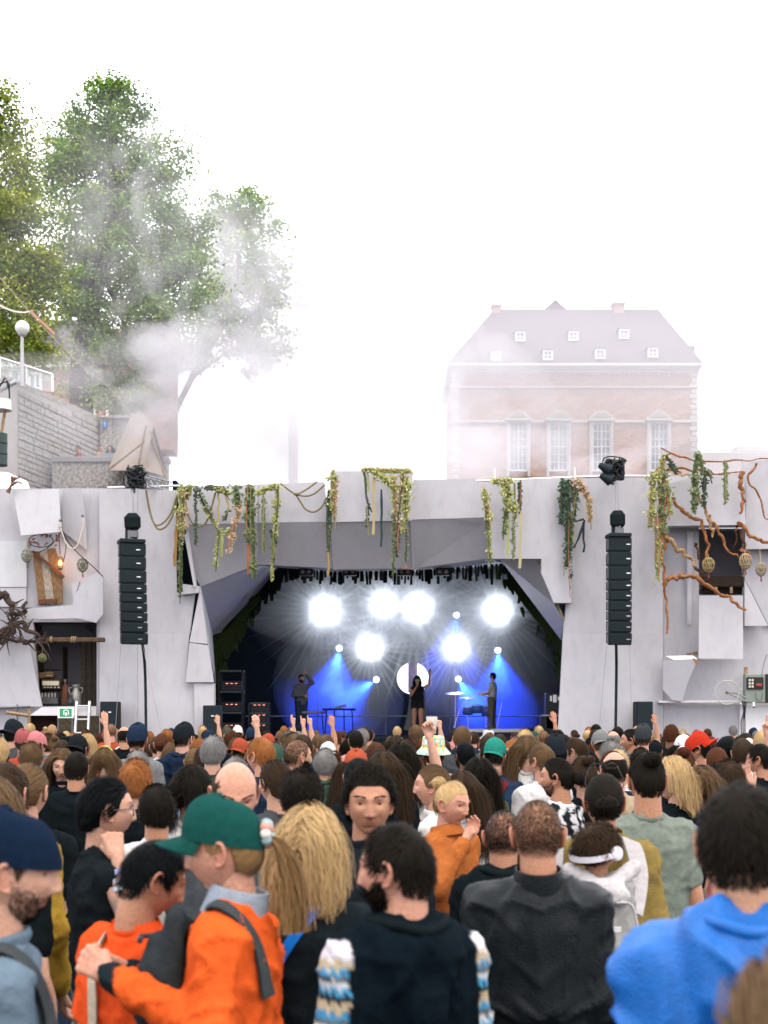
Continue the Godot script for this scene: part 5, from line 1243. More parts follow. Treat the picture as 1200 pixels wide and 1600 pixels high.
	# slack line with a faded streamer
	solo("slack_line", tube_of(smooth(outline([[-10, 422], [40, 480], [90, 535], [138, 580], [175, 610], [206, 650]], 47)), 0.012), shade("line_tan", lin(0.4, 0.33, 0.26), 0.9), "long slack line running down past the trees", "line")
	g = G.new()
	var sp := smooth(outline([[47, 485], [60, 498], [75, 512], [85, 522]], 46.9)); var sn := []; var sw2 := []
	for k in sp.size(): sn.append(Vector3(0.2, 0.5, 1).normalized()); sw2.append(0.08)
	g.ribbon(sp, sw2, sn); solo("streamer", g, cloth("streamer_red", lin(0.4, 0.2, 0.16)), "faded red streamer tied along the slack line", "streamer")
	g = G.new()
	sp = smooth(outline([[-10, 472], [15, 484], [35, 488], [48, 486]], 46.9)); sn.clear(); sw2.clear()
	for k in sp.size(): sn.append(Vector3(0.1, 0.7, 1).normalized()); sw2.append(0.08)
	g.ribbon(sp, sw2, sn); solo("streamer", g, cloth("streamer_pale", lin(0.55, 0.45, 0.42)), "pale streamer sagging to the slack line by the globe lamp", "streamer")
	build_palace()
	# church spire far behind the hazy tree
	var ch := thing("church_spire", "faint church spire beyond the hazy tree", "spire", at(458, 640, 125))
	g = G.new(); g.box(Transform3D(Basis.IDENTITY, at(458, 480, 126) - Vector3(0, 19, 0)), Vector3(0.8, 38.0, 0.8)); part(ch, "tower", g, shade("spire_stone", lin(0.42, 0.41, 0.42), 0.9))
	g = G.new(); g.lathe(Transform3D(Basis.IDENTITY, at(458, 480, 126)), [Vector2(1.6, 0), Vector2(1.1, 0.6), Vector2(0.6, 2.6), Vector2(0.12, 5.2), Vector2(0.0, 5.8)], 8); part(ch, "steeple", g, shade("spire_slate", lin(0.1, 0.1, 0.12), 0.8))
func brick_mat(key: String, color: Color) -> StandardMaterial3D:
	if mats.has(key): return mats[key]
	var m := shade(key, color, 0.95)
	if not tex.has("brick"):
		var im := Image.create(256, 256, false, Image.FORMAT_RGB8)
		var q := RandomNumberGenerator.new(); q.seed = 8
		var tone := {}
		for y in 256:
			var r := y / 16
			for x in 256:
				var xx := (x + (r % 2) * 16) % 256
				var bidx := Vector2i(xx / 32, r)
				if not tone.has(bidx): tone[bidx] = q.randf_range(0.72, 1.0)
				var v: float = tone[bidx]
				var joint := y % 16 < 2 or xx % 32 < 2
				im.set_pixel(x, y, Color(0.95, 0.97, 1.0) if joint else Color(v, v * 0.96, v * 0.94))
		tex["brick"] = ImageTexture.create_from_image(im)
	m.albedo_texture = tex["brick"]; m.uv1_triplanar = true; m.uv1_world_triplanar = true; m.uv1_scale = Vector3(0.5, 0.5, 0.5)
	return m
# a window: frame, glazing bars, panes behind them
func window_part(who: Node3D, c: Vector3, w: float, h: float, nx: int, ny: int, fr: Material = null) -> MeshInstance3D:
	var white: Material = fr if fr else shade("white_trim", lin(0.62, 0.61, 0.6), 0.8)
	var g := G.new()
	g.box(Transform3D(Basis.IDENTITY, c + Vector3(0, h / 2 + 0.06, 0)), Vector3(w + 0.24, 0.12, 0.22)); g.box(Transform3D(Basis.IDENTITY, c - Vector3(0, h / 2 + 0.06, 0)), Vector3(w + 0.24, 0.12, 0.22))
	g.box(Transform3D(Basis.IDENTITY, c + Vector3(w / 2 + 0.06, 0, 0)), Vector3(0.12, h, 0.2)); g.box(Transform3D(Basis.IDENTITY, c - Vector3(w / 2 + 0.06, 0, 0)), Vector3(0.12, h, 0.2))
	for k in range(1, nx): g.box(Transform3D(Basis.IDENTITY, c + Vector3(-w / 2 + w * k / nx, 0, -0.02)), Vector3(0.09 if k * 2 == nx else 0.045, h, 0.1))
	for k in range(1, ny): g.box(Transform3D(Basis.IDENTITY, c + Vector3(0, -h / 2 + h * k / ny, -0.022)), Vector3(w, 0.045 if k * 2 != ny else 0.08, 0.09))
	var o := part(who, "window", g, white)
	var glass := shade("far_glass", lin(0.16, 0.19, 0.23), 0.12)
	for i in nx:
		for j in ny:
			var gg := G.new()
			gg.box(Transform3D(Basis.IDENTITY, c + Vector3(-w / 2 + w * (i + 0.5) / nx, -h / 2 + h * (j + 0.5) / ny, -0.06)), Vector3(w / nx - 0.04, h / ny - 0.04, 0.02))
			part(o, "pane", gg, glass)
	return o
func build_palace() -> void:
	var d := 92.0
	var p := thing("brick_palace", "large hazy brick palace with a slate hip roof and pedimented windows", "building", at(898, 1125, d))
	var s := LENS / d
	var brick := brick_mat("palace_brick", lin(0.48, 0.3, 0.2))
	var trim := shade("palace_stone", lin(0.46, 0.44, 0.41), 0.9)
	var slate := shade("palace_slate", lin(0.105, 0.085, 0.1), 0.75)
	slate.uv1_triplanar = true; slate.uv1_world_triplanar = true; slate.uv1_scale = Vector3(0.6, 0.9, 0.6); slate.albedo_texture = noise_tex("slate_tone", 0.05, 4, Color(0.8, 0.8, 0.8), Color(1, 1, 1))
	var g := G.new()
	var l := at(708, 580, d); var r := at(1090, 580, d)
	g.box(Transform3D(Basis.IDENTITY, Vector3((l.x + r.x) / 2, l.y / 2, -d - 5)), Vector3(r.x - l.x, l.y, 10.0)); part(p, "wall", g, brick)
	# quoins
	for x in [712.0, 1085.0]:
		for k in 22:
			var w: float = 14.0 if k % 2 == 0 else 9.0
			blk(p, "quoin", x - w / 2, 582 + k * 8.4, x + w / 2, 589.4 + k * 8.4, d - 0.12, 0.25, trim, 0.04)
	# cornice, friezes, string courses
	for b in [[700, 567, 1099, 572, 0.9], [703, 572.5, 1096, 576, 0.6], [706, 576.4, 1093, 582, 0.25], [707, 603, 1091, 606.5, 0.2], [707, 656, 1091, 661, 0.18]]:
		blk(p, "string_course", b[0], b[1], b[2], b[3], d - b[4], b[4] + 0.1, trim, 0.05)
	for k in 24: blk(p, "bracket", 716 + k * 15.6, 582.2, 718.4 + k * 15.6, 586, d - 0.3, 0.4, trim, 0.03)
	# windows with pediments
	var white := shade("palace_white", lin(0.6, 0.6, 0.6), 0.8)
	for w in [[810, 0], [873, 1], [940, 2], [1030, 0]]:
		var c := at(w[0], 698, d - 0.06)
		var wn := window_part(p, c, 25 / s, 72 / s, 4, 6, white)
		for sx in [-1, 1]: blk(wn, "jamb", w[0] + sx * 16.5 - 2.2, 657, w[0] + sx * 16.5 + 2.2, 745, d - 0.25, 0.3, trim, 0.03)
		blk(wn, "lintel", w[0] - 21, 653, w[0] + 21, 657.4, d - 0.5, 0.5, trim, 0.03)
		var pts := []
		if w[1] == 0 and w[0] > 900:
			pts = [[w[0] - 20, 652.6], [w[0], 638], [w[0] + 20, 652.6]]
		else:
			for k in 11: pts.append([w[0] - 20 + 4 * k, 652.6 - 12 * sin(PI * k / 10.0)])
		g = G.new(); g.slab(outline(pts, d - 0.45), Vector3(0, 0, -0.45)); part(wn, "pediment", g, trim)
		var inner := []
		for q in pts: inner.append([w[0] + (q[0] - w[0]) * 0.72, 651.8 + (q[1] - 652.6) * 0.7])
		g = G.new(); g.slab(outline(inner, d - 0.5), Vector3(0, 0, -0.05)); part(wn, "tympanum", g, shade("tympanum", lin(0.3, 0.27, 0.24), 0.9))
	# roof: four slopes
	var e := [at(700, 567, d - 0.7), at(1099, 567, d - 0.7)]
	var el: Vector3 = e[0]; var er: Vector3 = e[1]
	var bl := Vector3(el.x, el.y, -d - 10.7); var br := Vector3(er.x, er.y, -d - 10.7)
	var rl := at(772, 485, d + 4.6); var rr := at(1028, 483, d + 4.6)
	rl.y = rr.y
	for f in [[el, er, rr, rl], [bl, br, rr, rl], [el, bl, rl], [er, br, rr]]:
		g = G.new(); var nn: Vector3 = (f[1] - f[0]).cross(f[2] - f[0]).normalized()
		if nn.y < 0: nn = -nn
		g.slab(f, -nn * 0.15); part(p, "roof", g, slate)
	var pk := at(868, 468, d + 9); var pa := at(846, 487, d + 9); var pb := at(890, 487, d + 9)
	g = G.new(); g.slab([pa, pk, pb], Vector3(0, 0, -3)); part(p, "gable", g, slate)
	for c in [[768, 785, 473], [957, 978, 470]]:
		blk(p, "chimney", c[0] + 2, c[2] + 5, c[1] - 2, 500, d + 4.2, 0.9, shade("chimney_brick", lin(0.3, 0.2, 0.17), 0.9), 0.03)
		blk(p, "chimney_cap", c[0], c[2], c[1], c[2] + 4.6, d + 4.1, 1.1, trim, 0.05)
	for w in [[813, 526], [896, 525], [975, 522], [775, 556], [856, 555], [938, 553], [1020, 551]]:
		var f: float = (567.0 - w[1]) / 84.0
		var dd := lerpf(d - 0.7, d + 4.6, f) - 0.75
		blk(p, "dormer", w[0] - 8, w[1] - 8, w[0] + 8, w[1] + 7, dd, 1.6, slate, 0.03)
		window_part(p, at(w[0], w[1], dd - 0.05), 10 / s, 10 / s, 2, 2, white)
		blk(p, "dormer_roof", w[0] - 9.5, w[1] - 10, w[0] + 9.5, w[1] - 8.2, dd - 0.2, 1.9, slate, 0.02)
	for w in [[715, 548, 724, 560], [1076, 540, 1086, 556]]: blk(p, "end_dormer", w[0], w[1], w[2], w[3], d + 1.0, 1.5, slate, 0.03)
	# lower range beside it
	var lw := thing("low_range", "low faint pale building range beside the palace", "building", at(1160, 1125, 100))
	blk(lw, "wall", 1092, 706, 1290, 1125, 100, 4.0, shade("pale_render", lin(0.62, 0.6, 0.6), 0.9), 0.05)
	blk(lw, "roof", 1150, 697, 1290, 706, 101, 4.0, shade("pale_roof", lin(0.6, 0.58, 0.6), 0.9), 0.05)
# ---------------------------------------------------------------- drifting stage smoke
func build_smoke() -> void:
	var q := RandomNumberGenerator.new(); q.seed = 21
	var s := Node3D.new()
	s.name = "smoke"; add_child(s); s.position = at(480, 700, 45)
	s.set_meta("label", "drifting white smoke rising behind the stage front"); s.set_meta("category", "smoke"); s.set_meta("kind", "stuff")
	# [x, y, depth, half width px, half height px, optical depth through the middle]
	var puffs := [[260, 440, 48, 300, 130, 0.12], [240, 300, 48, 260, 130, 0.12], [940, 620, 78, 460, 130, 0.55], [940, 560, 82, 460, 150, 0.5], [450, 470, 100, 130, 140, 1.1], [458, 640, 94, 75, 190, 0.8], [470, 600, 66, 130, 110, 0.6], [60, 670, 44, 160, 110, 0.3], [1190, 718, 84, 170, 40, 0.8], [480, 715, 52, 300, 60, 0.5], [640, 730, 54, 260, 50, 0.5]]
	# clouds of small shreds: [centre, spread, depths, how many, half widths, half heights, optical depths]
	for c in [[345, 645, 115, 55, 44, 50, 28, 30, 105, 20, 55, 0.131, 0.261], [520, 690, 130, 34, 42, 48, 22, 40, 130, 20, 50, 0.1, 0.2], [285, 610, 55, 50, 43, 47, 28, 25, 80, 18, 45, 0.145, 0.348], [400, 440, 55, 85, 58, 68, 20, 25, 75, 16, 50, 0.145, 0.29], [740, 660, 75, 65, 60, 76, 20, 30, 100, 20, 60, 0.145, 0.319], [440, 580, 60, 75, 52, 60, 14, 30, 90, 20, 60, 0.09, 0.17], [890, 728, 130, 16, 56, 62, 10, 40, 120, 12, 28, 0.087, 0.189], [210, 585, 60, 28, 44, 48, 11, 25, 70, 12, 30, 0.087, 0.203], [140, 690, 60, 30, 43, 46, 6, 30, 80, 15, 35, 0.072, 0.145]]:
		for k in int(c[6]):
			puffs.append([c[0] + q.randfn(0, c[2]), c[1] + q.randfn(0, c[3]), q.randf_range(c[4], c[5]), q.randf_range(c[7], c[8]), q.randf_range(c[9], c[10]), q.randf_range(c[11], c[12])])
	# wisps that climb through the trees
	var paths := [[[310, 600], [240, 470], [225, 330], [195, 150]], [[250, 570], [150, 430], [120, 330], [190, 220]], [[330, 560], [285, 430], [295, 320], [230, 200]]]
	for k in 42:
		var f := q.randf()
		var pa: Array = paths[k % 3]
		var i := mini(int(f * 3), 2)
		var u := f * 3 - i
		puffs.append([lerpf(pa[i][0], pa[i + 1][0], u) + q.randfn(0, 18), lerpf(pa[i][1], pa[i + 1][1], u) + q.randfn(0, 14), q.randf_range(47, 52), q.randf_range(16, 75), q.randf_range(7, 24), q.randf_range(0.05, 0.14)])
	for p in puffs:
		var px: float = p[2] / LENS
		var dz := minf(p[3], p[4]) * px * 1.8
		fog("puff", at(p[0], p[1], p[2]), Vector3(p[3] * px * 2, p[4] * px * 2, dz * 2), p[5] / (2.0 * dz), 0, Basis(Vector3.BACK, q.randf_range(-0.2, 0.2) if p[3] > 105 else q.randf_range(-0.9, 0.9) + (1.2 if p[1] < 520 else 0.0)), Color(0.98, 0.97, 1.0), "", s)
# ---------------------------------------------------------------- smooth joined limbs: tapered capsules on a grid, meshed as surface nets
func limbs(prims: Array, cell: float, blend: float) -> G:
	var n := prims.size()
	var A := PackedVector3Array(); var BA := PackedVector3Array(); var IB := PackedFloat32Array(); var RA := PackedFloat32Array(); var RD := PackedFloat32Array()
	var lo := Vector3.ONE * 1e9
	var hi := -lo
	for p in prims:
		var a: Vector3 = p[0]
		var b: Vector3 = p[1]
		var m := maxf(p[2], p[3]) + blend * 0.5 + cell * 2.0
		lo = lo.min(a.min(b) - Vector3.ONE * m); hi = hi.max(a.max(b) + Vector3.ONE * m)
		A.append(a); BA.append(b - a); IB.append(1.0 / maxf((b - a).length_squared(), 1e-9)); RA.append(p[2]); RD.append(p[3] - p[2])
	const B := 4
	var bx := int(ceil((hi.x - lo.x) / (cell * B)))
	var by := int(ceil((hi.y - lo.y) / (cell * B)))
	var bz := int(ceil((hi.z - lo.z) / (cell * B)))
	var nx := bx * B + 1
	var ny := by * B + 1
	var nz := bz * B + 1
	var sx := 1
	var sy := nx
	var sz := nx * ny
	var grid := PackedFloat32Array(); grid.resize(nx * ny * nz); grid.fill(1e9)
	var at_ := PackedInt32Array(); at_.resize(nx * ny * nz); at_.fill(-1)
	var active := PackedInt32Array()
	var hd := cell * B * 0.867
	var near := PackedInt32Array()
	var dist := PackedFloat32Array(); dist.resize(n)
	for kz in bz:
		for ky in by:
			for kx in bx:
				var c := lo + Vector3(kx + 0.5, ky + 0.5, kz + 0.5) * (cell * B)
				var dm := 1e9
				for q in n:
					var pa := c - A[q]
					var h := clampf(pa.dot(BA[q]) * IB[q], 0.0, 1.0)
					var d := (pa - BA[q] * h).length() - RA[q] - RD[q] * h
					dist[q] = d
					if d < dm: dm = d
				if dm > hd + blend or dm < -hd - cell: continue
				near.clear()
				for q in n:
					if dist[q] < dm + 2.0 * hd + blend: near.append(q)
				active.append(kx); active.append(ky); active.append(kz)
				for z in range(kz * B, kz * B + B + 1):
					for y in range(ky * B, ky * B + B + 1):
						for x in range(kx * B, kx * B + B + 1):
							var idx := x + y * sy + z * sz
							if grid[idx] < 1e8: continue
							var p := lo + Vector3(x, y, z) * cell
							var r := 1e8
							for q in near:
								var pa := p - A[q]
								var h := clampf(pa.dot(BA[q]) * IB[q], 0.0, 1.0)
								var d := (pa - BA[q] * h).length() - RA[q] - RD[q] * h
								var e := blend - absf(d - r)
								r = minf(r, d) - (e * e * 0.25 / blend if e > 0.0 else 0.0)
							grid[idx] = r
	var g := G.new()
	var corner := PackedInt32Array([0, sx, sy, sx + sy, sz, sx + sz, sy + sz, sx + sy + sz])
	var off := [Vector3(0, 0, 0), Vector3(1, 0, 0), Vector3(0, 1, 0), Vector3(1, 1, 0), Vector3(0, 0, 1), Vector3(1, 0, 1), Vector3(0, 1, 1), Vector3(1, 1, 1)]
	var edges := PackedInt32Array([0, 1, 2, 3, 4, 5, 6, 7, 0, 2, 1, 3, 4, 6, 5, 7, 0, 4, 1, 5, 2, 6, 3, 7])
	for k in range(0, active.size(), 3):
		for z in range(active[k + 2] * B, active[k + 2] * B + B):
			for y in range(active[k + 1] * B, active[k + 1] * B + B):
				for x in range(active[k] * B, active[k] * B + B):
					var idx := x + y * sy + z * sz
					var ins := 0
					for q in 8:
						if grid[idx + corner[q]] < 0.0: ins += 1
					if ins == 0 or ins == 8: continue
					var acc := Vector3.ZERO
					var cnt := 0
					for e in range(0, 24, 2):
						var d0 := grid[idx + corner[edges[e]]]
						var d1 := grid[idx + corner[edges[e + 1]]]
						if (d0 < 0.0) != (d1 < 0.0):
							var o0: Vector3 = off[edges[e]]
							acc += o0.lerp(off[edges[e + 1]], d0 / (d0 - d1)); cnt += 1
					at_[idx] = g.add(lo + (Vector3(x, y, z) + acc / cnt) * cell, Vector3.ZERO)
	var strides := [[sx, sy, sz], [sy, sz, sx], [sz, sx, sy]]
	for k in range(0, active.size(), 3):
		for z in range(active[k + 2] * B, active[k + 2] * B + B):
			for y in range(active[k + 1] * B, active[k + 1] * B + B):
				for x in range(active[k] * B, active[k] * B + B):
					var idx := x + y * sy + z * sz
					if at_[idx] < 0: continue
					for s in strides:
						var i0: int = idx
						if (grid[idx] < 0.0) == (grid[idx + s[0]] < 0.0): continue
						var i1: int = idx - s[1]
						var i2: int = idx - s[1] - s[2]
						var i3: int = idx - s[2]
						if i2 < 0 or at_[i1] < 0 or at_[i2] < 0 or at_[i3] < 0: continue
						if grid[idx] < 0.0:
							g.tri(at_[i0], at_[i1], at_[i2]); g.tri(at_[i0], at_[i2], at_[i3])
						else:
							g.tri(at_[i0], at_[i2], at_[i1]); g.tri(at_[i0], at_[i3], at_[i2])
	renormal(g)
	return g
func renormal(g: G) -> void:
	for k in g.n.size(): g.n[k] = Vector3.ZERO
	for k in range(0, g.i.size(), 3):
		var a := g.i[k]; var b := g.i[k + 1]; var c := g.i[k + 2]
		var nm := (g.v[b] - g.v[a]).cross(g.v[c] - g.v[a])
		g.n[a] += nm; g.n[b] += nm; g.n[c] += nm
	for k in g.n.size(): g.n[k] = g.n[k].normalized()
# folds of cloth: long soft ridges
func folds(g: G, amp: float, scale: Vector3, seed_: int) -> void:
	var f := FastNoiseLite.new()
	f.seed = seed_; f.noise_type = FastNoiseLite.TYPE_SIMPLEX_SMOOTH; f.frequency = 1.0; f.fractal_octaves = 2; f.fractal_gain = 0.35
	var c := scale.x / 5.5
	for k in g.v.size():
		var p := g.v[k] * c
		var w := absf(p.x)
		var r1 := maxf(0.0, 1.0 - absf(f.get_noise_3d(p.x * 6.5 + p.y * 1.5, p.y * 1.7, p.z * 6.5)) * 3.2)
		var r2 := maxf(0.0, 1.0 - absf(f.get_noise_3d(w * 5.0 - p.y * 6.0 + 10.0, p.y * 2.5 + w * 2.5, p.z * 4.0 + 20.0)) * 3.2)
		g.v[k] += g.n[k] * ((r1 * r1 * 0.8 + r2 * r2 * 0.9 - 0.35) * amp)
	renormal(g)

# ---------------------------------------------------------------- heads
func skull(d: Vector3) -> Vector3:
	var p := Vector3(d.x * 0.0755, d.y * 0.115, d.z * 0.097)
	var t := smoothstep(0.02, -0.115, p.y)
	if d.z > 0.0:
		p.z *= 1.0 - 0.1 * t; p.x *= 1.0 - 0.24 * t * t
	else:
		p.z *= 1.0 - 0.5 * t; p.x *= 1.0 - 0.2 * t
		p.y = lerpf(p.y, maxf(p.y, -0.1), -d.z)
	p.x *= 1.0 + 0.05 * smoothstep(-0.01, 0.05, p.y)
	return p
func bump(v: float, c: float, w: float) -> float:
	return exp(-((v - c) / w) * ((v - c) / w))
func face_at(d: Vector3, sex: String) -> Vector3:
	var p := skull(d)
	if p.z < 0.02: return p
	var x := p.x
	var y := p.y
	var ax := absf(x)
	var k := 0.75 if sex == "f" else 1.0
	var o := 0.006 * k * bump(y, 0.025, 0.011) * exp(-pow(x / 0.045, 4.0))
	o -= 0.0125 * bump(ax, 0.031, 0.015) * bump(y, 0.006, 0.0115)
	var u := (0.022 - y) / 0.057
	if u > -0.2:
		var h := lerpf(0.003, 0.0255, pow(clampf(u, 0.0, 1.0), 1.2)) if u <= 1.0 else 0.0255 * exp(-pow((u - 1.0) / 0.15, 2.0))
		o += h * k * (1.0 if sex == "m" else 1.15) * bump(x, 0.0, lerpf(0.0085, 0.0125, clampf(u, 0, 1))) * smoothstep(-0.2, 0.1, u)
	o += 0.006 * k * bump(ax, 0.0125, 0.006) * bump(y, -0.035, 0.007)
	o += 0.005 * bump(ax, 0.042, 0.02) * bump(y, -0.022, 0.02)
	var lips := exp(-pow(x / 0.024, 4.0))
	o += 0.0075 * lips * bump(y, -0.0625, 0.0105) - 0.0055 * lips * bump(y, -0.0615, 0.0028)
	o -= 0.003 * bump(y, -0.079, 0.006) * bump(x, 0, 0.03)
	o += 0.009 * bump(x, 0, 0.022) * bump(y, -0.098, 0.015)
	p.z += o
	return p
var head_cache := {}
func head_g(sex: String, nu := 72, nv := 76) -> G:
	var key := "%s%d" % [sex, nu]
	if head_cache.has(key): return head_cache[key]
	var g := G.new()
	for j in nv + 1:
		var el := lerpf(-PI / 2, PI / 2, float(j) / nv)
		for i in nu + 1:
			var s := lerpf(-1.0, 1.0, float(i) / nu)
			var az := PI * signf(s) * pow(absf(s), 1.4)
			var d := Vector3(sin(az) * cos(el), sin(el), cos(az) * cos(el))
			var p := face_at(d, sex)
			g.col = Color.WHITE
			if p.z > 0.05:
				var m := exp(-pow(p.x / 0.024, 4.0)) * bump(p.y, -0.0625, 0.0085)
				g.col = Color.WHITE.lerp(Color(0.82, 0.55, 0.52) if sex == "f" else Color(0.85, 0.66, 0.62), clampf(m * 1.3, 0, 1))
			g.add(p, Vector3.ZERO)
	for j in nv:
		for i in nu:
			var p := j * (nu + 1) + i
			g.tri(p, p + nu + 2, p + 1); g.tri(p, p + nu + 1, p + nu + 2)
	renormal(g)
	for j in nv + 1:  # one seam at the back
		var a := j * (nu + 1)
		var b := a + nu
		var nm := (g.n[a] + g.n[b]).normalized()
		g.n[a] = nm; g.n[b] = nm
	for k in nu + 1:
		g.n[k] = Vector3.DOWN; g.n[nv * (nu + 1) + k] = Vector3.UP
	for k in g.n.size():
		if g.n[k].dot(g.v[k]) < -0.02: g.n[k] = -g.n[k]
	# ears
	g.col = Color(1.0, 0.9, 0.88)
	for sd in [-1.0, 1.0]:
		var e := G.new(); e.col = g.col
		var ring := []
		for a in 15:
			var t := deg_to_rad(lerpf(-110, 165, a / 14.0))
			ring.append(Vector3(0.006 + 0.004 * sin(t), 0.003 + sin(t) * 0.0305, -cos(t) * 0.0175))
		e.tube(ring, [0.004, 0.006, 0.006, 0.005, 0.005, 0.005, 0.005, 0.005, 0.005, 0.005, 0.005, 0.005, 0.0045, 0.004, 0.003], 7)
		e.ball(Transform3D(Basis.from_scale(Vector3(0.004, 0.029, 0.016)), Vector3(0.002, 0.001, 0)), 8, 12)
		e.ball(Transform3D(Basis.from_scale(Vector3(0.006, 0.009, 0.008)), Vector3(0.002, -0.028, 0.006)), 6, 8)
		e.ball(Transform3D(Basis.from_scale(Vector3(0.005, 0.008, 0.004)), Vector3(0.004, -0.004, 0.013)), 5, 6)
		g.take(e, Transform3D(Basis(Vector3.UP, -0.35 * sd) * Basis.from_scale(Vector3(sd, 1, 1)) * Basis(Vector3.RIGHT, -0.15), Vector3(sd * 0.0745, -0.006, -0.006)))
	head_cache[key] = g
	return g
func eyes_for(t: Node3D, xf: Transform3D) -> void:
	for sd in [-1.0, 1.0]:
		var g := G.new()
		var c := Vector3(sd * 0.0305, 0.0055, 0.0665)
		var rings := 12
		for r in rings + 1:
			var e := PI * r / rings
			g.col = Color(0.012, 0.009, 0.008) if r <= 2 else (Color(0.07, 0.04, 0.022) if r == 3 else Color(0.62, 0.58, 0.55))
			for s in 15:
				var a := TAU * s / 14
				var d := Vector3(sin(e) * cos(a), sin(e) * sin(a), cos(e))
				g.add(xf * (c + d * 0.0122), (xf.basis * d).normalized())
		for r in rings:
			for s in 14:
				var p := r * 15 + s
				g.tri(p, p + 1, p + 16); g.tri(p, p + 16, p + 15)
		var o := MeshInstance3D.new(); o.name = "eye"; o.mesh = g.mesh(); o.material_override = shade("eye", Color.WHITE, 0.15, {"vertex_color_use_as_albedo": true}); t.add_child(o, true)
func lids_and_brows(g: G, hairc: Color, skinlike := Color(0.93, 0.82, 0.8)) -> void:
	# in head axes; lids are shells over the eyeballs
	for sd in [-1.0, 1.0]:
		var c := Vector3(sd * 0.0305, 0.0055, 0.0665)
		for low in [false, true]:
			g.col = skinlike
			var first := g.v.size()
			for r in 7:
				var e := lerpf(PI * 0.5, 0.22, r / 6.0) if not low else lerpf(-PI * 0.5, -0.42, r / 6.0)
				for s in 11:
					var a := lerpf(-1.35, 1.35, s / 10.0)
					var d := Vector3(sin(a) * cos(e), sin(e), cos(a) * cos(e))
					g.add(c + d * 0.0136, d)
			for r in 6:
				for s in 10:
					var p := first + r * 11 + s
					g.tri(p, p + 1, p + 12); g.tri(p, p + 12, p + 11)
			if not low:
				g.col = Color(0.03, 0.02, 0.02)
				var pts := []; var wid := []; var nms := []
				for s in 9:
					var a := lerpf(-1.1, 1.1, s / 8.0)
					var d := Vector3(sin(a) * cos(0.22), sin(0.22), cos(a) * cos(0.22))
					pts.append(c + d * 0.0142); wid.append(0.0022); nms.append(d)
				g.ribbon(pts, wid, nms)
		var q := RandomNumberGenerator.new(); q.seed = 3
		for k in 40:
			var f := q.randf()
			var x := lerpf(0.012, 0.05, f)
			var dd := Vector3(sd * x, 0.027 + 0.005 * sin(f * 2.4) + q.randf_range(-0.0025, 0.0025), 0)
			var zz := face_at(Vector3(dd.x / 0.079, dd.y / 0.115, sqrt(maxf(0.05, 1 - pow(dd.x / 0.079, 2) - pow(dd.y / 0.115, 2)))), "m").z + 0.0012
			var p := Vector3(dd.x, dd.y, zz)
			g.col = hairc * q.randf_range(0.7, 1.3); g.col.a = 1
			var nn := Vector3(sd * 0.3, 0.2, 1).normalized()
			g.ribbon([p, p + Vector3(sd * 0.006, 0.0025, -0.001), p + Vector3(sd * 0.011, 0.002, -0.003)], [0.0016, 0.0018, 0.0005], [nn, nn, nn])
# ---------------------------------------------------------------- hair: many thin strands over a close cap
func hairline(az: float, high := 0.0) -> float:
	az = absf(az)
	if az < 0.7: return 0.07 + high
	if az < 1.1: return lerpf(0.07 + high, 0.045 + high, (az - 0.7) / 0.4)
	if az < 1.35: return lerpf(0.045 + high, -0.012, (az - 1.1) / 0.25)
	if az < 1.5: return lerpf(-0.012, 0.022, (az - 1.35) / 0.15)
	if az < 1.85: return 0.022
	if az < 2.15: return lerpf(0.022, -0.05, (az - 1.85) / 0.3)
	return lerpf(-0.05, -0.074, clampf((az - 2.15) / 0.5, 0, 1))
func push_out(p: Vector3, off: float) -> Vector3:
	var r := Vector3(0.0775 + off, 0.117 + off, 0.0985 + off)
	var e := Vector3(p.x / r.x, p.y / r.y, p.z / r.z)
	if p.y < -0.02: # neck and jaw are slimmer than the skull
		var t := smoothstep(-0.02, -0.11, p.y)
		var rr := lerpf(1.0, 0.68, t)
		var flat := Vector2(p.x / (r.x * rr), p.z / (r.z * rr))
		var l := flat.length()
		if l < 1.0 and l > 1e-4: return Vector3(p.x / l, p.y, p.z / l)
		return p
	var m := e.length()
	if m < 1.0 and m > 1e-4: return p / m
	return p
var hair_cache := {}
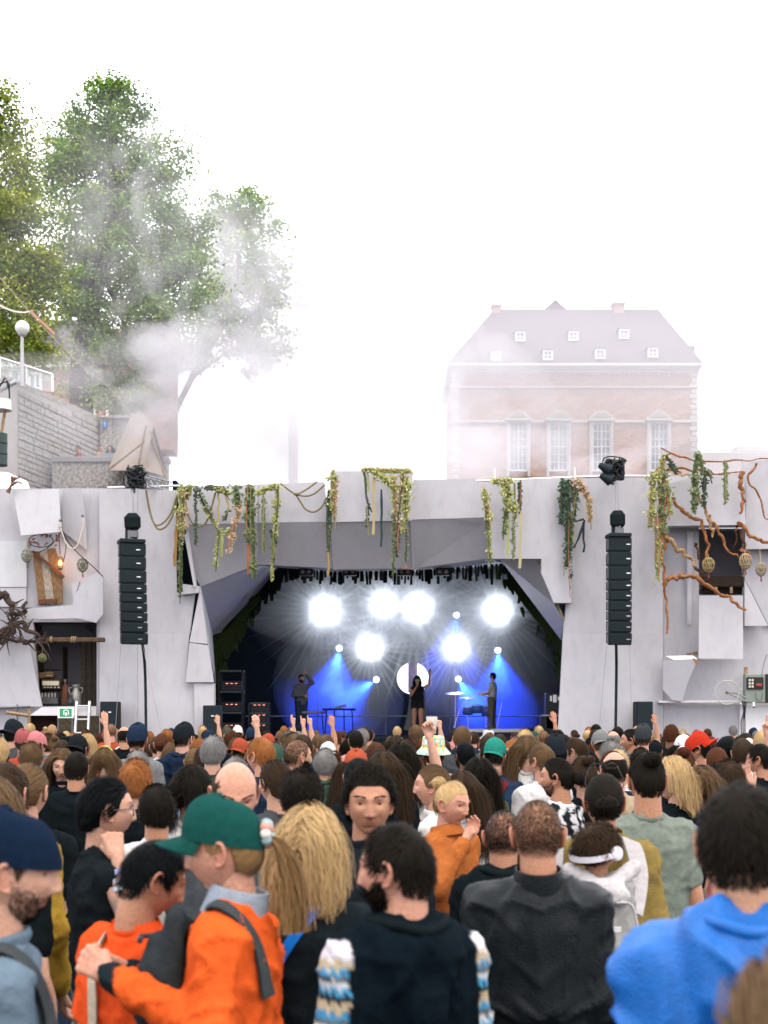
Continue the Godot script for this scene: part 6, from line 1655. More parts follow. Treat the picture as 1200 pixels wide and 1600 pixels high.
func hair_g(style: String, seed_ := 0, under := false) -> G:
	var key := style + str(seed_) + str(under)
	if hair_cache.has(key): return hair_cache[key]
	var q := RandomNumberGenerator.new(); q.seed = hash(style + str(seed_)) % 100000
	var S: Dictionary = {
		"crop": {"n": 11000, "len": 0.008, "seg": 1, "lift": 0.35, "w": 0.001, "jit": 0.4, "cap": 0.0008, "lay": 0.0008, "thin": true},
		"short": {"n": 2100, "len": 0.038, "seg": 4, "lift": 0.55, "w": 0.0035, "jit": 0.32, "cap": 0.006, "lay": 0.009},
		"tousled": {"n": 2600, "len": 0.05, "seg": 5, "lift": 0.6, "w": 0.0036, "jit": 0.4, "cap": 0.010, "lay": 0.017, "curl": 0.004},
		"curly": {"n": 2100, "len": 0.055, "seg": 8, "lift": 0.9, "w": 0.0034, "jit": 0.6, "cap": 0.010, "lay": 0.02, "curl": 0.011},
		"afro": {"n": 2400, "len": 0.05, "seg": 7, "lift": 1.3, "w": 0.003, "jit": 0.9, "cap": 0.014, "lay": 0.03, "curl": 0.011},
		"long": {"n": 2300, "len": 0.40, "seg": 12, "lift": 0.1, "w": 0.0038, "jit": 0.16, "cap": 0.007, "lay": 0.014, "grav": 1.0, "wave": 0.008},
		"wavy": {"n": 2300, "len": 0.34, "seg": 13, "lift": 0.2, "w": 0.0038, "jit": 0.26, "cap": 0.008, "lay": 0.022, "grav": 1.0, "wave": 0.010},
		"bob": {"n": 3400, "len": 0.165, "seg": 10, "lift": 0.18, "w": 0.003, "jit": 0.2, "cap": 0.009, "lay": 0.02, "grav": 1.0, "wave": 0.007},
		"bun": {"n": 1500, "len": 0.0, "seg": 9, "lift": 0.0, "w": 0.0042, "jit": 0.12, "cap": 0.005, "lay": 0.007, "to": Vector3(0, 0.085, -0.085), "knot": 0.036},
		"topknot": {"n": 1500, "len": 0.0, "seg": 9, "lift": 0.0, "w": 0.0042, "jit": 0.12, "cap": 0.005, "lay": 0.007, "to": Vector3(0, 0.135, -0.015), "knot": 0.034},
		"lowbun": {"n": 1600, "len": 0.0, "seg": 9, "lift": 0.0, "w": 0.0042, "jit": 0.12, "cap": 0.006, "lay": 0.008, "to": Vector3(0, 0.0, -0.115), "knot": 0.04},
		"ponytail": {"n": 1500, "len": 0.30, "seg": 9, "lift": 0.0, "w": 0.0045, "jit": 0.14, "cap": 0.006, "lay": 0.008, "to": Vector3(0, 0.035, -0.115), "tail": 0.27},
		"sides": {"n": 900, "len": 0.02, "seg": 3, "lift": 0.5, "w": 0.0035, "jit": 0.35, "cap": 0.003, "lay": 0.004, "bald": true},
		"slick": {"n": 1900, "len": 0.075, "seg": 6, "lift": 0.4, "w": 0.0036, "jit": 0.2, "cap": 0.008, "lay": 0.018, "back": true},
	}[style]
	var g := G.new()
	var lobe := FastNoiseLite.new(); lobe.seed = seed_ + 5; lobe.frequency = 14.0
	# cap
	var nu := 40
	var nv := 30
	var idx := {}
	for j in nv + 1:
		for i in nu + 1:
			var az := lerpf(-PI, PI, float(i) / nu)
			var hl := hairline(az, 0.0) - 0.004
			var e0 := asin(clampf(hl / 0.115, -1, 1))
			var el := lerpf(e0, PI / 2, float(j) / nv)
			var d := Vector3(sin(az) * cos(el), sin(el), cos(az) * cos(el))
			var p := skull(d)
			var up := smoothstep(0.0, 0.25, float(j) / nv)
			g.col = Color(0.8, 0.8, 0.8)
			g.add(p + d * (0.0015 + S.cap * up * (1.0 + 0.35 * lobe.get_noise_3dv(d * 0.12 * 14.0))), d)
	var cap_n := g.v.size()
	for j in nv:
		for i in nu:
			var p := j * (nu + 1) + i
			if S.has("thin") or (under and g.v[p].y > 0.055): continue
			if S.get("bald", false) and g.v[p].y > 0.055 - 0.02 * g.n[p].z: continue
			g.tri(p, p + 1, p + nu + 2); g.tri(p, p + nu + 2, p + nu + 1)
	var made := 0
	var guard := 0
	while made < S.n and guard < 40000:
		guard += 1
		var d := Vector3(q.randfn(), q.randfn(), q.randfn()).normalized()
		var p := skull(d)
		var az := atan2(d.x, d.z)
		if p.y < hairline(az) : continue
		if S.get("bald", false) and p.y > 0.05 - 0.02 * d.z: continue
		if under and p.y > (0.04 if not S.has("grav") else 0.06): continue
		made += 1
		var clump := lobe.get_noise_3dv(d * 1.3)
		var tone := q.randf_range(0.78, 1.14) * (1.0 + 0.16 * clump)
		var pts := []; var nms := []; var wid := []
		var lay: float = 0.002 + S.lay * q.randf() * (1.0 + 0.5 * clump)
		var seg: int = S.seg
		var jit: Vector3 = Vector3(q.randfn(), q.randfn(), q.randfn()) * S.jit * 0.5
		var ph := q.randf() * TAU
		if S.has("to"):
			var T: Vector3 = S.to
			for k in seg + 1:
				var f := float(k) / seg
				var x := p.lerp(T * 0.92, f)
				x = push_out(x + Vector3(q.randfn(), q.randfn(), q.randfn()) * 0.0012, lay * (1.0 - 0.4 * f) * smoothstep(0.0, 0.2, f) + 0.002)
				pts.append(x); nms.append((x.normalized() + jit * 0.5).normalized()); wid.append(S.w * (1.0 - 0.3 * f))
			if S.has("tail"):
				var sp := Vector3(q.randfn(), 0, q.randfn()) * 0.0085
				for k in 8:
					var f := (k + 1) / 8.0
					var x := T + Vector3(sp.x * (0.4 + 2.0 * f), 0.015 * sin(f * 3.0) - S.tail * f * f * 0.35 - S.tail * 0.65 * f, -0.02 - 0.045 * sin(f * 2.2) + sp.z * (0.4 + 1.6 * f)) + Vector3(sin(ph + f * 9.0), 0, cos(ph + f * 9.0)) * 0.006
					pts.append(x); nms.append((Vector3(sp.x * 20, 0.2, sp.z * 20 - 0.6) + jit).normalized()); wid.append(S.w * (1.0 - 0.6 * f))
		else:
			var crown := Vector3(0.01, 0.09, -0.06)
			var nrm := d
			var flow := (p - crown)
			if S.get("back", false): flow = Vector3(d.x * 0.03, -0.02 - 0.06 * maxf(0, -d.z), -0.1)
			elif p.z > 0.03 and S.len < 0.1: flow = Vector3(signf(d.x + 0.3) * 0.05, 0.0, 0.05)
			if S.has("curl") and p.z > 0.02: flow = Vector3(d.x * 0.02, 0.06, -0.03)
			flow -= nrm * flow.dot(nrm)
			var dir: Vector3 = (flow.normalized() + nrm * S.lift + jit).normalized()
			if S.has("grav"):
				var sx := signf(d.x + 0.15 * q.randfn()) if absf(d.x) < 0.35 else signf(d.x)
				dir = (Vector3(sx * (0.9 if d.y > 0.5 else 0.3), 0.15, -0.35 if d.z > -0.2 else -0.1) - nrm * 0.0 + jit).normalized()
			var x := p
			var step: float = S.len / seg * q.randf_range(0.75, 1.12) * (1.0 if S.has("grav") else lerpf(0.3, 1.0, smoothstep(-0.075, 0.03, p.y)))
			for k in seg + 1:
				var f := float(k) / seg
				pts.append(x); nms.append(((x - Vector3(0, minf(0.0, x.y), 0)).normalized() + jit * 0.6).normalized()); wid.append(S.w * (1.0 - 0.55 * f * f))
				if S.has("grav"):
					dir = (dir + Vector3(0, -0.55, 0)).normalized()
					x += dir * step
					x += Vector3(sin(ph + f * 11.0 + clump * 1.3), 0, cos(ph * 0.7 + f * 10.0 + clump * 1.3)) * S.wave * f
					x = push_out(x + Vector3(q.randfn(), 0, q.randfn()) * 0.0009, lay + 0.004)
					# hair parts round the face
					if x.z > 0.045 and x.y < 0.06: x = Vector3(signf(x.x) * maxf(absf(x.x), 0.07), x.y, lerpf(x.z, 0.045, 0.4))
					if x.y < -0.16 and x.z > -0.09: x.z = lerpf(x.z, -0.1 if d.z < 0.2 else 0.06, 0.35)
				else:
					dir = (dir - nrm * 0.12 + Vector3(0, -0.1 if not (S.has("curl") and p.z > 0.02) else 0.06, 0)).normalized()
					x += dir * step
					if S.has("curl"):
						var a1 := nrm.cross(dir).normalized()
						x += (a1 * cos(ph + f * 13.0) + nrm * sin(ph + f * 13.0)) * S.curl * 0.6
					x = push_out(x, lay * smoothstep(0.0, 0.4, f) + 0.0015)
		g.col = Color(tone, tone, tone)
		g.ribbon(pts, wid, nms)
	if S.has("knot"):
		var T: Vector3 = S.to
		var R: float = S.knot
		var ax := T.normalized()
		for k in 150:
			var a := Vector3(q.randfn(), q.randfn(), q.randfn()).normalized()
			var u := a.cross(Vector3(q.randfn(), q.randfn(), q.randfn())).normalized()
			var w := a.cross(u)
			var pts := []; var nms := []; var wid := []
			var t0 := q.randf() * TAU
			var rr := R * q.randf_range(0.8, 1.15)
			for s in 8:
				var t := t0 + s * 0.42
				var o := u * cos(t) + w * sin(t) + a * q.randf_range(-0.1, 0.1)
				o = Vector3(o.x * 1.1, o.y * 0.9, o.z)
				pts.append(T + ax * R * 0.5 + o * rr); nms.append(o.normalized()); wid.append(0.0055)
			g.col = Color.WHITE * q.randf_range(0.55, 1.25); g.col.a = 1
			g.ribbon(pts, wid, nms)
		g.col = Color(0.7, 0.7, 0.7)
		g.ball(Transform3D(Basis.from_scale(Vector3(R * 0.98, R * 0.8, R * 0.9)), T + ax * R * 0.5), 8, 12)
	hair_cache[key] = g
	return g
func beard_g(full: bool) -> G:
	var key := "beard%s" % full
	if hair_cache.has(key): return hair_cache[key]
	var q := RandomNumberGenerator.new(); q.seed = 12
	var g := G.new()
	var made := 0
	while made < (1300 if full else 1700):
		var az := q.randf_range(-1.5, 1.5)
		var el := q.randf_range(-1.35, -0.05)
		var d := Vector3(sin(az) * cos(el), sin(el), cos(az) * cos(el))
		var p := face_at(d, "m")
		var lim := lerpf(-0.045, -0.02, smoothstep(0.6, 1.35, absf(az)))
		if p.y > lim: continue
		if absf(p.x) < 0.02 and p.y > -0.071 and p.y < -0.052: continue
		made += 1
		var nn := (d + Vector3(q.randfn(), q.randfn(), q.randfn()) * 0.25).normalized()
		var l := q.randf_range(0.012, 0.026) if full else q.randf_range(0.003, 0.007)
		var dir := (nn * 0.5 + Vector3(0, -0.8, 0.1) + Vector3(q.randfn(), q.randfn(), q.randfn()) * 0.2).normalized()
		g.col = Color.WHITE * q.randf_range(0.6, 1.3); g.col.a = 1
		g.ribbon([p + d * 0.0005, p + d * 0.003 + dir * l * 0.5, p + d * 0.003 + dir * l], [0.0032 if full else 0.0013, 0.003 if full else 0.0012, 0.0008], [nn, nn, nn])
	hair_cache[key] = g
	return g
# ---------------------------------------------------------------- hands: wrist at the origin, fingers up +y, palm to +z, thumb to +x
func hand_g(pose: String) -> G:
	var key := "hand" + pose
	if hair_cache.has(key): return hair_cache[key]
	var pr := []
	var xs := [0.029, 0.010, -0.010, -0.028]
	var ls := [0.070, 0.079, 0.073, 0.057]
	pr.append([Vector3(0, -0.03, 0), Vector3(0, 0.015, 0), 0.024, 0.022])
	for k in 4:
		var kn := Vector3(xs[k], 0.09 - absf(xs[k] - 0.008) * 0.25, 0)
		pr.append([Vector3(xs[k] * 0.6, 0.012, 0), kn, 0.0135, 0.0115])
		var curl: float = {"open": 0.16, "relaxed": 0.5, "fist": 1.45, "point": 0.08 if k == 0 else 1.4, "hold": 0.95, "pair": 0.1 if k < 2 else 1.35}[pose]
		var a := curl * 0.8
		var dir := Vector3(xs[k] * (2.4 if pose == "open" else 0.6), cos(a), sin(a)).normalized()
		var p := kn
		var frac := [0.45, 0.3, 0.25]
		for s in 3:
			var e: Vector3 = p + dir * ls[k] * frac[s]
			pr.append([p, e, 0.0098 - s * 0.001, 0.0090 - s * 0.0012])
			p = e; a += curl; dir = Vector3(dir.x * 0.6, cos(a), sin(a)).normalized()
	var th: Array = [Vector3(0.02, 0.02, 0.006), Vector3(0.046, 0.052, 0.014), Vector3(0.058, 0.083, 0.016)] if pose == "open" else [Vector3(0.02, 0.02, 0.008), Vector3(0.038, 0.055, 0.024), Vector3(0.018, 0.078, 0.034)]
	pr.append([th[0], th[1], 0.0145, 0.0115]); pr.append([th[1], th[2], 0.011, 0.0088])
	var g := limbs(pr, 0.0042, 0.008)
	for k in g.c.size():  # ruddier knuckles and fingertips
		if g.v[k].y > 0.08: g.c[k] = Color(1.0, 0.92, 0.9)
	hair_cache[key] = g
	return g
func arm_g(g: G, sh: Vector3, el: Vector3, wr: Vector3, pose: String, left: bool, from_elbow := false, thick := 1.0, palm := Vector3.ZERO) -> void:
	var a := wr - el
	var y := a.normalized()
	var pts := []; var rad := []
	for k in 6:
		pts.append(sh.lerp(el, k / 6.0)); rad.append(lerpf(0.05, 0.041, k / 6.0) * thick * (0.72 if from_elbow else 1.0))
	for k in 8:
		var f := k / 7.0
		pts.append(el.lerp(wr, f)); rad.append((0.041 + 0.006 * sin(minf(f * 4.0, PI)) - 0.016 * smoothstep(0.25, 1.0, f)) * thick)
	g.tube(pts, rad, 12)
	var z := palm if palm != Vector3.ZERO else (el - sh).cross(a)
	if z.length() < 1e-3: z = Vector3(0, 0, 1)
	z = (z - y * z.dot(y)).normalized()
	var x := y.cross(z)
	var h := hand_g(pose)
	g.take(h, Transform3D(Basis(x * (-1.0 if left else 1.0), y, z), wr))
# ---------------------------------------------------------------- hats
func cap_g(tall := 0.0) -> G:
	var key := "cap%f" % tall
	if hair_cache.has(key): return hair_cache[key]
	var g := G.new()
	var nu := 48
	for j in 17:
		for i in nu + 1:
			var az := TAU * i / nu
			var lowy := 0.018 + 0.02 * cos(az)
			var el := lerpf(0.0, PI / 2, j / 16.0)
			var r := Vector3(0.0885, 0.128 + tall, 0.114)
			var ridge := 1.0 - 0.014 * exp(-pow(fposmod(az, TAU / 6) - TAU / 12, 2.0) * 120.0)
			var sq := pow(maxf(cos(el), 0.0), 0.66)
			g.add(Vector3(sin(az) * sq * r.x * ridge, lowy + sin(el) * (r.y - lowy * 0.35), cos(az) * sq * r.z * ridge), Vector3.ZERO)
	for j in 16:
		for i in nu:
			var p := j * (nu + 1) + i
			g.tri(p, p + nu + 2, p + 1); g.tri(p, p + nu + 1, p + nu + 2)
	renormal(g)
	for k in g.n.size():
		if g.n[k].dot(g.v[k] - Vector3(0, 0.03, 0)) < 0: g.n[k] = -g.n[k]
		if g.n[k] == Vector3.ZERO: g.n[k] = Vector3.UP
	g.ball(Transform3D(Basis.from_scale(Vector3(0.008, 0.005, 0.008)), Vector3(0, 0.141 + tall, 0)), 6, 10)
	# peak
	var first := g.v.size()
	for side in [0, 1]:
		for j in 7:
			for i in 17:
				var a := lerpf(-1.15, 1.15, i / 16.0)
				var f := j / 6.0
				var ln := 0.082 * pow(maxf(cos(a * 1.3), 0.0), 0.55)
				var p := Vector3(sin(a) * 0.086, 0.042 - 0.012 * a * a, cos(a) * 0.108) + Vector3(sin(a) * 0.2, -0.22, 1).normalized() * (ln * f)
				p.y -= 0.014 * a * a * f * 1.5 + side * 0.004
				g.add(p, Vector3(0, 1.0 if side == 0 else -1.0, 0.25).normalized())
	for side in 2:
		for j in 6:
			for i in 16:
				var p := first + side * 119 + j * 17 + i
				g.tri(p, p + 1, p + 18); g.tri(p, p + 18, p + 17)
	hair_cache[key] = g
	return g
func beanie_g() -> G:
	if hair_cache.has("beanie"): return hair_cache["beanie"]
	var g := G.new()
	var prof := []
	for k in 15:
		var e := lerpf(-0.25, PI / 2, k / 14.0)
		prof.append(Vector2(0.098 * cos(e) + 0.0005 + 0.0025 * (k % 2), 0.045 + 0.1 * sin(e)))
	g.lathe(Transform3D(Basis.from_scale(Vector3(0.92, 1, 1.12)), Vector3.ZERO), prof, 36)
	g.lathe(Transform3D(Basis.from_scale(Vector3(0.92, 1, 1.12)), Vector3.ZERO), [Vector2(0.096, 0.012), Vector2(0.102, 0.014), Vector2(0.104, 0.035), Vector2(0.102, 0.055), Vector2(0.097, 0.058)], 36)
	hair_cache["beanie"] = g
	return g
func bucket_g() -> G:
	if hair_cache.has("bucket"): return hair_cache["bucket"]
	var g := G.new()
	g.lathe(Transform3D(Basis.from_scale(Vector3(0.95, 1, 1.12)), Vector3.ZERO), [Vector2(0.145, -0.005), Vector2(0.147, 0.0), Vector2(0.1, 0.05), Vector2(0.098, 0.055), Vector2(0.09, 0.125), Vector2(0.08, 0.135), Vector2(0.0, 0.14)], 36)
	hair_cache["bucket"] = g
	return g
# ---------------------------------------------------------------- people
const HAIRC := {"black": Color(0.005, 0.006, 0.007), "dark brown": Color(0.011, 0.009, 0.007), "brown": Color(0.036, 0.023, 0.014), "light brown": Color(0.095, 0.058, 0.031), "dark blond": Color(0.21, 0.125, 0.055), "blond": Color(0.40, 0.27, 0.13), "ginger": Color(0.24, 0.09, 0.03), "grey": Color(0.16, 0.155, 0.15), "white": Color(0.5, 0.48, 0.46), "auburn": Color(0.06, 0.022, 0.011)}
const SKIN := {"fair": Color(0.50, 0.31, 0.225), "pink": Color(0.52, 0.29, 0.205), "tan": Color(0.42, 0.23, 0.145), "olive": Color(0.44, 0.26, 0.165), "brown": Color(0.18, 0.095, 0.055)}
var mesh_cache := {}
func hairm(c: String) -> StandardMaterial3D:
	var k: Color = HAIRC[c]
	return hair_mat("hair_" + c, lin(k.r, k.g, k.b))
func skinm(c: String) -> StandardMaterial3D:
	var k: Color = SKIN[c]
	return skin_mat("skin_" + c, lin(k.r, k.g, k.b))
func inst(t: Node3D, called: String, m: Mesh, mat: Material, xf := Transform3D.IDENTITY) -> MeshInstance3D:
	var o := MeshInstance3D.new()
	o.name = called; o.mesh = m; o.material_override = mat; t.add_child(o, true); o.transform = xf
	return o
func shared(key: String, make: Callable) -> Mesh:
	if not mesh_cache.has(key): mesh_cache[key] = make.call().mesh()
	return mesh_cache[key]
const ARM_DOWN := [Vector3(0.205, 1.09, -0.03), Vector3(0.195, 0.86, 0.07)]
func arm_of(o: Dictionary, left: bool) -> Array:
	var a = o.get("left" if left else "right", null)
	if a == null: a = ARM_DOWN
	var s := 1.0 if left else -1.0
	if o.get("left" if left else "right", null) == null: return [Vector3(s * a[0].x, a[0].y, a[0].z), Vector3(s * a[1].x, a[1].y, a[1].z), "relaxed"]
	return [a[0], a[1], a[2] if a.size() > 2 else "relaxed"]
func shoulder(left: bool, w: float) -> Vector3:
	return Vector3(0.15 * w * (1.0 if left else -1.0), 1.372, -0.012)
func garment(o: Dictionary) -> G:
	var w: float = o.get("w", 1.0)
	var kind: String = o.wear
	var f := 0.0 if kind in ["tee", "tank"] else 0.008
	if kind == "coat": f = 0.011
	var pr := []
	for s in [-1.0, 1.0]:
		pr.append([Vector3(s * 0.07 * w, 0.93, 0.0), Vector3(s * 0.07 * w, 1.10, 0.0), 0.108 + f, 0.104 + f])
		pr.append([Vector3(s * 0.07 * w, 1.10, 0.0), Vector3(s * 0.08 * w, 1.29, -0.008), 0.104 + f, 0.098 + f])
		pr.append([Vector3(s * 0.025, 1.445, -0.03), shoulder(s > 0, w) + Vector3(-s * 0.02, 0.014, 0), 0.042 + f, 0.048 + f])
		pr.append([Vector3(s * 0.08 * w, 1.31, -0.045), Vector3(s * 0.09 * w, 1.22, -0.045), 0.072, 0.066])
	pr.append([Vector3(0, 1.1, -0.015), Vector3(0, 1.36, -0.035), 0.11 + f, 0.088 + f])
	pr.append([shoulder(false, w), shoulder(true, w), 0.056 + f, 0.056 + f])
	for left in [true, false]:
		var a := arm_of(o, left)
		var sh := shoulder(left, w)
		if kind == "tee":
			pr.append([sh, sh.lerp(a[0], 0.62), 0.06, 0.06])
		elif kind == "tank":
			pass
		else:
			pr.append([sh, a[0], 0.058 + f, 0.05 + f])
			pr.append([a[0], a[0].lerp(a[1], 0.94), 0.05 + f, 0.037 + f])
	if o.get("hood", false):
		var z := -0.02 if kind == "tee" else -0.035
		for s in [-1.0, 1.0]:
			pr.append([Vector3(s * 0.08, 1.445, 0.03), Vector3(s * 0.075, 1.45, -0.06), 0.03, 0.042])
			pr.append([Vector3(s * 0.075, 1.45, -0.06), Vector3(0, 1.425, -0.135), 0.04, 0.045])
			pr.append([Vector3(s * 0.06, 1.40, -0.115), Vector3(0, 1.26, -0.165), 0.05, 0.035])
	var g := limbs(pr, o.get("cell", 0.02), 0.05)
	folds(g, o.get("fold", 0.011), o.get("fs", Vector3(5.5, 3.2, 5.5)), int(o.get("seed", 1)))
	# neck opening: the cloth round the neck drops away so that the neck comes out of a hole
	if o.has("tint"):
		var f2: Callable = o.tint
		for k in g.v.size(): g.c[k] = f2.call(g.v[k])
	return g
func trousers_g() -> G:
	var pr := []
	for s in [-1.0, 1.0]:
		pr.append([Vector3(s * 0.085, 0.95, 0), Vector3(s * 0.1, 0.5, 0.01), 0.115, 0.08]); pr.append([Vector3(s * 0.1, 0.5, 0.01), Vector3(s * 0.11, 0.1, -0.01), 0.08, 0.062])
		pr.append([Vector3(s * 0.11, 0.06, -0.03), Vector3(s * 0.125, 0.05, 0.13), 0.05, 0.045])
	return limbs(pr, 0.03, 0.04)
func head_xf(o: Dictionary) -> Transform3D:
	var b := Basis(Vector3.UP, deg_to_rad(o.get("hy", 0.0))) * Basis(Vector3.RIGHT, deg_to_rad(o.get("hp", 0.0))) * Basis(Vector3.BACK, deg_to_rad(o.get("hr", 0.0)))
	return Transform3D(b, Vector3(0, 1.53, -0.018) + b * Vector3(0, 0.08, 0.02))
func collar_g(o: Dictionary) -> G:
	var g := G.new()
	var xf := Transform3D(Basis(Vector3.RIGHT, -0.22).scaled(Vector3(1, 1, 1.05)), Vector3(0, 1.462, -0.024))
	match o.get("collar", "crew"):
		"crew": g.lathe(xf, [Vector2(0.066, -0.02), Vector2(0.074, -0.006), Vector2(0.072, 0.008), Vector2(0.066, 0.008), Vector2(0.062, -0.01)], 28)
		"stand": g.lathe(xf, [Vector2(0.088, -0.03), Vector2(0.08, 0.01), Vector2(0.076, 0.046), Vector2(0.07, 0.05), Vector2(0.067, 0.044), Vector2(0.07, -0.02)], 28)
		"fold": g.lathe(xf, [Vector2(0.1, -0.026), Vector2(0.096, -0.012), Vector2(0.077, 0.032), Vector2(0.071, 0.035), Vector2(0.068, 0.0), Vector2(0.068, -0.02)], 28)
	return g
func body_g(o: Dictionary) -> G:
	var g := G.new()
	var sex: String = o.get("sex", "m")
	var hx := head_xf(o)
	var hg := head_g(sex, o.get("nu", 72), o.get("nv", 76))
	g.take(hg, hx)
	if o.get("face", false):
		var l := G.new()
		var hcx: Color = HAIRC[o.get("hc", "brown")] * 2.2
		lids_and_brows(l, Color(minf(hcx.r, 0.5), minf(hcx.g, 0.4), minf(hcx.b, 0.35)))
		g.take(l, hx)
	g.col = Color.WHITE
	var th := 1.0 if sex == "m" else 0.86
	g.tube(smooth([Vector3(0, 1.40, -0.02), Vector3(0, 1.45, -0.025), Vector3(0, 1.50, -0.024), hx * Vector3(0, -0.045, -0.022), hx * Vector3(0, 0.0, -0.02)]), [0.06 * th, 0.062 * th, 0.064 * th, 0.065 * th, 0.065 * th, 0.063 * th, 0.061 * th, 0.06 * th, 0.059 * th, 0.058 * th, 0.058 * th, 0.057 * th, 0.055 * th], 18)
	g.tube([Vector3(0, 0.95, 0), Vector3(0, 1.2, 0), Vector3(0, 1.43, -0.02)], [0.09, 0.08, 0.05], 10)
	g.tube([shoulder(false, o.get("w", 1.0)), Vector3(0, 1.385, -0.015), shoulder(true, o.get("w", 1.0))], [0.034], 8)
	var kind: String = o.wear
	for left in [true, false]:
		var a := arm_of(o, left)
		arm_g(g, shoulder(left, o.get("w", 1.0)), a[0], a[1], a[2], left, not (kind in ["tee", "tank"]), 1.0 if sex == "m" else 0.88, o.get("palm_left" if left else "palm_right", Vector3.ZERO))
		if kind == "tank": g.ball(Transform3D(Basis.from_scale(Vector3(0.058, 0.058, 0.055)), shoulder(left, o.get("w", 1.0))), 10, 14)
	if o.has("ink"):
		var f: Callable = o.ink
		for k in g.v.size(): g.c[k] *= f.call(g.v[k])
	return g
var crowd := []   # [x, z] of everyone standing
func person(o: Dictionary) -> Node3D:
	var base: float = o.get("base", 0.0)
	var hat: String = o.get("hat", "")
	var lift: float = {"": {"crop": 0.004, "bald": 0.0, "sides": 0.0, "short": 0.016, "curly": 0.03, "tousled": 0.03, "afro": 0.035, "topknot": 0.07, "bun": 0.018}.get(o.get("hair", "short"), 0.014), "cap": 0.018, "beanie": 0.032, "bucket": 0.028}[hat]
	var crown: float = EYE - (o.top - LEVEL) / LENS * o.d - base
	var s: float = crown / (1.727 + lift) if not o.has("tall") else o.tall / 1.727
	var turn: float = PI - deg_to_rad(o.get("turn", 0.0))
	var b := Basis(Vector3.UP, turn) * Basis(Vector3.RIGHT, deg_to_rad(o.get("lean", 0.0)))
	var hx := head_xf(o)
	var ho := b * (hx.origin * s)
	var P := Vector3((o.x - 600.0) / LENS * o.d, base, -o.d)
	P = Vector3(P.x - ho.x, base, P.z - ho.z)
	var t := thing("person", o.label, "person", P, o.get("group", "people in the crowd"))
	t.transform = Transform3D(b.scaled_local(Vector3.ONE * s), P)
	crowd.append(Vector2((o.x - 600.0) / LENS * o.d, -o.d))
	var own: bool = o.get("own", false)
	var sig := "%s %s %s %s %s %.2f %s %s %s" % [o.wear, o.get("sex", "m"), o.get("left", 0), o.get("right", 0), o.get("hood", false), o.get("w", 1.0), o.get("hy", 0), o.get("hp", 0), o.get("face", false)]
	if own: sig += str(o.x)
	inst(t, "body", shared("body" + sig, func(): return body_g(o)), skinm(o.get("skin", "fair")))
	var gm: Material = o.get("mat", null)
	if gm == null: gm = cloth("wear_" + o.color.to_html() + ("s" if o.has("shiny") else ""), o.color, 0.38 if o.has("shiny") else 0.9, o.has("tint"), o.get("shiny", 0.0))
	var called: String = {"tee": "shirt", "tank": "vest_top", "jacket": "jacket", "coat": "jacket", "hoodie": "hoodie"}[o.wear]
	var gsig := "wear %s %.2f %s %s %s %s" % [o.wear, o.get("w", 1.0), o.get("left", 0), o.get("right", 0), o.get("hood", false), o.get("seed", 1)]
	if own: gsig += str(o.x)
	var wear := inst(t, called, shared(gsig, func(): return garment(o)), gm)
	if not o.get("hood", false): inst(wear, "collar", shared("collar " + o.get("collar", "crew"), func(): return collar_g(o)), o.get("collar_mat", gm))
	else:
		inst(wear, "hood_rim", shared("hood_rim", func() -> G:
			var g := G.new()
			g.tube(smooth([Vector3(0.085, 1.47, 0.05), Vector3(0.1, 1.487, -0.04), Vector3(0.06, 1.482, -0.13), Vector3(0, 1.47, -0.17), Vector3(-0.06, 1.482, -0.13), Vector3(-0.1, 1.487, -0.04), Vector3(-0.085, 1.47, 0.05)]), [0.014], 7)
			return g), o.get("rim_mat", gm))
	inst(t, "trousers", shared("trousers", trousers_g), cloth("jeans%d" % (int(o.x) % 3), [lin(0.03, 0.05, 0.09), lin(0.02, 0.02, 0.022), lin(0.12, 0.1, 0.075)][int(o.x) % 3]))
	var hair: String = o.get("hair", "short")
	var hc: String = o.get("hc", "brown")
	if hair != "bald":
		var sd: int = o.get("hseed", 0)
		inst(t, "hair", shared("hair %s %d %s" % [hair, sd, hat != ""], func(): return hair_g(hair, sd, hat != "")), o.get("hair_mat", hairm(hc)), hx)
	if o.has("beard"): inst(t, "beard", shared("beard" + o.beard, func(): return beard_g(o.beard == "full")), hairm(o.get("bc", hc)), hx)
	if hat != "":
		var hm: Material = o.get("hat_mat", null)
		if hm == null: hm = cloth("hat_" + o.hatc.to_html(), o.hatc)
		var yaw := PI if o.get("back", false) else 0.0
		inst(t, "bucket_hat" if hat == "bucket" else hat, shared("hat" + hat, {"cap": cap_g, "beanie": beanie_g, "bucket": bucket_g}[hat]), hm, hx * Transform3D(Basis(Vector3.UP, yaw) * Basis(Vector3.RIGHT, deg_to_rad(o.get("tip", -4.0))), Vector3(0, 0.004, 0)))
	if o.get("face", false): eyes_for(t, hx)
	t.set_meta("hx", hx)
	return t
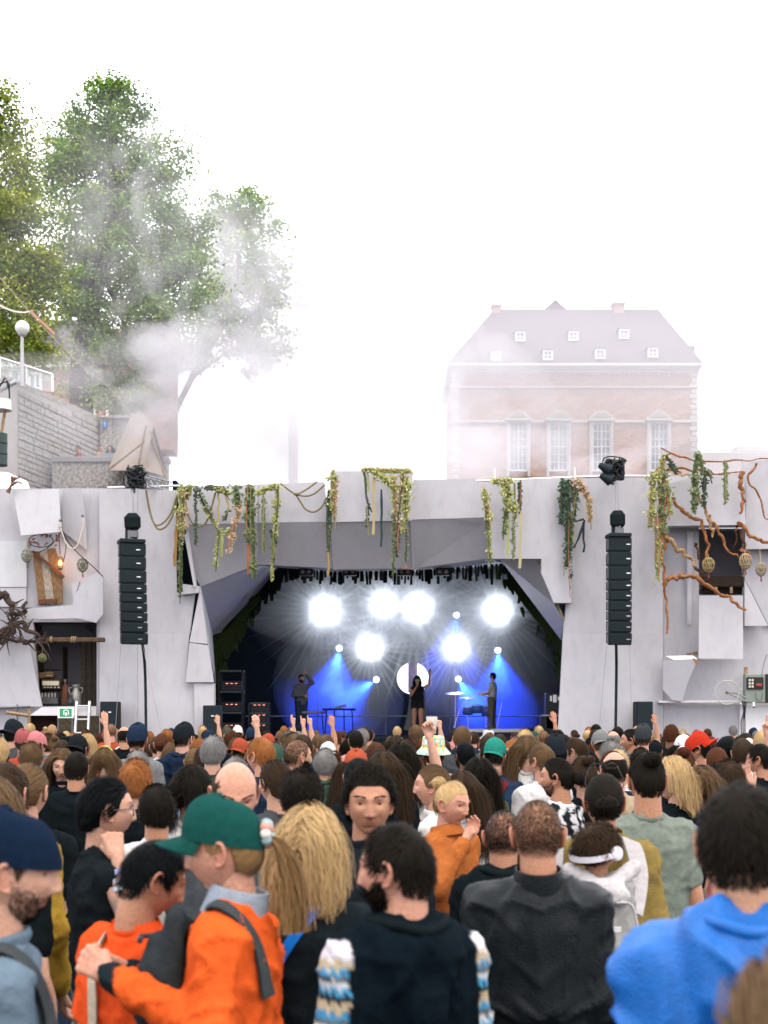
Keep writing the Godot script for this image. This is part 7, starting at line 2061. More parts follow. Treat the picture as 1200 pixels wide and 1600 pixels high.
# a point moved onto the cloth of a garment
func snap(g: G, p: Vector3, out := 0.006) -> Array:
	var best := 1e9
	var bi := 0
	for k in g.v.size():
		var d := g.v[k].distance_squared_to(p)
		if d < best:
			best = d; bi = k
	return [g.v[bi] + g.n[bi] * out, g.n[bi]]
func strap(t: Node3D, wear_g: G, path: Array, width: float, m: Material, called := "strap") -> MeshInstance3D:
	var pts := []; var nms := []; var wid := []
	for p in path:
		var r := snap(wear_g, p); pts.append(r[0]); nms.append(r[1]); wid.append(width)
	pts = smooth(pts)
	var nn := []; var ww := []
	for k in pts.size():
		var f := float(k) / (pts.size() - 1) * (nms.size() - 1)
		var i := mini(int(f), nms.size() - 2)
		nn.append(nms[i].lerp(nms[i + 1], f - i).normalized()); ww.append(width)
	var g := G.new()
	g.ribbon(pts, ww, nn)
	var p2 := []
	for k in pts.size(): p2.append(pts[k] + nn[k] * 0.006)
	g.ribbon(p2, ww, nn)
	return inst(t, called, g.mesh(), m)
func wear_of(t: Node3D) -> G:
	for c in t.get_children():
		if String(c.name) in ["shirt", "vest_top", "jacket", "hoodie"]:
			var a: Array = c.mesh.surface_get_arrays(0)
			var g := G.new(); g.v = a[Mesh.ARRAY_VERTEX]; g.n = a[Mesh.ARRAY_NORMAL]
			return g
	return null
func head_part(t: Node3D, called: String, g: G, m: Material) -> MeshInstance3D:
	return inst(t, called, g.mesh(), m, t.get_meta("hx"))
func glasses_g() -> G:
	var g := G.new()
	for s in [-1.0, 1.0]:
		var ring := []
		for k in 17: ring.append(Vector3(s * 0.033 + 0.024 * cos(TAU * k / 16), 0.003 + 0.021 * sin(TAU * k / 16), 0.094 - 0.006 * absf(cos(TAU * k / 16))))
		g.tube(ring, [0.0022], 6, false)
		g.tube([Vector3(s * 0.057, 0.008, 0.088), Vector3(s * 0.078, 0.008, 0.03), Vector3(s * 0.079, 0.004, -0.012)], [0.002], 6)
	g.tube([Vector3(-0.01, 0.006, 0.095), Vector3(0, 0.009, 0.098), Vector3(0.01, 0.006, 0.095)], [0.002], 6)
	return g
func build_people() -> void:
	build_heroes()
	build_middle()
	build_crowd()
	build_band()
func build_heroes() -> void:
	var blk_c := lin(0.006, 0.01, 0.012)
	var H := "people in the near crowd"
	# tall man in the blue rain jacket
	var a := person({"x": 1160, "top": 1216, "d": 2.86, "turn": 4, "hy": -10, "hair": "short", "hseed": 5, "hc": "dark brown", "skin": "olive", "wear": "coat", "color": lin(0.006, 0.115, 0.42), "shiny": 0.36, "hood": true, "w": 1.06, "cell": 0.012, "fold": 0.025, "fs": Vector3(3.2, 2.4, 3.2), "own": true, "group": H, "label": "person with thick dark hair in a bright blue hooded rain jacket"})
	# blurred neighbour with amber glasses
	var n := person({"x": 1282, "top": 1478, "d": 1.38, "turn": -38, "hy": 25, "hair": "wavy", "hc": "light brown", "sex": "f", "skin": "fair", "wear": "jacket", "color": lin(0.4, 0.34, 0.27), "own": true, "face": true, "group": H, "label": "person with light brown hair and amber glasses beside the blue rain jacket"})
	head_part(n, "glasses", glasses_g(), shade("amber_frame", lin(0.6, 0.25, 0.07), 0.2))
	# buzz cut, black jacket
	a = person({"x": 840, "top": 1247, "d": 4.47, "turn": 2, "hp": 4, "hair": "crop", "hc": "brown", "skin": "tan", "wear": "coat", "color": lin(0.006, 0.009, 0.011), "shiny": 0.24, "fs": Vector3(4.2, 2.4, 4.2), "collar": "stand", "w": 1.07, "cell": 0.012, "fold": 0.016, "own": true, "seed": 4, "group": H, "label": "person with brown buzz cut in a crinkled black jacket"})
	a = person({"x": 787, "top": 1264, "d": 5.51, "turn": 8, "hair": "crop", "hc": "black", "skin": "tan", "wear": "hoodie", "hood": true, "color": blk_c, "cell": 0.016, "own": true, "seed": 5, "group": H, "label": "person with cropped greying dark hair in a black hooded top beside the buzz cut"})
	# bearded man looking aside
	var tint := func(p: Vector3) -> Color:
		var sleeve: bool = absf(p.x) > 0.178 - maxf(0.0, p.y - 1.36) * 0.1 and p.y < 1.44
		if not sleeve: return Color(0.006, 0.01, 0.012)
		var u := atan2(p.z, absf(p.x) - 0.2) * 6.0
		var zig := 0.006 * (absf(fposmod(u, 2.0) - 1.0) * 2.0 - 1.0)
		var v := fposmod((1.42 - p.y + zig) * 9.0, 1.0)
		if p.y > 1.395: return Color(0.6, 0.58, 0.62)
		if v < 0.16: return Color(0.02, 0.025, 0.03)
		if v < 0.42: return Color(0.5, 0.4, 0.27)
		if v < 0.58: return Color(0.06, 0.24, 0.42)
		if v < 0.7: return Color(0.10, 0.10, 0.10)
		if v < 0.84: return Color(0.5, 0.52, 0.55)
		return Color(0.07, 0.28, 0.47)
	a = person({"x": 620, "top": 1280, "d": 3.60, "turn": -22, "hy": 44, "hp": 2, "hair": "short", "hc": "dark brown", "hseed": 3, "beard": "full", "skin": "pink", "wear": "hoodie", "hood": true, "color": Color.WHITE, "rim_mat": cloth("rim_black", blk_c), "tint": tint, "w": 1.04, "cell": 0.012, "fold": 0.012, "own": true, "face": true, "seed": 6, "group": H, "label": "bearded person looking sideways in a black hooded vest with patterned knit sleeves"})
	# blond bob, black top, blue strap
	a = person({"x": 484, "top": 1257, "d": 4.18, "turn": 14, "hair": "bob", "hc": "blond", "sex": "f", "skin": "fair", "wear": "tee", "color": lin(0.01, 0.016, 0.02), "w": 1.05, "cell": 0.014, "own": true, "seed": 7, "group": H, "label": "person with blond wavy bob and black top with a bright blue strap"})
	strap(a, wear_of(a), [Vector3(-0.06, 1.46, 0.05), Vector3(-0.07, 1.5, -0.02), Vector3(-0.04, 1.42, -0.13), Vector3(0.05, 1.28, -0.16), Vector3(0.13, 1.12, -0.12)], 0.032, cloth("strap_blue", lin(0.01, 0.14, 0.55)))
	# green cap, orange jacket
	var oj := func(p: Vector3) -> Color:
		if p.z > 0.26 and absf(p.x) > 0.0: return Color(0.012, 0.02, 0.024)
		return Color(0.68, 0.105, 0.02)
	a = person({"x": 350, "top": 1249, "d": 3.77, "turn": -82, "hy": 2, "hp": 6, "hair": "ponytail", "hc": "dark blond", "hat": "cap", "hatc": lin(0.008, 0.058, 0.05), "sex": "f", "skin": "pink", "wear": "jacket", "color": Color.WHITE, "tint": oj, "left": [Vector3(0.24, 1.16, -0.02), Vector3(0.10, 1.29, 0.30), "hold"], "right": [Vector3(-0.22, 1.15, 0.02), Vector3(-0.05, 1.27, 0.30), "hold"], "collar": "stand", "collar_mat": cloth("denim_collar", lin(0.28, 0.32, 0.38)), "w": 1.02, "cell": 0.012, "fold": 0.014, "own": true, "face": true, "seed": 8, "group": H, "label": "person in profile with green peaked cap, blond ponytail and orange jacket"})
	head_part(a, "hair_tie", (func() -> G:
		var g := G.new()
		for k in 9:
			var t := TAU * k / 9
			g.col = [Color(0.7, 0.66, 0.6), Color(0.6, 0.3, 0.25), Color(0.3, 0.42, 0.45)][k % 3]
			g.ball(Transform3D(Basis.from_scale(Vector3.ONE * 0.015), Vector3(cos(t) * 0.026, 0.035 + sin(t) * 0.026, -0.122)), 6, 8)
		return g).call(), cloth("scrunchie", Color.WHITE, 0.9, true))
	var dk := cloth("strap_dark", lin(0.05, 0.058, 0.062))
	strap(a, wear_of(a), [Vector3(0.09, 1.27, 0.13), Vector3(0.1, 1.38, 0.1), Vector3(0.11, 1.47, 0.0), Vector3(0.12, 1.4, -0.1), Vector3(0.12, 1.25, -0.15)], 0.055, dk)
	# grey pack worn in front of her
	var pk := thing("chest_pack", "dark grey pack worn in front of the orange jacket", "bag", a.position + a.basis * Vector3(0.02, 1.35, 0.13))
	pk.basis = a.basis
	inst(pk, "pouch", limbs([[Vector3(-0.05, 0.05, 0.0), Vector3(-0.06, -0.16, 0.02), 0.03, 0.04], [Vector3(0.09, 0.09, -0.02), Vector3(0.11, -0.16, 0.0), 0.03, 0.04], [Vector3(-0.04, 0.0, 0.04), Vector3(-0.04, -0.16, 0.06), 0.035, 0.045], [Vector3(0.07, 0.02, 0.03), Vector3(0.08, -0.16, 0.05), 0.035, 0.045], [Vector3(-0.04, -0.05, 0.04), Vector3(0.08, -0.05, 0.03), 0.05, 0.05], [Vector3(-0.04, -0.14, 0.05), Vector3(0.08, -0.14, 0.04), 0.05, 0.05]], 0.012, 0.03).mesh(), cloth("pack_grey", lin(0.028, 0.034, 0.038)))
	var fl := G.new(); fl.tube(smooth([Vector3(-0.07, 0.02, 0.085), Vector3(0.02, 0.03, 0.095), Vector3(0.1, 0.03, 0.075)]), [0.008], 6); inst(pk, "zip", fl.mesh(), shade("zip", lin(0.02, 0.022, 0.025), 0.4))
	# dark hair, orange-red shirt
	a = person({"x": 238, "top": 1300, "d": 4.00, "turn": 38, "hy": -28, "hp": 20, "hair": "short", "hseed": 2, "hc": "black", "sex": "m", "skin": "tan", "wear": "tee", "color": lin(0.66, 0.075, 0.016), "w": 1.07, "cell": 0.012, "fold": 0.012, "own": true, "face": true, "seed": 9, "group": H, "label": "person with dark short hair bowed over in an orange-red shirt"})
	strap(a, wear_of(a), [Vector3(0.06, 1.46, 0.04), Vector3(0.08, 1.49, -0.02), Vector3(0.08, 1.4, -0.14), Vector3(0.06, 1.25, -0.17), Vector3(0.05, 1.08, -0.17)], 0.03, cloth("strap_beige", lin(0.5, 0.42, 0.32)))
	# navy cap, denim shirt
	a = person({"x": 18, "top": 1270, "d": 3.19, "turn": 78, "hy": -4, "hp": 4, "hair": "crop", "hc": "dark brown", "hat": "cap", "back": true, "tip": 6.0, "hatc": lin(0.006, 0.014, 0.032), "beard": "stubble", "skin": "fair", "wear": "tee", "color": lin(0.12, 0.17, 0.22), "w": 1.05, "cell": 0.012, "fold": 0.012, "own": true, "face": true, "seed": 10, "group": H, "label": "bearded person in profile with a navy cap and faded blue shirt"})
	strap(a, wear_of(a), [Vector3(-0.12, 1.2, 0.14), Vector3(-0.12, 1.36, 0.1), Vector3(-0.125, 1.47, 0.0), Vector3(-0.125, 1.38, -0.1), Vector3(-0.12, 1.2, -0.16)], 0.075, dk)
	# black-haired woman with round glasses, hand at her ear
	var ink := func(p: Vector3) -> Color:
		var q := (p - Vector3(-0.24, 1.29, 0.04)).length()
		if q > 0.085: return Color.WHITE
		var w := sin(p.y * 210.0 + sin(p.x * 150.0 + p.z * 90.0) * 2.2)
		return Color(0.55, 0.68, 0.78) if w > 0.35 else Color.WHITE
	a = person({"x": 167, "top": 1212, "d": 5.28, "turn": 66, "hy": -2, "hair": "slick", "hc": "black", "sex": "f", "skin": "fair", "wear": "tank", "color": lin(0.01, 0.014, 0.017), "right": [Vector3(-0.28, 1.20, 0.03), Vector3(-0.17, 1.45, 0.0), "fist"], "palm_right": Vector3(1, 0, 0.1), "w": 1.05, "cell": 0.014, "own": true, "face": true, "ink": ink, "seed": 11, "group": H, "label": "person with black hair and round glasses, tattooed arm raised to the ear"})
	head_part(a, "glasses", glasses_g(), shade("steel_frame", lin(0.12, 0.1, 0.13), 0.3, {"metallic": 0.6}))
	for b in [[0.30, lin(0.35, 0.4, 0.75), 0.034], [0.42, lin(0.6, 0.6, 0.62), 0.037], [0.52, lin(0.62, 0.75, 0.85), 0.039]]:
		var e := Vector3(-0.28, 1.20, 0.03); var w := Vector3(-0.17, 1.45, 0.0)
		var c := w.lerp(e, b[0] - 0.12)
		var g := G.new(); g.tube([c, c + (e - w).normalized() * 0.018], [b[2]], 16, false); inst(a, "wristband", g.mesh(), cloth("band" + b[1].to_html(), b[1]))
	# bald man looking down
	a = person({"x": 367, "top": 1183, "d": 5.16, "turn": 168, "hp": 22, "hair": "sides", "hc": "brown", "skin": "pink", "wear": "tee", "color": lin(0.06, 0.07, 0.08), "own": true, "face": true, "seed": 12, "group": H, "label": "bald person facing the camera behind the green cap"})
	# curly dark man looking at the camera
	a = person({"x": 577, "top": 1190, "d": 5.10, "turn": 172, "hy": -6, "hp": 2, "hair": "curly", "hseed": 7, "hc": "dark brown", "skin": "tan", "wear": "jacket", "color": lin(0.012, 0.016, 0.02), "own": true, "face": true, "seed": 13, "group": H, "label": "person with dark curly hair looking straight at the camera"})
	a = person({"x": 706, "top": 1216, "d": 7.08, "turn": 128, "hy": -2, "hp": 8, "hair": "bun", "hc": "blond", "sex": "f", "skin": "pink", "wear": "coat", "color": lin(0.36, 0.11, 0.03), "collar": "fold", "own": true, "face": true, "seed": 14, "right": [Vector3(-0.3, 1.2, 0.12), Vector3(-0.1, 1.42, 0.16), "relaxed"], "group": H, "label": "smiling person with blond bun in a fluffy rust-orange jacket"})
	a = person({"x": 676, "top": 1192, "d": 7.77, "turn": -80, "hair": "lowbun", "hc": "light brown", "sex": "f", "skin": "pink", "wear": "tee", "color": lin(0.62, 0.6, 0.58), "own": true, "face": true, "seed": 15, "group": H, "label": "person in profile with light brown tied hair and white top behind the blond bun"})
	# green cap from behind, navy shirt, red scarf
	a = person({"x": 774, "top": 1156, "d": 11.14, "turn": 22, "hair": "crop", "hc": "dark brown", "hat": "cap", "back": true, "hatc": lin(0.02, 0.19, 0.15), "skin": "fair", "wear": "tee", "color": lin(0.02, 0.04, 0.085), "own": true, "w": 1.04, "cell": 0.016, "seed": 16, "group": H, "label": "person with teal green cap worn backwards, navy shirt and dark red scarf"})
	strap(a, wear_of(a), [Vector3(-0.09, 1.48, 0.0), Vector3(-0.1, 1.42, -0.11), Vector3(-0.02, 1.3, -0.15), Vector3(0.06, 1.15, -0.16), Vector3(0.11, 1.0, -0.15)], 0.075, cloth("scarf_red", lin(0.15, 0.018, 0.016)), "scarf")
	# man with a bun in a flowered shirt
	var flower := func(p: Vector3) -> Color:
		return Color(0.58, 0.57, 0.6) if sin(p.x * 55.0 + sin(p.y * 40.0) * 2.0) * sin(p.y * 48.0 + sin(p.z * 37.0) * 2.0) > 0.05 else Color(0.015, 0.018, 0.022)
	a = person({"x": 870, "top": 1182, "d": 8.47, "turn": -50, "hy": 22, "hair": "lowbun", "hc": "dark brown", "skin": "tan", "beard": "stubble", "wear": "tee", "color": Color.WHITE, "tint": flower, "cell": 0.014, "own": true, "face": true, "seed": 17, "group": H, "label": "person in profile with dark hair tied back and black and white flowered shirt"})
	# parent with the carrier
	a = person({"x": 944, "top": 1206, "d": 5.92, "turn": 4, "hair": "lowbun", "hc": "dark brown", "hseed": 1, "sex": "f", "skin": "tan", "wear": "jacket", "color": lin(0.22, 0.16, 0.05), "collar": "fold", "w": 1.05, "cell": 0.014, "own": true, "seed": 18, "group": H, "label": "person with sunglasses on dark pinned hair carrying a child on the back"})
	var sg := glasses_g(); var sgx := G.new(); sgx.take(sg, Transform3D(Basis(Vector3.RIGHT, -1.0), Vector3(0, 0.075, -0.012)))
	head_part(a, "sunglasses", sgx, shade("black_frame", lin(0.01, 0.01, 0.012), 0.2))
	build_carrier(a)
	# tied dark hair, sage shirt
	a = person({"x": 1010, "top": 1172, "d": 6.44, "turn": -4, "hair": "bun", "hseed": 2, "hc": "dark brown", "skin": "tan", "wear": "tee", "color": lin(0.17, 0.2, 0.17), "w": 1.02, "cell": 0.013, "own": true, "seed": 19, "group": H, "label": "person with dark hair in a small bun and sage green shirt"})
# child carrier with the child in it
func build_carrier(parent: Node3D) -> void:
	var d := 5.5
	var grey := cloth("carrier_grey", lin(0.3, 0.3, 0.29))
	var pale := cloth("carrier_pale", lin(0.48, 0.46, 0.47))
	var c := at(938, 1420, d)
	var t := thing("child_carrier", "light grey child carrier strapped to the back of the mustard jacket", "carrier", Vector3(c.x, c.y - 0.2, c.z))
	var pr := []
	for s in [-1.0, 1.0]:
		pr.append([c + Vector3(s * 0.07, 0.08, 0), c + Vector3(s * 0.065, -0.3, 0.02), 0.065, 0.075])
	pr.append([c + Vector3(0, 0.05, 0.03), c + Vector3(0, -0.25, 0.06), 0.075, 0.085])
	var g := limbs(pr, 0.012, 0.05); folds(g, 0.007, Vector3(7, 4, 7), 3)
	part(t, "pouch", g, grey)
	# sun hood folded over the rim
	g = limbs([[c + Vector3(-0.12, 0.15, 0.0), c + Vector3(0, 0.08, 0.1), 0.03, 0.035], [c + Vector3(0.13, 0.16, -0.01), c + Vector3(0, 0.08, 0.1), 0.03, 0.035], [c + Vector3(-0.05, 0.07, 0.09), c + Vector3(0.06, 0.06, 0.09), 0.04, 0.04]], 0.01, 0.03); folds(g, 0.006, Vector3(9, 6, 9), 7)
	part(t, "hood", g, pale)
	for s in [-1.0, 1.0]:
		g = G.new()
		var pts := smooth([c + Vector3(s * 0.13, -0.02, -0.02), c + Vector3(s * 0.165, 0.12, -0.1), c + Vector3(s * 0.15, 0.24, -0.2), c + Vector3(s * 0.13, 0.24, -0.34)])
		var nn := []; var ww := []
		for k in pts.size():
			nn.append(Vector3(s * 0.35, 0.4, 1).normalized()); ww.append(0.075)
		g.ribbon(pts, ww, nn); var p2 := []
		for k in pts.size(): p2.append(pts[k] + nn[k] * 0.012)
		g.ribbon(p2, ww, nn); part(t, "shoulder_strap", g, pale)
	g = G.new(); g.box(Transform3D(Basis.IDENTITY, c + Vector3(0.02, -0.06, 0.14)), Vector3(0.075, 0.022, 0.006), 0.002); part(t, "label_patch", g, cloth("patch_white", lin(0.66, 0.65, 0.64)))
	g = G.new(); g.tube(smooth([c + Vector3(0.04, 0.04, 0.13), c + Vector3(0.1, 0.03, 0.12), c + Vector3(0.125, -0.06, 0.11)]), [0.006], 5); part(t, "drawstring", g, pale)
	g = G.new(); g.box(Transform3D(Basis.IDENTITY, c + Vector3(-0.12, 0.03, 0.075)), Vector3(0.03, 0.022, 0.012), 0.003); part(t, "buckle", g, shade("black_frame", lin(0.01, 0.01, 0.012), 0.2))
	# the child: only head, neck and upper body come out of the pouch
	var hc := at(932, 1330, d)
	var k := thing("person", "small child with curly hair and white headphones in the carrier", "person", hc - Vector3(0, 0.35, 0))
	var hb := Transform3D(Basis(Vector3.UP, PI - 0.7) * Basis(Vector3.RIGHT, 0.2) * Basis.from_scale(Vector3(0.92, 0.8, 0.86)), hc)
	g = G.new(); g.take(head_g("f", 48, 50), hb); g.tube([hc + Vector3(0, -0.04, 0), hc + Vector3(0, -0.14, -0.01)], [0.042, 0.05], 12)
	g.take(limbs([[hc + Vector3(-0.05, -0.16, -0.01), hc + Vector3(0.05, -0.16, -0.01), 0.05, 0.05], [hc + Vector3(0, -0.17, 0), hc + Vector3(0, -0.4, 0), 0.07, 0.085]], 0.014, 0.03)); part(k, "body", g, skinm("tan"))
	g = G.new(); g.take(hair_g("afro", 4), hb); part(k, "hair", g, hairm("brown"))
	var hp := shade("headphone_white", lin(0.62, 0.6, 0.66), 0.35)
	var hf := Transform3D(Basis(Vector3.UP, PI - 0.7) * Basis(Vector3.RIGHT, 0.2) * Basis(Vector3.RIGHT, -2.0), hc)
	g = G.new(); var band := []; var hn := []; var hw := []
	for i in 15:
		var a := lerpf(-0.15, PI + 0.15, i / 14.0)
		band.append(hf * Vector3(cos(a) * 0.094, sin(a) * 0.112, 0.0)); hn.append(hf.basis * Vector3(cos(a), sin(a), 0)); hw.append(0.022)
	g.ribbon(band, hw, hn); var b2 := []
	for i in 15: b2.append(band[i] + hn[i] * 0.008)
	g.ribbon(b2, hw, hn); var hd := part(k, "headphones", g, hp)
	for s in [-1.0, 1.0]:
		g = G.new(); g.lathe(hb * Transform3D(Basis(Vector3.BACK, -PI / 2 * s), Vector3(s * 0.088, -0.004, 0)), [Vector2(0, 0.026), Vector2(0.03, 0.024), Vector2(0.037, 0.012), Vector2(0.036, -0.008), Vector2(0.028, -0.012), Vector2(0, -0.012)], 20); part(hd, "ear_cup", g, hp)
# ---------------------------------------------------------------- the rest of the crowd
const TOPS := {"black": Color(0.006, 0.009, 0.011), "navy": Color(0.012, 0.022, 0.045), "white": Color(0.55, 0.54, 0.54), "grey": Color(0.16, 0.165, 0.17), "olive green": Color(0.09, 0.095, 0.05), "rust red": Color(0.3, 0.06, 0.03), "light blue": Color(0.22, 0.32, 0.42), "beige": Color(0.36, 0.29, 0.2), "dark green": Color(0.03, 0.07, 0.05), "mustard": Color(0.42, 0.26, 0.04), "pink": Color(0.45, 0.2, 0.2), "charcoal": Color(0.05, 0.055, 0.06)}
const HAIRWORD := {"crop": "cropped", "short": "short", "tousled": "tousled", "curly": "curly", "afro": "frizzy", "long": "long", "wavy": "long wavy", "bob": "chin-length", "bun": "bunned", "topknot": "top-knotted", "lowbun": "low-bunned", "ponytail": "ponytailed", "sides": "balding", "slick": "swept-back", "bald": "shaven"}
func top_c(n: String) -> Color:
	var k: Color = TOPS[n]
	return lin(k.r, k.g, k.b)
func build_middle() -> void:
	var G2 := "people in the middle of the crowd"
	# [x, top, depth, turn, sex, hair, hair colour, skin, garment, colour, extra, label]
	var rows := [
		[45, 1190, 5.4, 12, "f", "lowbun", "light brown", "fair", "tee", "black", {"hseed": 3}, "person with braided light brown hair and bare neck above the navy cap"],
		[8, 1188, 4.9, 10, "m", "short", "brown", "fair", "jacket", "mustard", {"hseed": 1}, "person with short brown hair in a mustard yellow jacket"],
		[-12, 1218, 4.2, 20, "f", "wavy", "light brown", "fair", "tee", "black", {}, "person with wavy light brown hair cut by the picture edge"],
		[245, 1222, 5.9, -8, "m", "tousled", "dark brown", "tan", "tee", "white", {"hseed": 1}, "person with dark tousled hair between glasses and bald head"],
		[300, 1196, 6.2, 16, "f", "bob", "dark brown", "fair", "tee", "white", {"hseed": 1}, "person with smooth dark bob beside the bald head"],
		[212, 1184, 7.2, 4, "f", "curly", "ginger", "fair", "tee", "black", {"hseed": 2}, "person with big ginger curls above the round glasses"],
		[97, 1168, 9.5, 172, "f", "wavy", "light brown", "fair", "tee", "black", {"face": true, "hp": 14, "left": [Vector3(0.26, 1.25, 0.1), Vector3(0.14, 1.5, 0.2), "relaxed"]}, "person with long wavy hair facing the camera, one hand raised"],
		[164, 1166, 11.0, 0, "f", "long", "light brown", "fair", "tee", "olive green", {"band": true}, "person with long straight hair and a lime green headband"],
		[215, 1132, 11.4, 4, "m", "crop", "black", "tan", "tee", "grey", {"hat": "cap", "hatc": lin(0.012, 0.022, 0.045), "back": false}, "tall person in a dark navy cap beside the hooded navy jacket"],
		[287, 1131, 11.8, 2, "m", "crop", "dark brown", "fair", "hoodie", "navy", {"hat": "cap", "hatc": lin(0.01, 0.013, 0.016), "hood": true, "w": 1.15, "hy": -22, "cell": 0.016, "own": true, "fold": 0.014}, "tall person in a navy hooded jacket and black cap"],
		[36, 1141, 13.5, -25, "m", "short", "brown", "fair", "tee", "rust red", {"hat": "cap", "hatc": lin(0.25, 0.07, 0.07)}, "person in a faded red cap beside the pink cap"],
		[58, 1145, 13.2, 30, "m", "short", "brown", "fair", "tee", "grey", {"hat": "cap", "hatc": lin(0.45, 0.16, 0.17), "back": true}, "person in a faded pink cap"],
		[22, 1126, 14.0, 35, "m", "short", "dark brown", "fair", "tee", "charcoal", {"hat": "cap", "hatc": lin(0.012, 0.016, 0.02), "back": true}, "person with black cap worn backwards near the timber frame"],
		[122, 1150, 12.0, 12, "m", "short", "black", "tan", "tee", "rust red", {"hat": "cap", "hatc": lin(0.012, 0.014, 0.016), "back": true}, "person in black flat cap and red top"],
		[48, 1158, 10.4, -10, "f", "curly", "light brown", "fair", "jacket", "beige", {"hseed": 5}, "person with light brown curls in a beige jacket"],
		[472, 1197, 5.7, 6, "m", "curly", "dark brown", "tan", "jacket", "black", {"hseed": 6}, "person with dark tight curls above the blond bob"],
		[430, 1187, 6.6, -40, "m", "slick", "brown", "fair", "tee", "charcoal", {"hseed": 1, "face": true}, "person with swept-back brown hair behind the dark curls"],
		[333, 1146, 9.6, 5, "m", "tousled", "grey", "fair", "tee", "charcoal", {}, "person with thick grey tousled hair"],
		[407, 1150, 8.6, -55, "m", "short", "ginger", "pink", "tee", "navy", {"face": true, "hseed": 4}, "person with ginger hair turned half round"],
		[465, 1155, 8.9, 38, "m", "crop", "dark brown", "olive", "jacket", "black", {"beard": "full", "hy": -20}, "person with cropped head and dark beard"],
		[600, 1172, 8.0, 3, "f", "long", "brown", "fair", "tee", "black", {"hseed": 2}, "person with long brown hair behind the curly face"],
		[560, 1182, 7.3, 0, "m", "short", "black", "tan", "jacket", "black", {"hseed": 1}, "person with black hair in black jacket behind the curly face"],
		[627, 1160, 9.0, 2, "f", "wavy", "dark brown", "fair", "tee", "white", {"hseed": 1, "right": [Vector3(-0.26, 1.52, 0.05), Vector3(-0.2, 1.77, 0.06), "hold"], "cup": true}, "person in white raising a plastic cup"],
		[677, 1149, 10.2, -6, "m", "short", "brown", "fair", "tee", "beige", {"hat": "bucket", "dye": true}, "person in a tie-dyed bucket hat"],
		[722, 1203, 6.9, 10, "f", "long", "brown", "fair", "tee", "white", {"hseed": 3}, "person with straight brown hair in a white top behind the blond bun"],
		[722, 1133, 13.0, 4, "m", "short", "light brown", "pink", "tee", "charcoal", {"hseed": 5}, "person with short sandy hair before the drum kit"],
		[727, 1158, 10.8, -20, "m", "short", "black", "brown", "jacket", "charcoal", {"beard": "full", "hseed": 6}, "person with black hair and beard near the teal cap"],
		[801, 1155, 11.6, 205, "m", "tousled", "ginger", "pink", "tee", "grey", {"face": true}, "person with ginger hair facing the camera beside the teal cap"],
		[824, 1147, 9.8, 8, "f", "long", "light brown", "fair", "tee", "white", {"hseed": 1}, "person with long light brown half-tied hair"],
		[845, 1160, 8.8, -18, "m", "short", "light brown", "pink", "tee", "white", {"hseed": 2, "hy": 30}, "person with short sandy hair in a white shirt"],
		[912, 1178, 7.6, -10, "f", "bun", "brown", "fair", "tee", "black", {"hseed": 3}, "person with brown hair coiled up in black"],
		[960, 1175, 7.8, 0, "m", "sides", "dark brown", "pink", "tee", "beige", {}, "balding person with dark sides"],
		[900, 1148, 10.5, -60, "m", "short", "brown", "fair", "tee", "light blue", {"hseed": 4, "hp": 18, "face": true}, "person with brown hair looking down"],
		[868, 1150, 9.8, 5, "m", "short", "black", "tan", "tee", "black", {"hat": "cap", "hatc": lin(0.012, 0.015, 0.02), "back": false}, "person in a black cap in front of the pale wall foot"],
		[880, 1146, 10.6, 10, "m", "short", "dark brown", "tan", "tee", "beige", {"hseed": 7}, "person with dark brown hair and bare neck in beige"],
		[1066, 1166, 8.4, 6, "f", "bun", "auburn", "fair", "jacket", "black", {"hseed": 4}, "person with messy auburn bun in a black jacket"],
		[1096, 1196, 7.2, 8, "f", "wavy", "light brown", "fair", "tee", "pink", {"hseed": 3, "floral": true}, "person with frizzy light brown hair in a pink patterned top"],
		[1052, 1182, 7.0, -30, "f", "bob", "blond", "fair", "tee", "black", {"face": true, "hseed": 2, "hy": 60}, "person with blond hair smiling sideways beside the sage shirt"],
		[1068, 1151, 11.5, 8, "f", "long", "dark brown", "fair", "tee", "white", {"hat": "cap", "hatc": lin(0.6, 0.58, 0.6), "back": true}, "person with white cap worn backwards over long dark hair"],
		[1092, 1146, 11.0, -70, "m", "short", "dark brown", "tan", "jacket", "navy", {"hat": "cap", "hatc": lin(0.4, 0.03, 0.015), "back": true, "tip": -22.0}, "person in profile with a tilted red cap"],
		[1120, 1166, 9.6, 0, "f", "lowbun", "auburn", "fair", "tee", "beige", {"hseed": 5}, "person with auburn hair held by a clip"],
		[1135, 1149, 10.4, 4, "m", "short", "black", "tan", "tee", "grey", {"hseed": 8}, "person with round black hair near the floor speaker wall"],
		[1160, 1152, 10.2, 8, "m", "short", "brown", "fair", "tee", "white", {"hseed": 9, "left": null, "right": [Vector3(-0.24, 1.5, 0.12), Vector3(-0.2, 1.76, 0.1), "point"]}, "person with short brown hair pointing a raised arm"],
		[1140, 1185, 7.9, 2, "m", "curly", "brown", "fair", "tee", "white", {"hseed": 8, "right": [Vector3(-0.3, 1.2, 0.1), Vector3(-0.16, 1.56, 0.05), "open"]}, "person with curly brown hair holding up a hand with bright wristbands"],
		[1188, 1160, 9.5, -20, "m", "short", "dark brown", "tan", "jacket", "black", {"hseed": 2, "hy": 40}, "person with dark hair at the edge behind the blue rain jacket"],
		[1005, 1133, 13.5, 20, "m", "sides", "brown", "pink", "tee", "charcoal", {"hat": "cap", "hatc": lin(0.03, 0.035, 0.04)}, "person in a two-tone trucker cap below the floor speaker"],
		[985, 1138, 14.0, -80, "m", "lowbun", "dark brown", "tan", "tee", "grey", {"face": true, "hseed": 6}, "person in profile with dark tied hair below the pale wall"],
	]
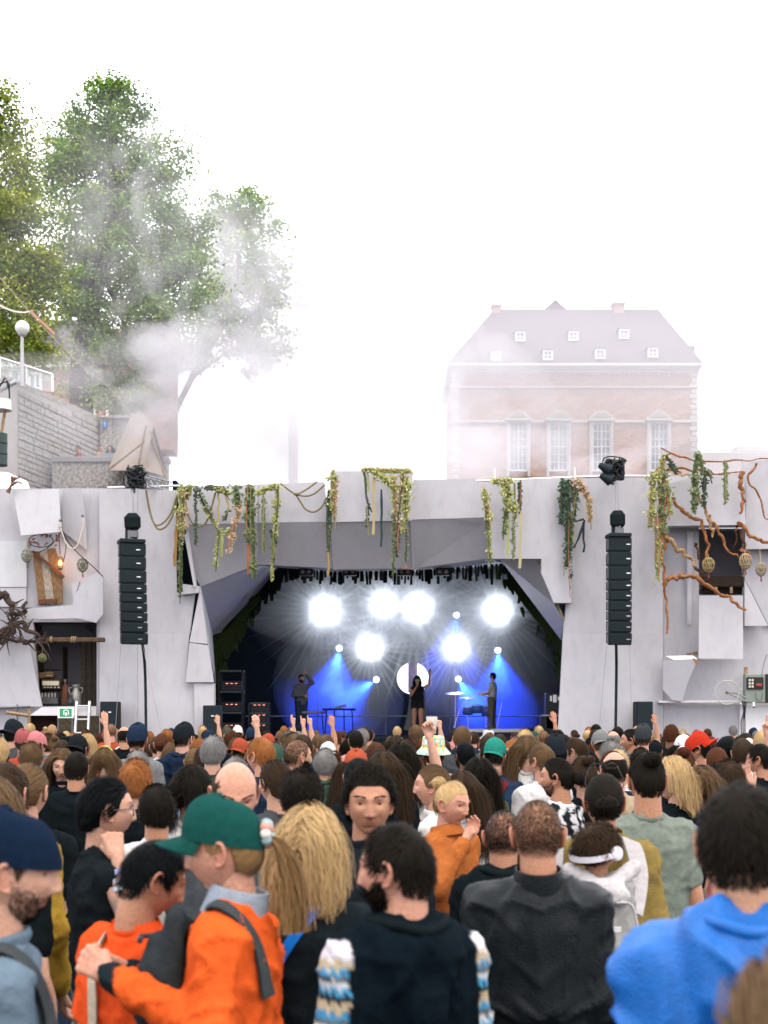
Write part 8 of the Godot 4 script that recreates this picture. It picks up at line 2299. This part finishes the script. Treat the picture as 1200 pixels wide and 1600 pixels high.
	for r in rows:
		var o := {"x": float(r[0]), "top": float(r[1]), "d": r[2] * 1.14, "turn": r[3], "sex": r[4], "hair": r[5], "hc": r[6], "skin": r[7], "wear": r[8], "color": top_c(r[9]), "label": r[11], "group": G2, "cell": 0.018, "nu": 56, "nv": 60}
		var e: Dictionary = r[10]
		for k in e: o[k] = e[k]
		if e.has("dye"):
			var im := shade("tie_dye", Color.WHITE, 0.9)
			im.uv1_triplanar = true; im.uv1_scale = Vector3(4, 4, 4)
			var nt := noise_tex("dye", 0.012, 3, Color.WHITE, Color.WHITE, 256)
			var gr := Gradient.new(); gr.offsets = PackedFloat32Array([0.0, 0.3, 0.45, 0.6, 0.75, 1.0]); gr.colors = PackedColorArray([Color(0.3, 0.2, 0.5), Color(0.85, 0.85, 0.9), Color(0.15, 0.55, 0.55), Color(0.9, 0.75, 0.2), Color(0.8, 0.4, 0.25), Color(0.35, 0.25, 0.55)])
			nt.color_ramp = gr; im.albedo_texture = nt; o.hat_mat = im; o.hatc = Color.WHITE
		if e.has("floral"):
			o.tint = func(p: Vector3) -> Color: return Color(0.55, 0.5, 0.5) if sin(p.x * 60.0 + sin(p.y * 30.0)) * sin(p.y * 55.0) > 0.6 else Color(0.42, 0.13, 0.14)
			o.color = Color.WHITE; o.own = true
		var t := person(o)
		if e.has("band"):
			var g := G.new(); var pts := []; var nn := []; var ww := []
			for k in 17:
				var a := lerpf(-0.3, PI + 0.3, k / 16.0)
				pts.append(Vector3(cos(a) * 0.096, sin(a) * 0.136, -0.01 - 0.02 * sin(a))); nn.append(Vector3(cos(a), sin(a), -0.2).normalized()); ww.append(0.03)
			g.ribbon(pts, ww, nn); head_part(t, "headband", g, cloth("lime", lin(0.35, 0.4, 0.06)))
		if e.has("cup"):
			var hand: Vector3 = t.transform * Vector3(-0.215, 1.86, 0.1)
			var c := thing("plastic_cup", "translucent plastic cup of beer held up over the crowd", "cup", hand)
			var g := G.new(); g.lathe(Transform3D(Basis.IDENTITY, hand), [Vector2(0, -0.06), Vector2(0.03, -0.06), Vector2(0.042, 0.065), Vector2(0.04, 0.065), Vector2(0.029, -0.055)], 18); part(c, "cup", g, shade("cup_plastic", lin(0.6, 0.6, 0.58, 0.5), 0.3, {"transparency": BaseMaterial3D.TRANSPARENCY_ALPHA}))
			g = G.new(); g.lathe(Transform3D(Basis.IDENTITY, hand), [Vector2(0, -0.055), Vector2(0.028, -0.055), Vector2(0.034, 0.01), Vector2(0, 0.01)], 18); part(c, "beer", g, shade("beer", lin(0.6, 0.33, 0.05), 0.2))
func build_crowd() -> void:
	var q := RandomNumberGenerator.new(); q.seed = 99
	var styles_m := ["short", "short", "short", "crop", "tousled", "curly", "slick", "sides", "short"]
	var styles_f := ["long", "wavy", "bob", "bun", "lowbun", "ponytail", "topknot", "long"]
	var hcs := ["black", "dark brown", "dark brown", "brown", "brown", "light brown", "light brown", "blond", "ginger", "grey", "auburn"]
	var skins := ["fair", "pink", "fair", "olive", "tan", "brown"]
	var tops := ["black", "black", "navy", "white", "white", "grey", "charcoal", "olive green", "rust red", "light blue", "beige", "dark green", "pink", "grey"]
	var wears := ["tee", "tee", "jacket", "hoodie"]
	# people with raised hands near the stage
	var raised := [[322, 1140, 25.0, "open"], [438, 1141, 24.0, "pair"], [452, 1142, 22.0, "point"], [466, 1142, 23.0, "point"], [497, 1146, 20.0, "open"], [849, 1141, 21.0, "open"], [136, 1146, 17.0, "open"], [372, 1150, 15.0, "relaxed"], [668, 1146, 20.0, "fist"], [1010, 1140, 24.0, "open"]]
	for r in raised:
		var f := q.randf() < 0.4
		var hc: String = hcs[q.randi() % hcs.size()]
		var st: String = (styles_f if f else styles_m)[q.randi() % 6]
		var tc: String = tops[q.randi() % tops.size()]
		var t := person({"x": float(r[0]), "top": float(r[1]), "d": r[2], "turn": q.randf_range(-12, 12), "sex": "f" if f else "m", "hair": st, "hc": hc, "skin": "fair" if q.randf() < 0.7 else "tan", "wear": "tee", "color": top_c(tc), "right": [Vector3(-0.23, 1.59, 0.08), Vector3(-0.2, 1.84, 0.1), r[3]], "palm_right": Vector3(0, 0, 1), "cell": 0.022, "nu": 40, "nv": 40, "label": "person with %s %s hair and one bare arm raised %s" % [HAIRWORD[st], hc, {"open": "with open hand", "pair": "with two fingers up", "point": "with one finger up", "relaxed": "with limp hand", "fist": "in a fist"}[r[3]]]})
	var rows := []
	var d := 9.8
	while d < 31.0:
		rows.append(d)
		d += 0.6 + d * 0.018
	var count := 0
	var seen := {}
	for rd in rows:
		var half: float = 0.275 * rd + 0.3
		var x := -half + q.randf_range(0, 0.4)
		while x < half:
			var dd: float = rd + q.randf_range(-0.35, 0.35)
			var xx := x + q.randf_range(-0.1, 0.1)
			x += q.randf_range(0.62, 0.88) + rd * 0.0135
			var ok := true
			for c in crowd:
				if c.distance_to(Vector2(xx, -dd)) < 0.42: ok = false; break
			# sight lines to the people picked out above stay open
			if dd < 8.6: ok = false
			if not ok: continue
			var f := q.randf() < 0.45
			var hgt := q.randfn(1.68 if f else 1.765, 0.055)
			hgt = clampf(hgt, 1.56, 1.87)
			if dd < 12.0: hgt = minf(hgt, 1.71)
			var st: String = styles_f[q.randi() % styles_f.size()] if f else styles_m[q.randi() % styles_m.size()]
			var hc: String = hcs[q.randi() % hcs.size()]
			var tc: String = tops[q.randi() % tops.size()]
			var wr: String = wears[q.randi() % 4]
			var turned := q.randf() < 0.05
			var o := {"x": 600.0 + xx / dd * LENS, "top": LEVEL + (EYE - hgt - 0.015) * LENS / dd, "d": dd, "turn": q.randf_range(-28, 28) + (180.0 if turned else 0.0), "sex": "f" if f else "m", "hair": st, "hc": hc, "skin": skins[q.randi() % skins.size()], "wear": wr, "color": top_c(tc), "hood": wr == "hoodie", "hseed": q.randi() % 2, "cell": 0.022, "nu": 40, "nv": 40, "seed": 1}
			var hatw := ""
			var hq := q.randf()
			if hq < 0.13 and st in ["short", "crop", "long", "wavy", "ponytail", "bob"]:
				o.hat = "cap"; o.back = q.randf() < 0.4
				var cn: String = ["black", "navy", "grey", "white", "rust red", "dark green"][q.randi() % 6]
				o.hatc = top_c(cn); hatw = ", %s cap" % cn
				if st == "short": o.hair = "crop"
			elif hq < 0.17 and st in ["short", "crop", "long"]:
				o.hat = "beanie"; o.hair = "crop" if not f else st
				var cn: String = ["black", "charcoal", "rust red", "mustard"][q.randi() % 4]
				o.hatc = top_c(cn); hatw = ", %s knit hat" % cn
			elif hq < 0.19 and st in ["short", "long", "crop"]:
				o.hat = "bucket"; var cn: String = ["black", "beige", "white"][q.randi() % 3]
				o.hatc = top_c(cn); hatw = ", %s bucket hat" % cn
			if not f and q.randf() < 0.3: o.beard = "full"
			o.label = "person%s with %s %s hair, %s %s%s" % [" facing the camera" if turned else "", HAIRWORD[o.hair], hc, tc, {"tee": "shirt", "jacket": "jacket", "hoodie": "hooded top"}[wr], hatw]
			if o.has("beard") and hatw == "": o.label += " and beard"
			person(o)
			count += 1
	print("crowd ", count, " all ", crowd.size())
# ---------------------------------------------------------------- the band and the onlookers above
func build_band() -> void:
	var s := person({"x": 652.0, "top": 1066.0, "d": 39.6, "base": DECK, "tall": 1.66, "turn": 176, "sex": "f", "hair": "bob", "hc": "black", "skin": "tan", "wear": "tank", "color": lin(0.012, 0.013, 0.015), "right": [Vector3(-0.2, 1.15, 0.12), Vector3(-0.04, 1.42, 0.22), "fist"], "left": [Vector3(0.34, 1.5, 0.02), Vector3(0.36, 1.78, 0.05), "open"], "hat": "beanie", "hatc": lin(0.02, 0.02, 0.022), "own": true, "cell": 0.018, "label": "singer in black under a long patterned coat, one arm raised", "group": "band on stage"})
	var coat := cloth("long_coat", lin(0.3, 0.3, 0.33)); coat.albedo_texture = noise_tex("coat_print", 0.06, 3, Color(0.2, 0.2, 0.22), Color(1, 1, 1), 256)
	for sd in [-1.0, 1.0]:
		var g := G.new()
		var pts := []; var nn := []; var ww := []
		for k in 7:
			pts.append(Vector3(sd * (0.16 + 0.012 * k * k * 0.35), 1.3 - k * 0.19, 0.03)); nn.append(Vector3(sd * 0.5, 0, 1).normalized()); ww.append(0.13 + 0.012 * k)
		g.ribbon(pts, ww, nn)
		var p2 := []
		for p in pts: p2.append(p + Vector3(0, 0, -0.02))
		g.ribbon(p2, ww, nn); inst(s, "coat_panel", g.mesh(), coat)
	var lg := G.new()
	for sd in [-1.0, 1.0]: lg.tube([Vector3(sd * 0.09, 0.85, 0.0), Vector3(sd * 0.1, 0.5, 0.08), Vector3(sd * 0.11, 0.12, 0.03)], [0.1, 0.066, 0.05], 12)
	inst(s, "bare_leg", lg.mesh(), skinm("tan"))
	var vis := G.new(); var vp := []; var vn := []; var vw := []
	for k in 9:
		var a := lerpf(-1.2, 1.2, k / 8.0)
		vp.append(Vector3(sin(a) * 0.09, 0.012, cos(a) * 0.108)); vn.append(Vector3(sin(a), 0, cos(a))); vw.append(0.045)
	vis.ribbon(vp, vw, vn); head_part(s, "green_visor", vis, shade("visor_green", lin(0.03, 0.3, 0.16), 0.1))
	var mp: Vector3 = s.transform * Vector3(-0.02, 1.48, 0.2)
	var mic := thing("microphone", "black microphone held at the singer's mouth", "microphone", mp)
	var g := G.new(); g.tube([mp + Vector3(0, -0.1, 0.06), mp], [0.016, 0.02], 8); part(mic, "handle", g, black)
	g = G.new(); g.ball(Transform3D(Basis.from_scale(Vector3.ONE * 0.032), mp + Vector3(0, 0.02, -0.01)), 8, 10); part(mic, "grille", g, shade("steel_dark", Color.BLACK))
	person({"x": 471.0, "top": 1066.0, "d": 40.6, "base": DECK, "tall": 1.74, "turn": 150, "hair": "short", "hc": "black", "beard": "full", "skin": "fair", "wear": "jacket", "color": lin(0.45, 0.45, 0.5), "mat": coat, "left": [Vector3(0.32, 1.5, 0.05), Vector3(0.14, 1.74, 0.0), "relaxed"], "right": [Vector3(-0.26, 1.14, 0.05), Vector3(-0.02, 1.12, 0.24), "relaxed"], "own": true, "label": "performer in a pale patterned jacket with one hand on the head", "group": "band on stage"})
	person({"x": 770.0, "top": 1066.0, "d": 39.4, "base": DECK + 0.15, "tall": 1.6, "turn": -68, "hair": "short", "hc": "black", "skin": "fair", "wear": "tee", "color": lin(0.4, 0.42, 0.42), "left": [Vector3(0.24, 1.12, 0.05), Vector3(0.12, 1.1, 0.32), "fist"], "right": [Vector3(-0.24, 1.12, 0.05), Vector3(-0.12, 1.12, 0.32), "fist"], "hp": -14, "own": true, "label": "drummer in a grey shirt with head tilted back", "group": "band on stage"})
	# onlookers leaning on the parapet
	var par := EYE - (713.0 - LEVEL) / LENS * 52.0
	for p in [[122.0, 683.0, 60.0, "person in a red and blue checked shirt leaning on the stone parapet", "rust red", "short", "black"], [157.0, 698.0, -60.0, "person with light hair leaning low on the stone parapet", "beige", "crop", "light brown"], [172.0, 690.0, 20.0, "person in a blue top with dark hair at the stone parapet", "light blue", "long", "dark brown"]]:
		person({"x": p[0], "top": p[1], "d": 52.9, "base": par - 1.15, "tall": 1.72, "turn": 180.0 + p[2], "hair": p[5], "hc": p[6], "skin": "pink", "wear": "tee", "color": top_c(p[4]), "left": [Vector3(0.25, 1.18, 0.12), Vector3(0.1, 1.16, 0.34), "relaxed"], "right": [Vector3(-0.25, 1.18, 0.12), Vector3(-0.1, 1.16, 0.34), "relaxed"], "cell": 0.022, "nu": 40, "nv": 40, "label": p[3], "group": "onlookers at the parapet"})
	var g3 := G.new(); g3.box(Transform3D(Basis.IDENTITY, Vector3(at(160, 0, 53.2).x, par - 1.25, -53.4)), Vector3(6.0, 0.2, 1.8)); solo("landing", g3, mats["pale_stone"], "stone landing behind the parapet", "", "", "structure")
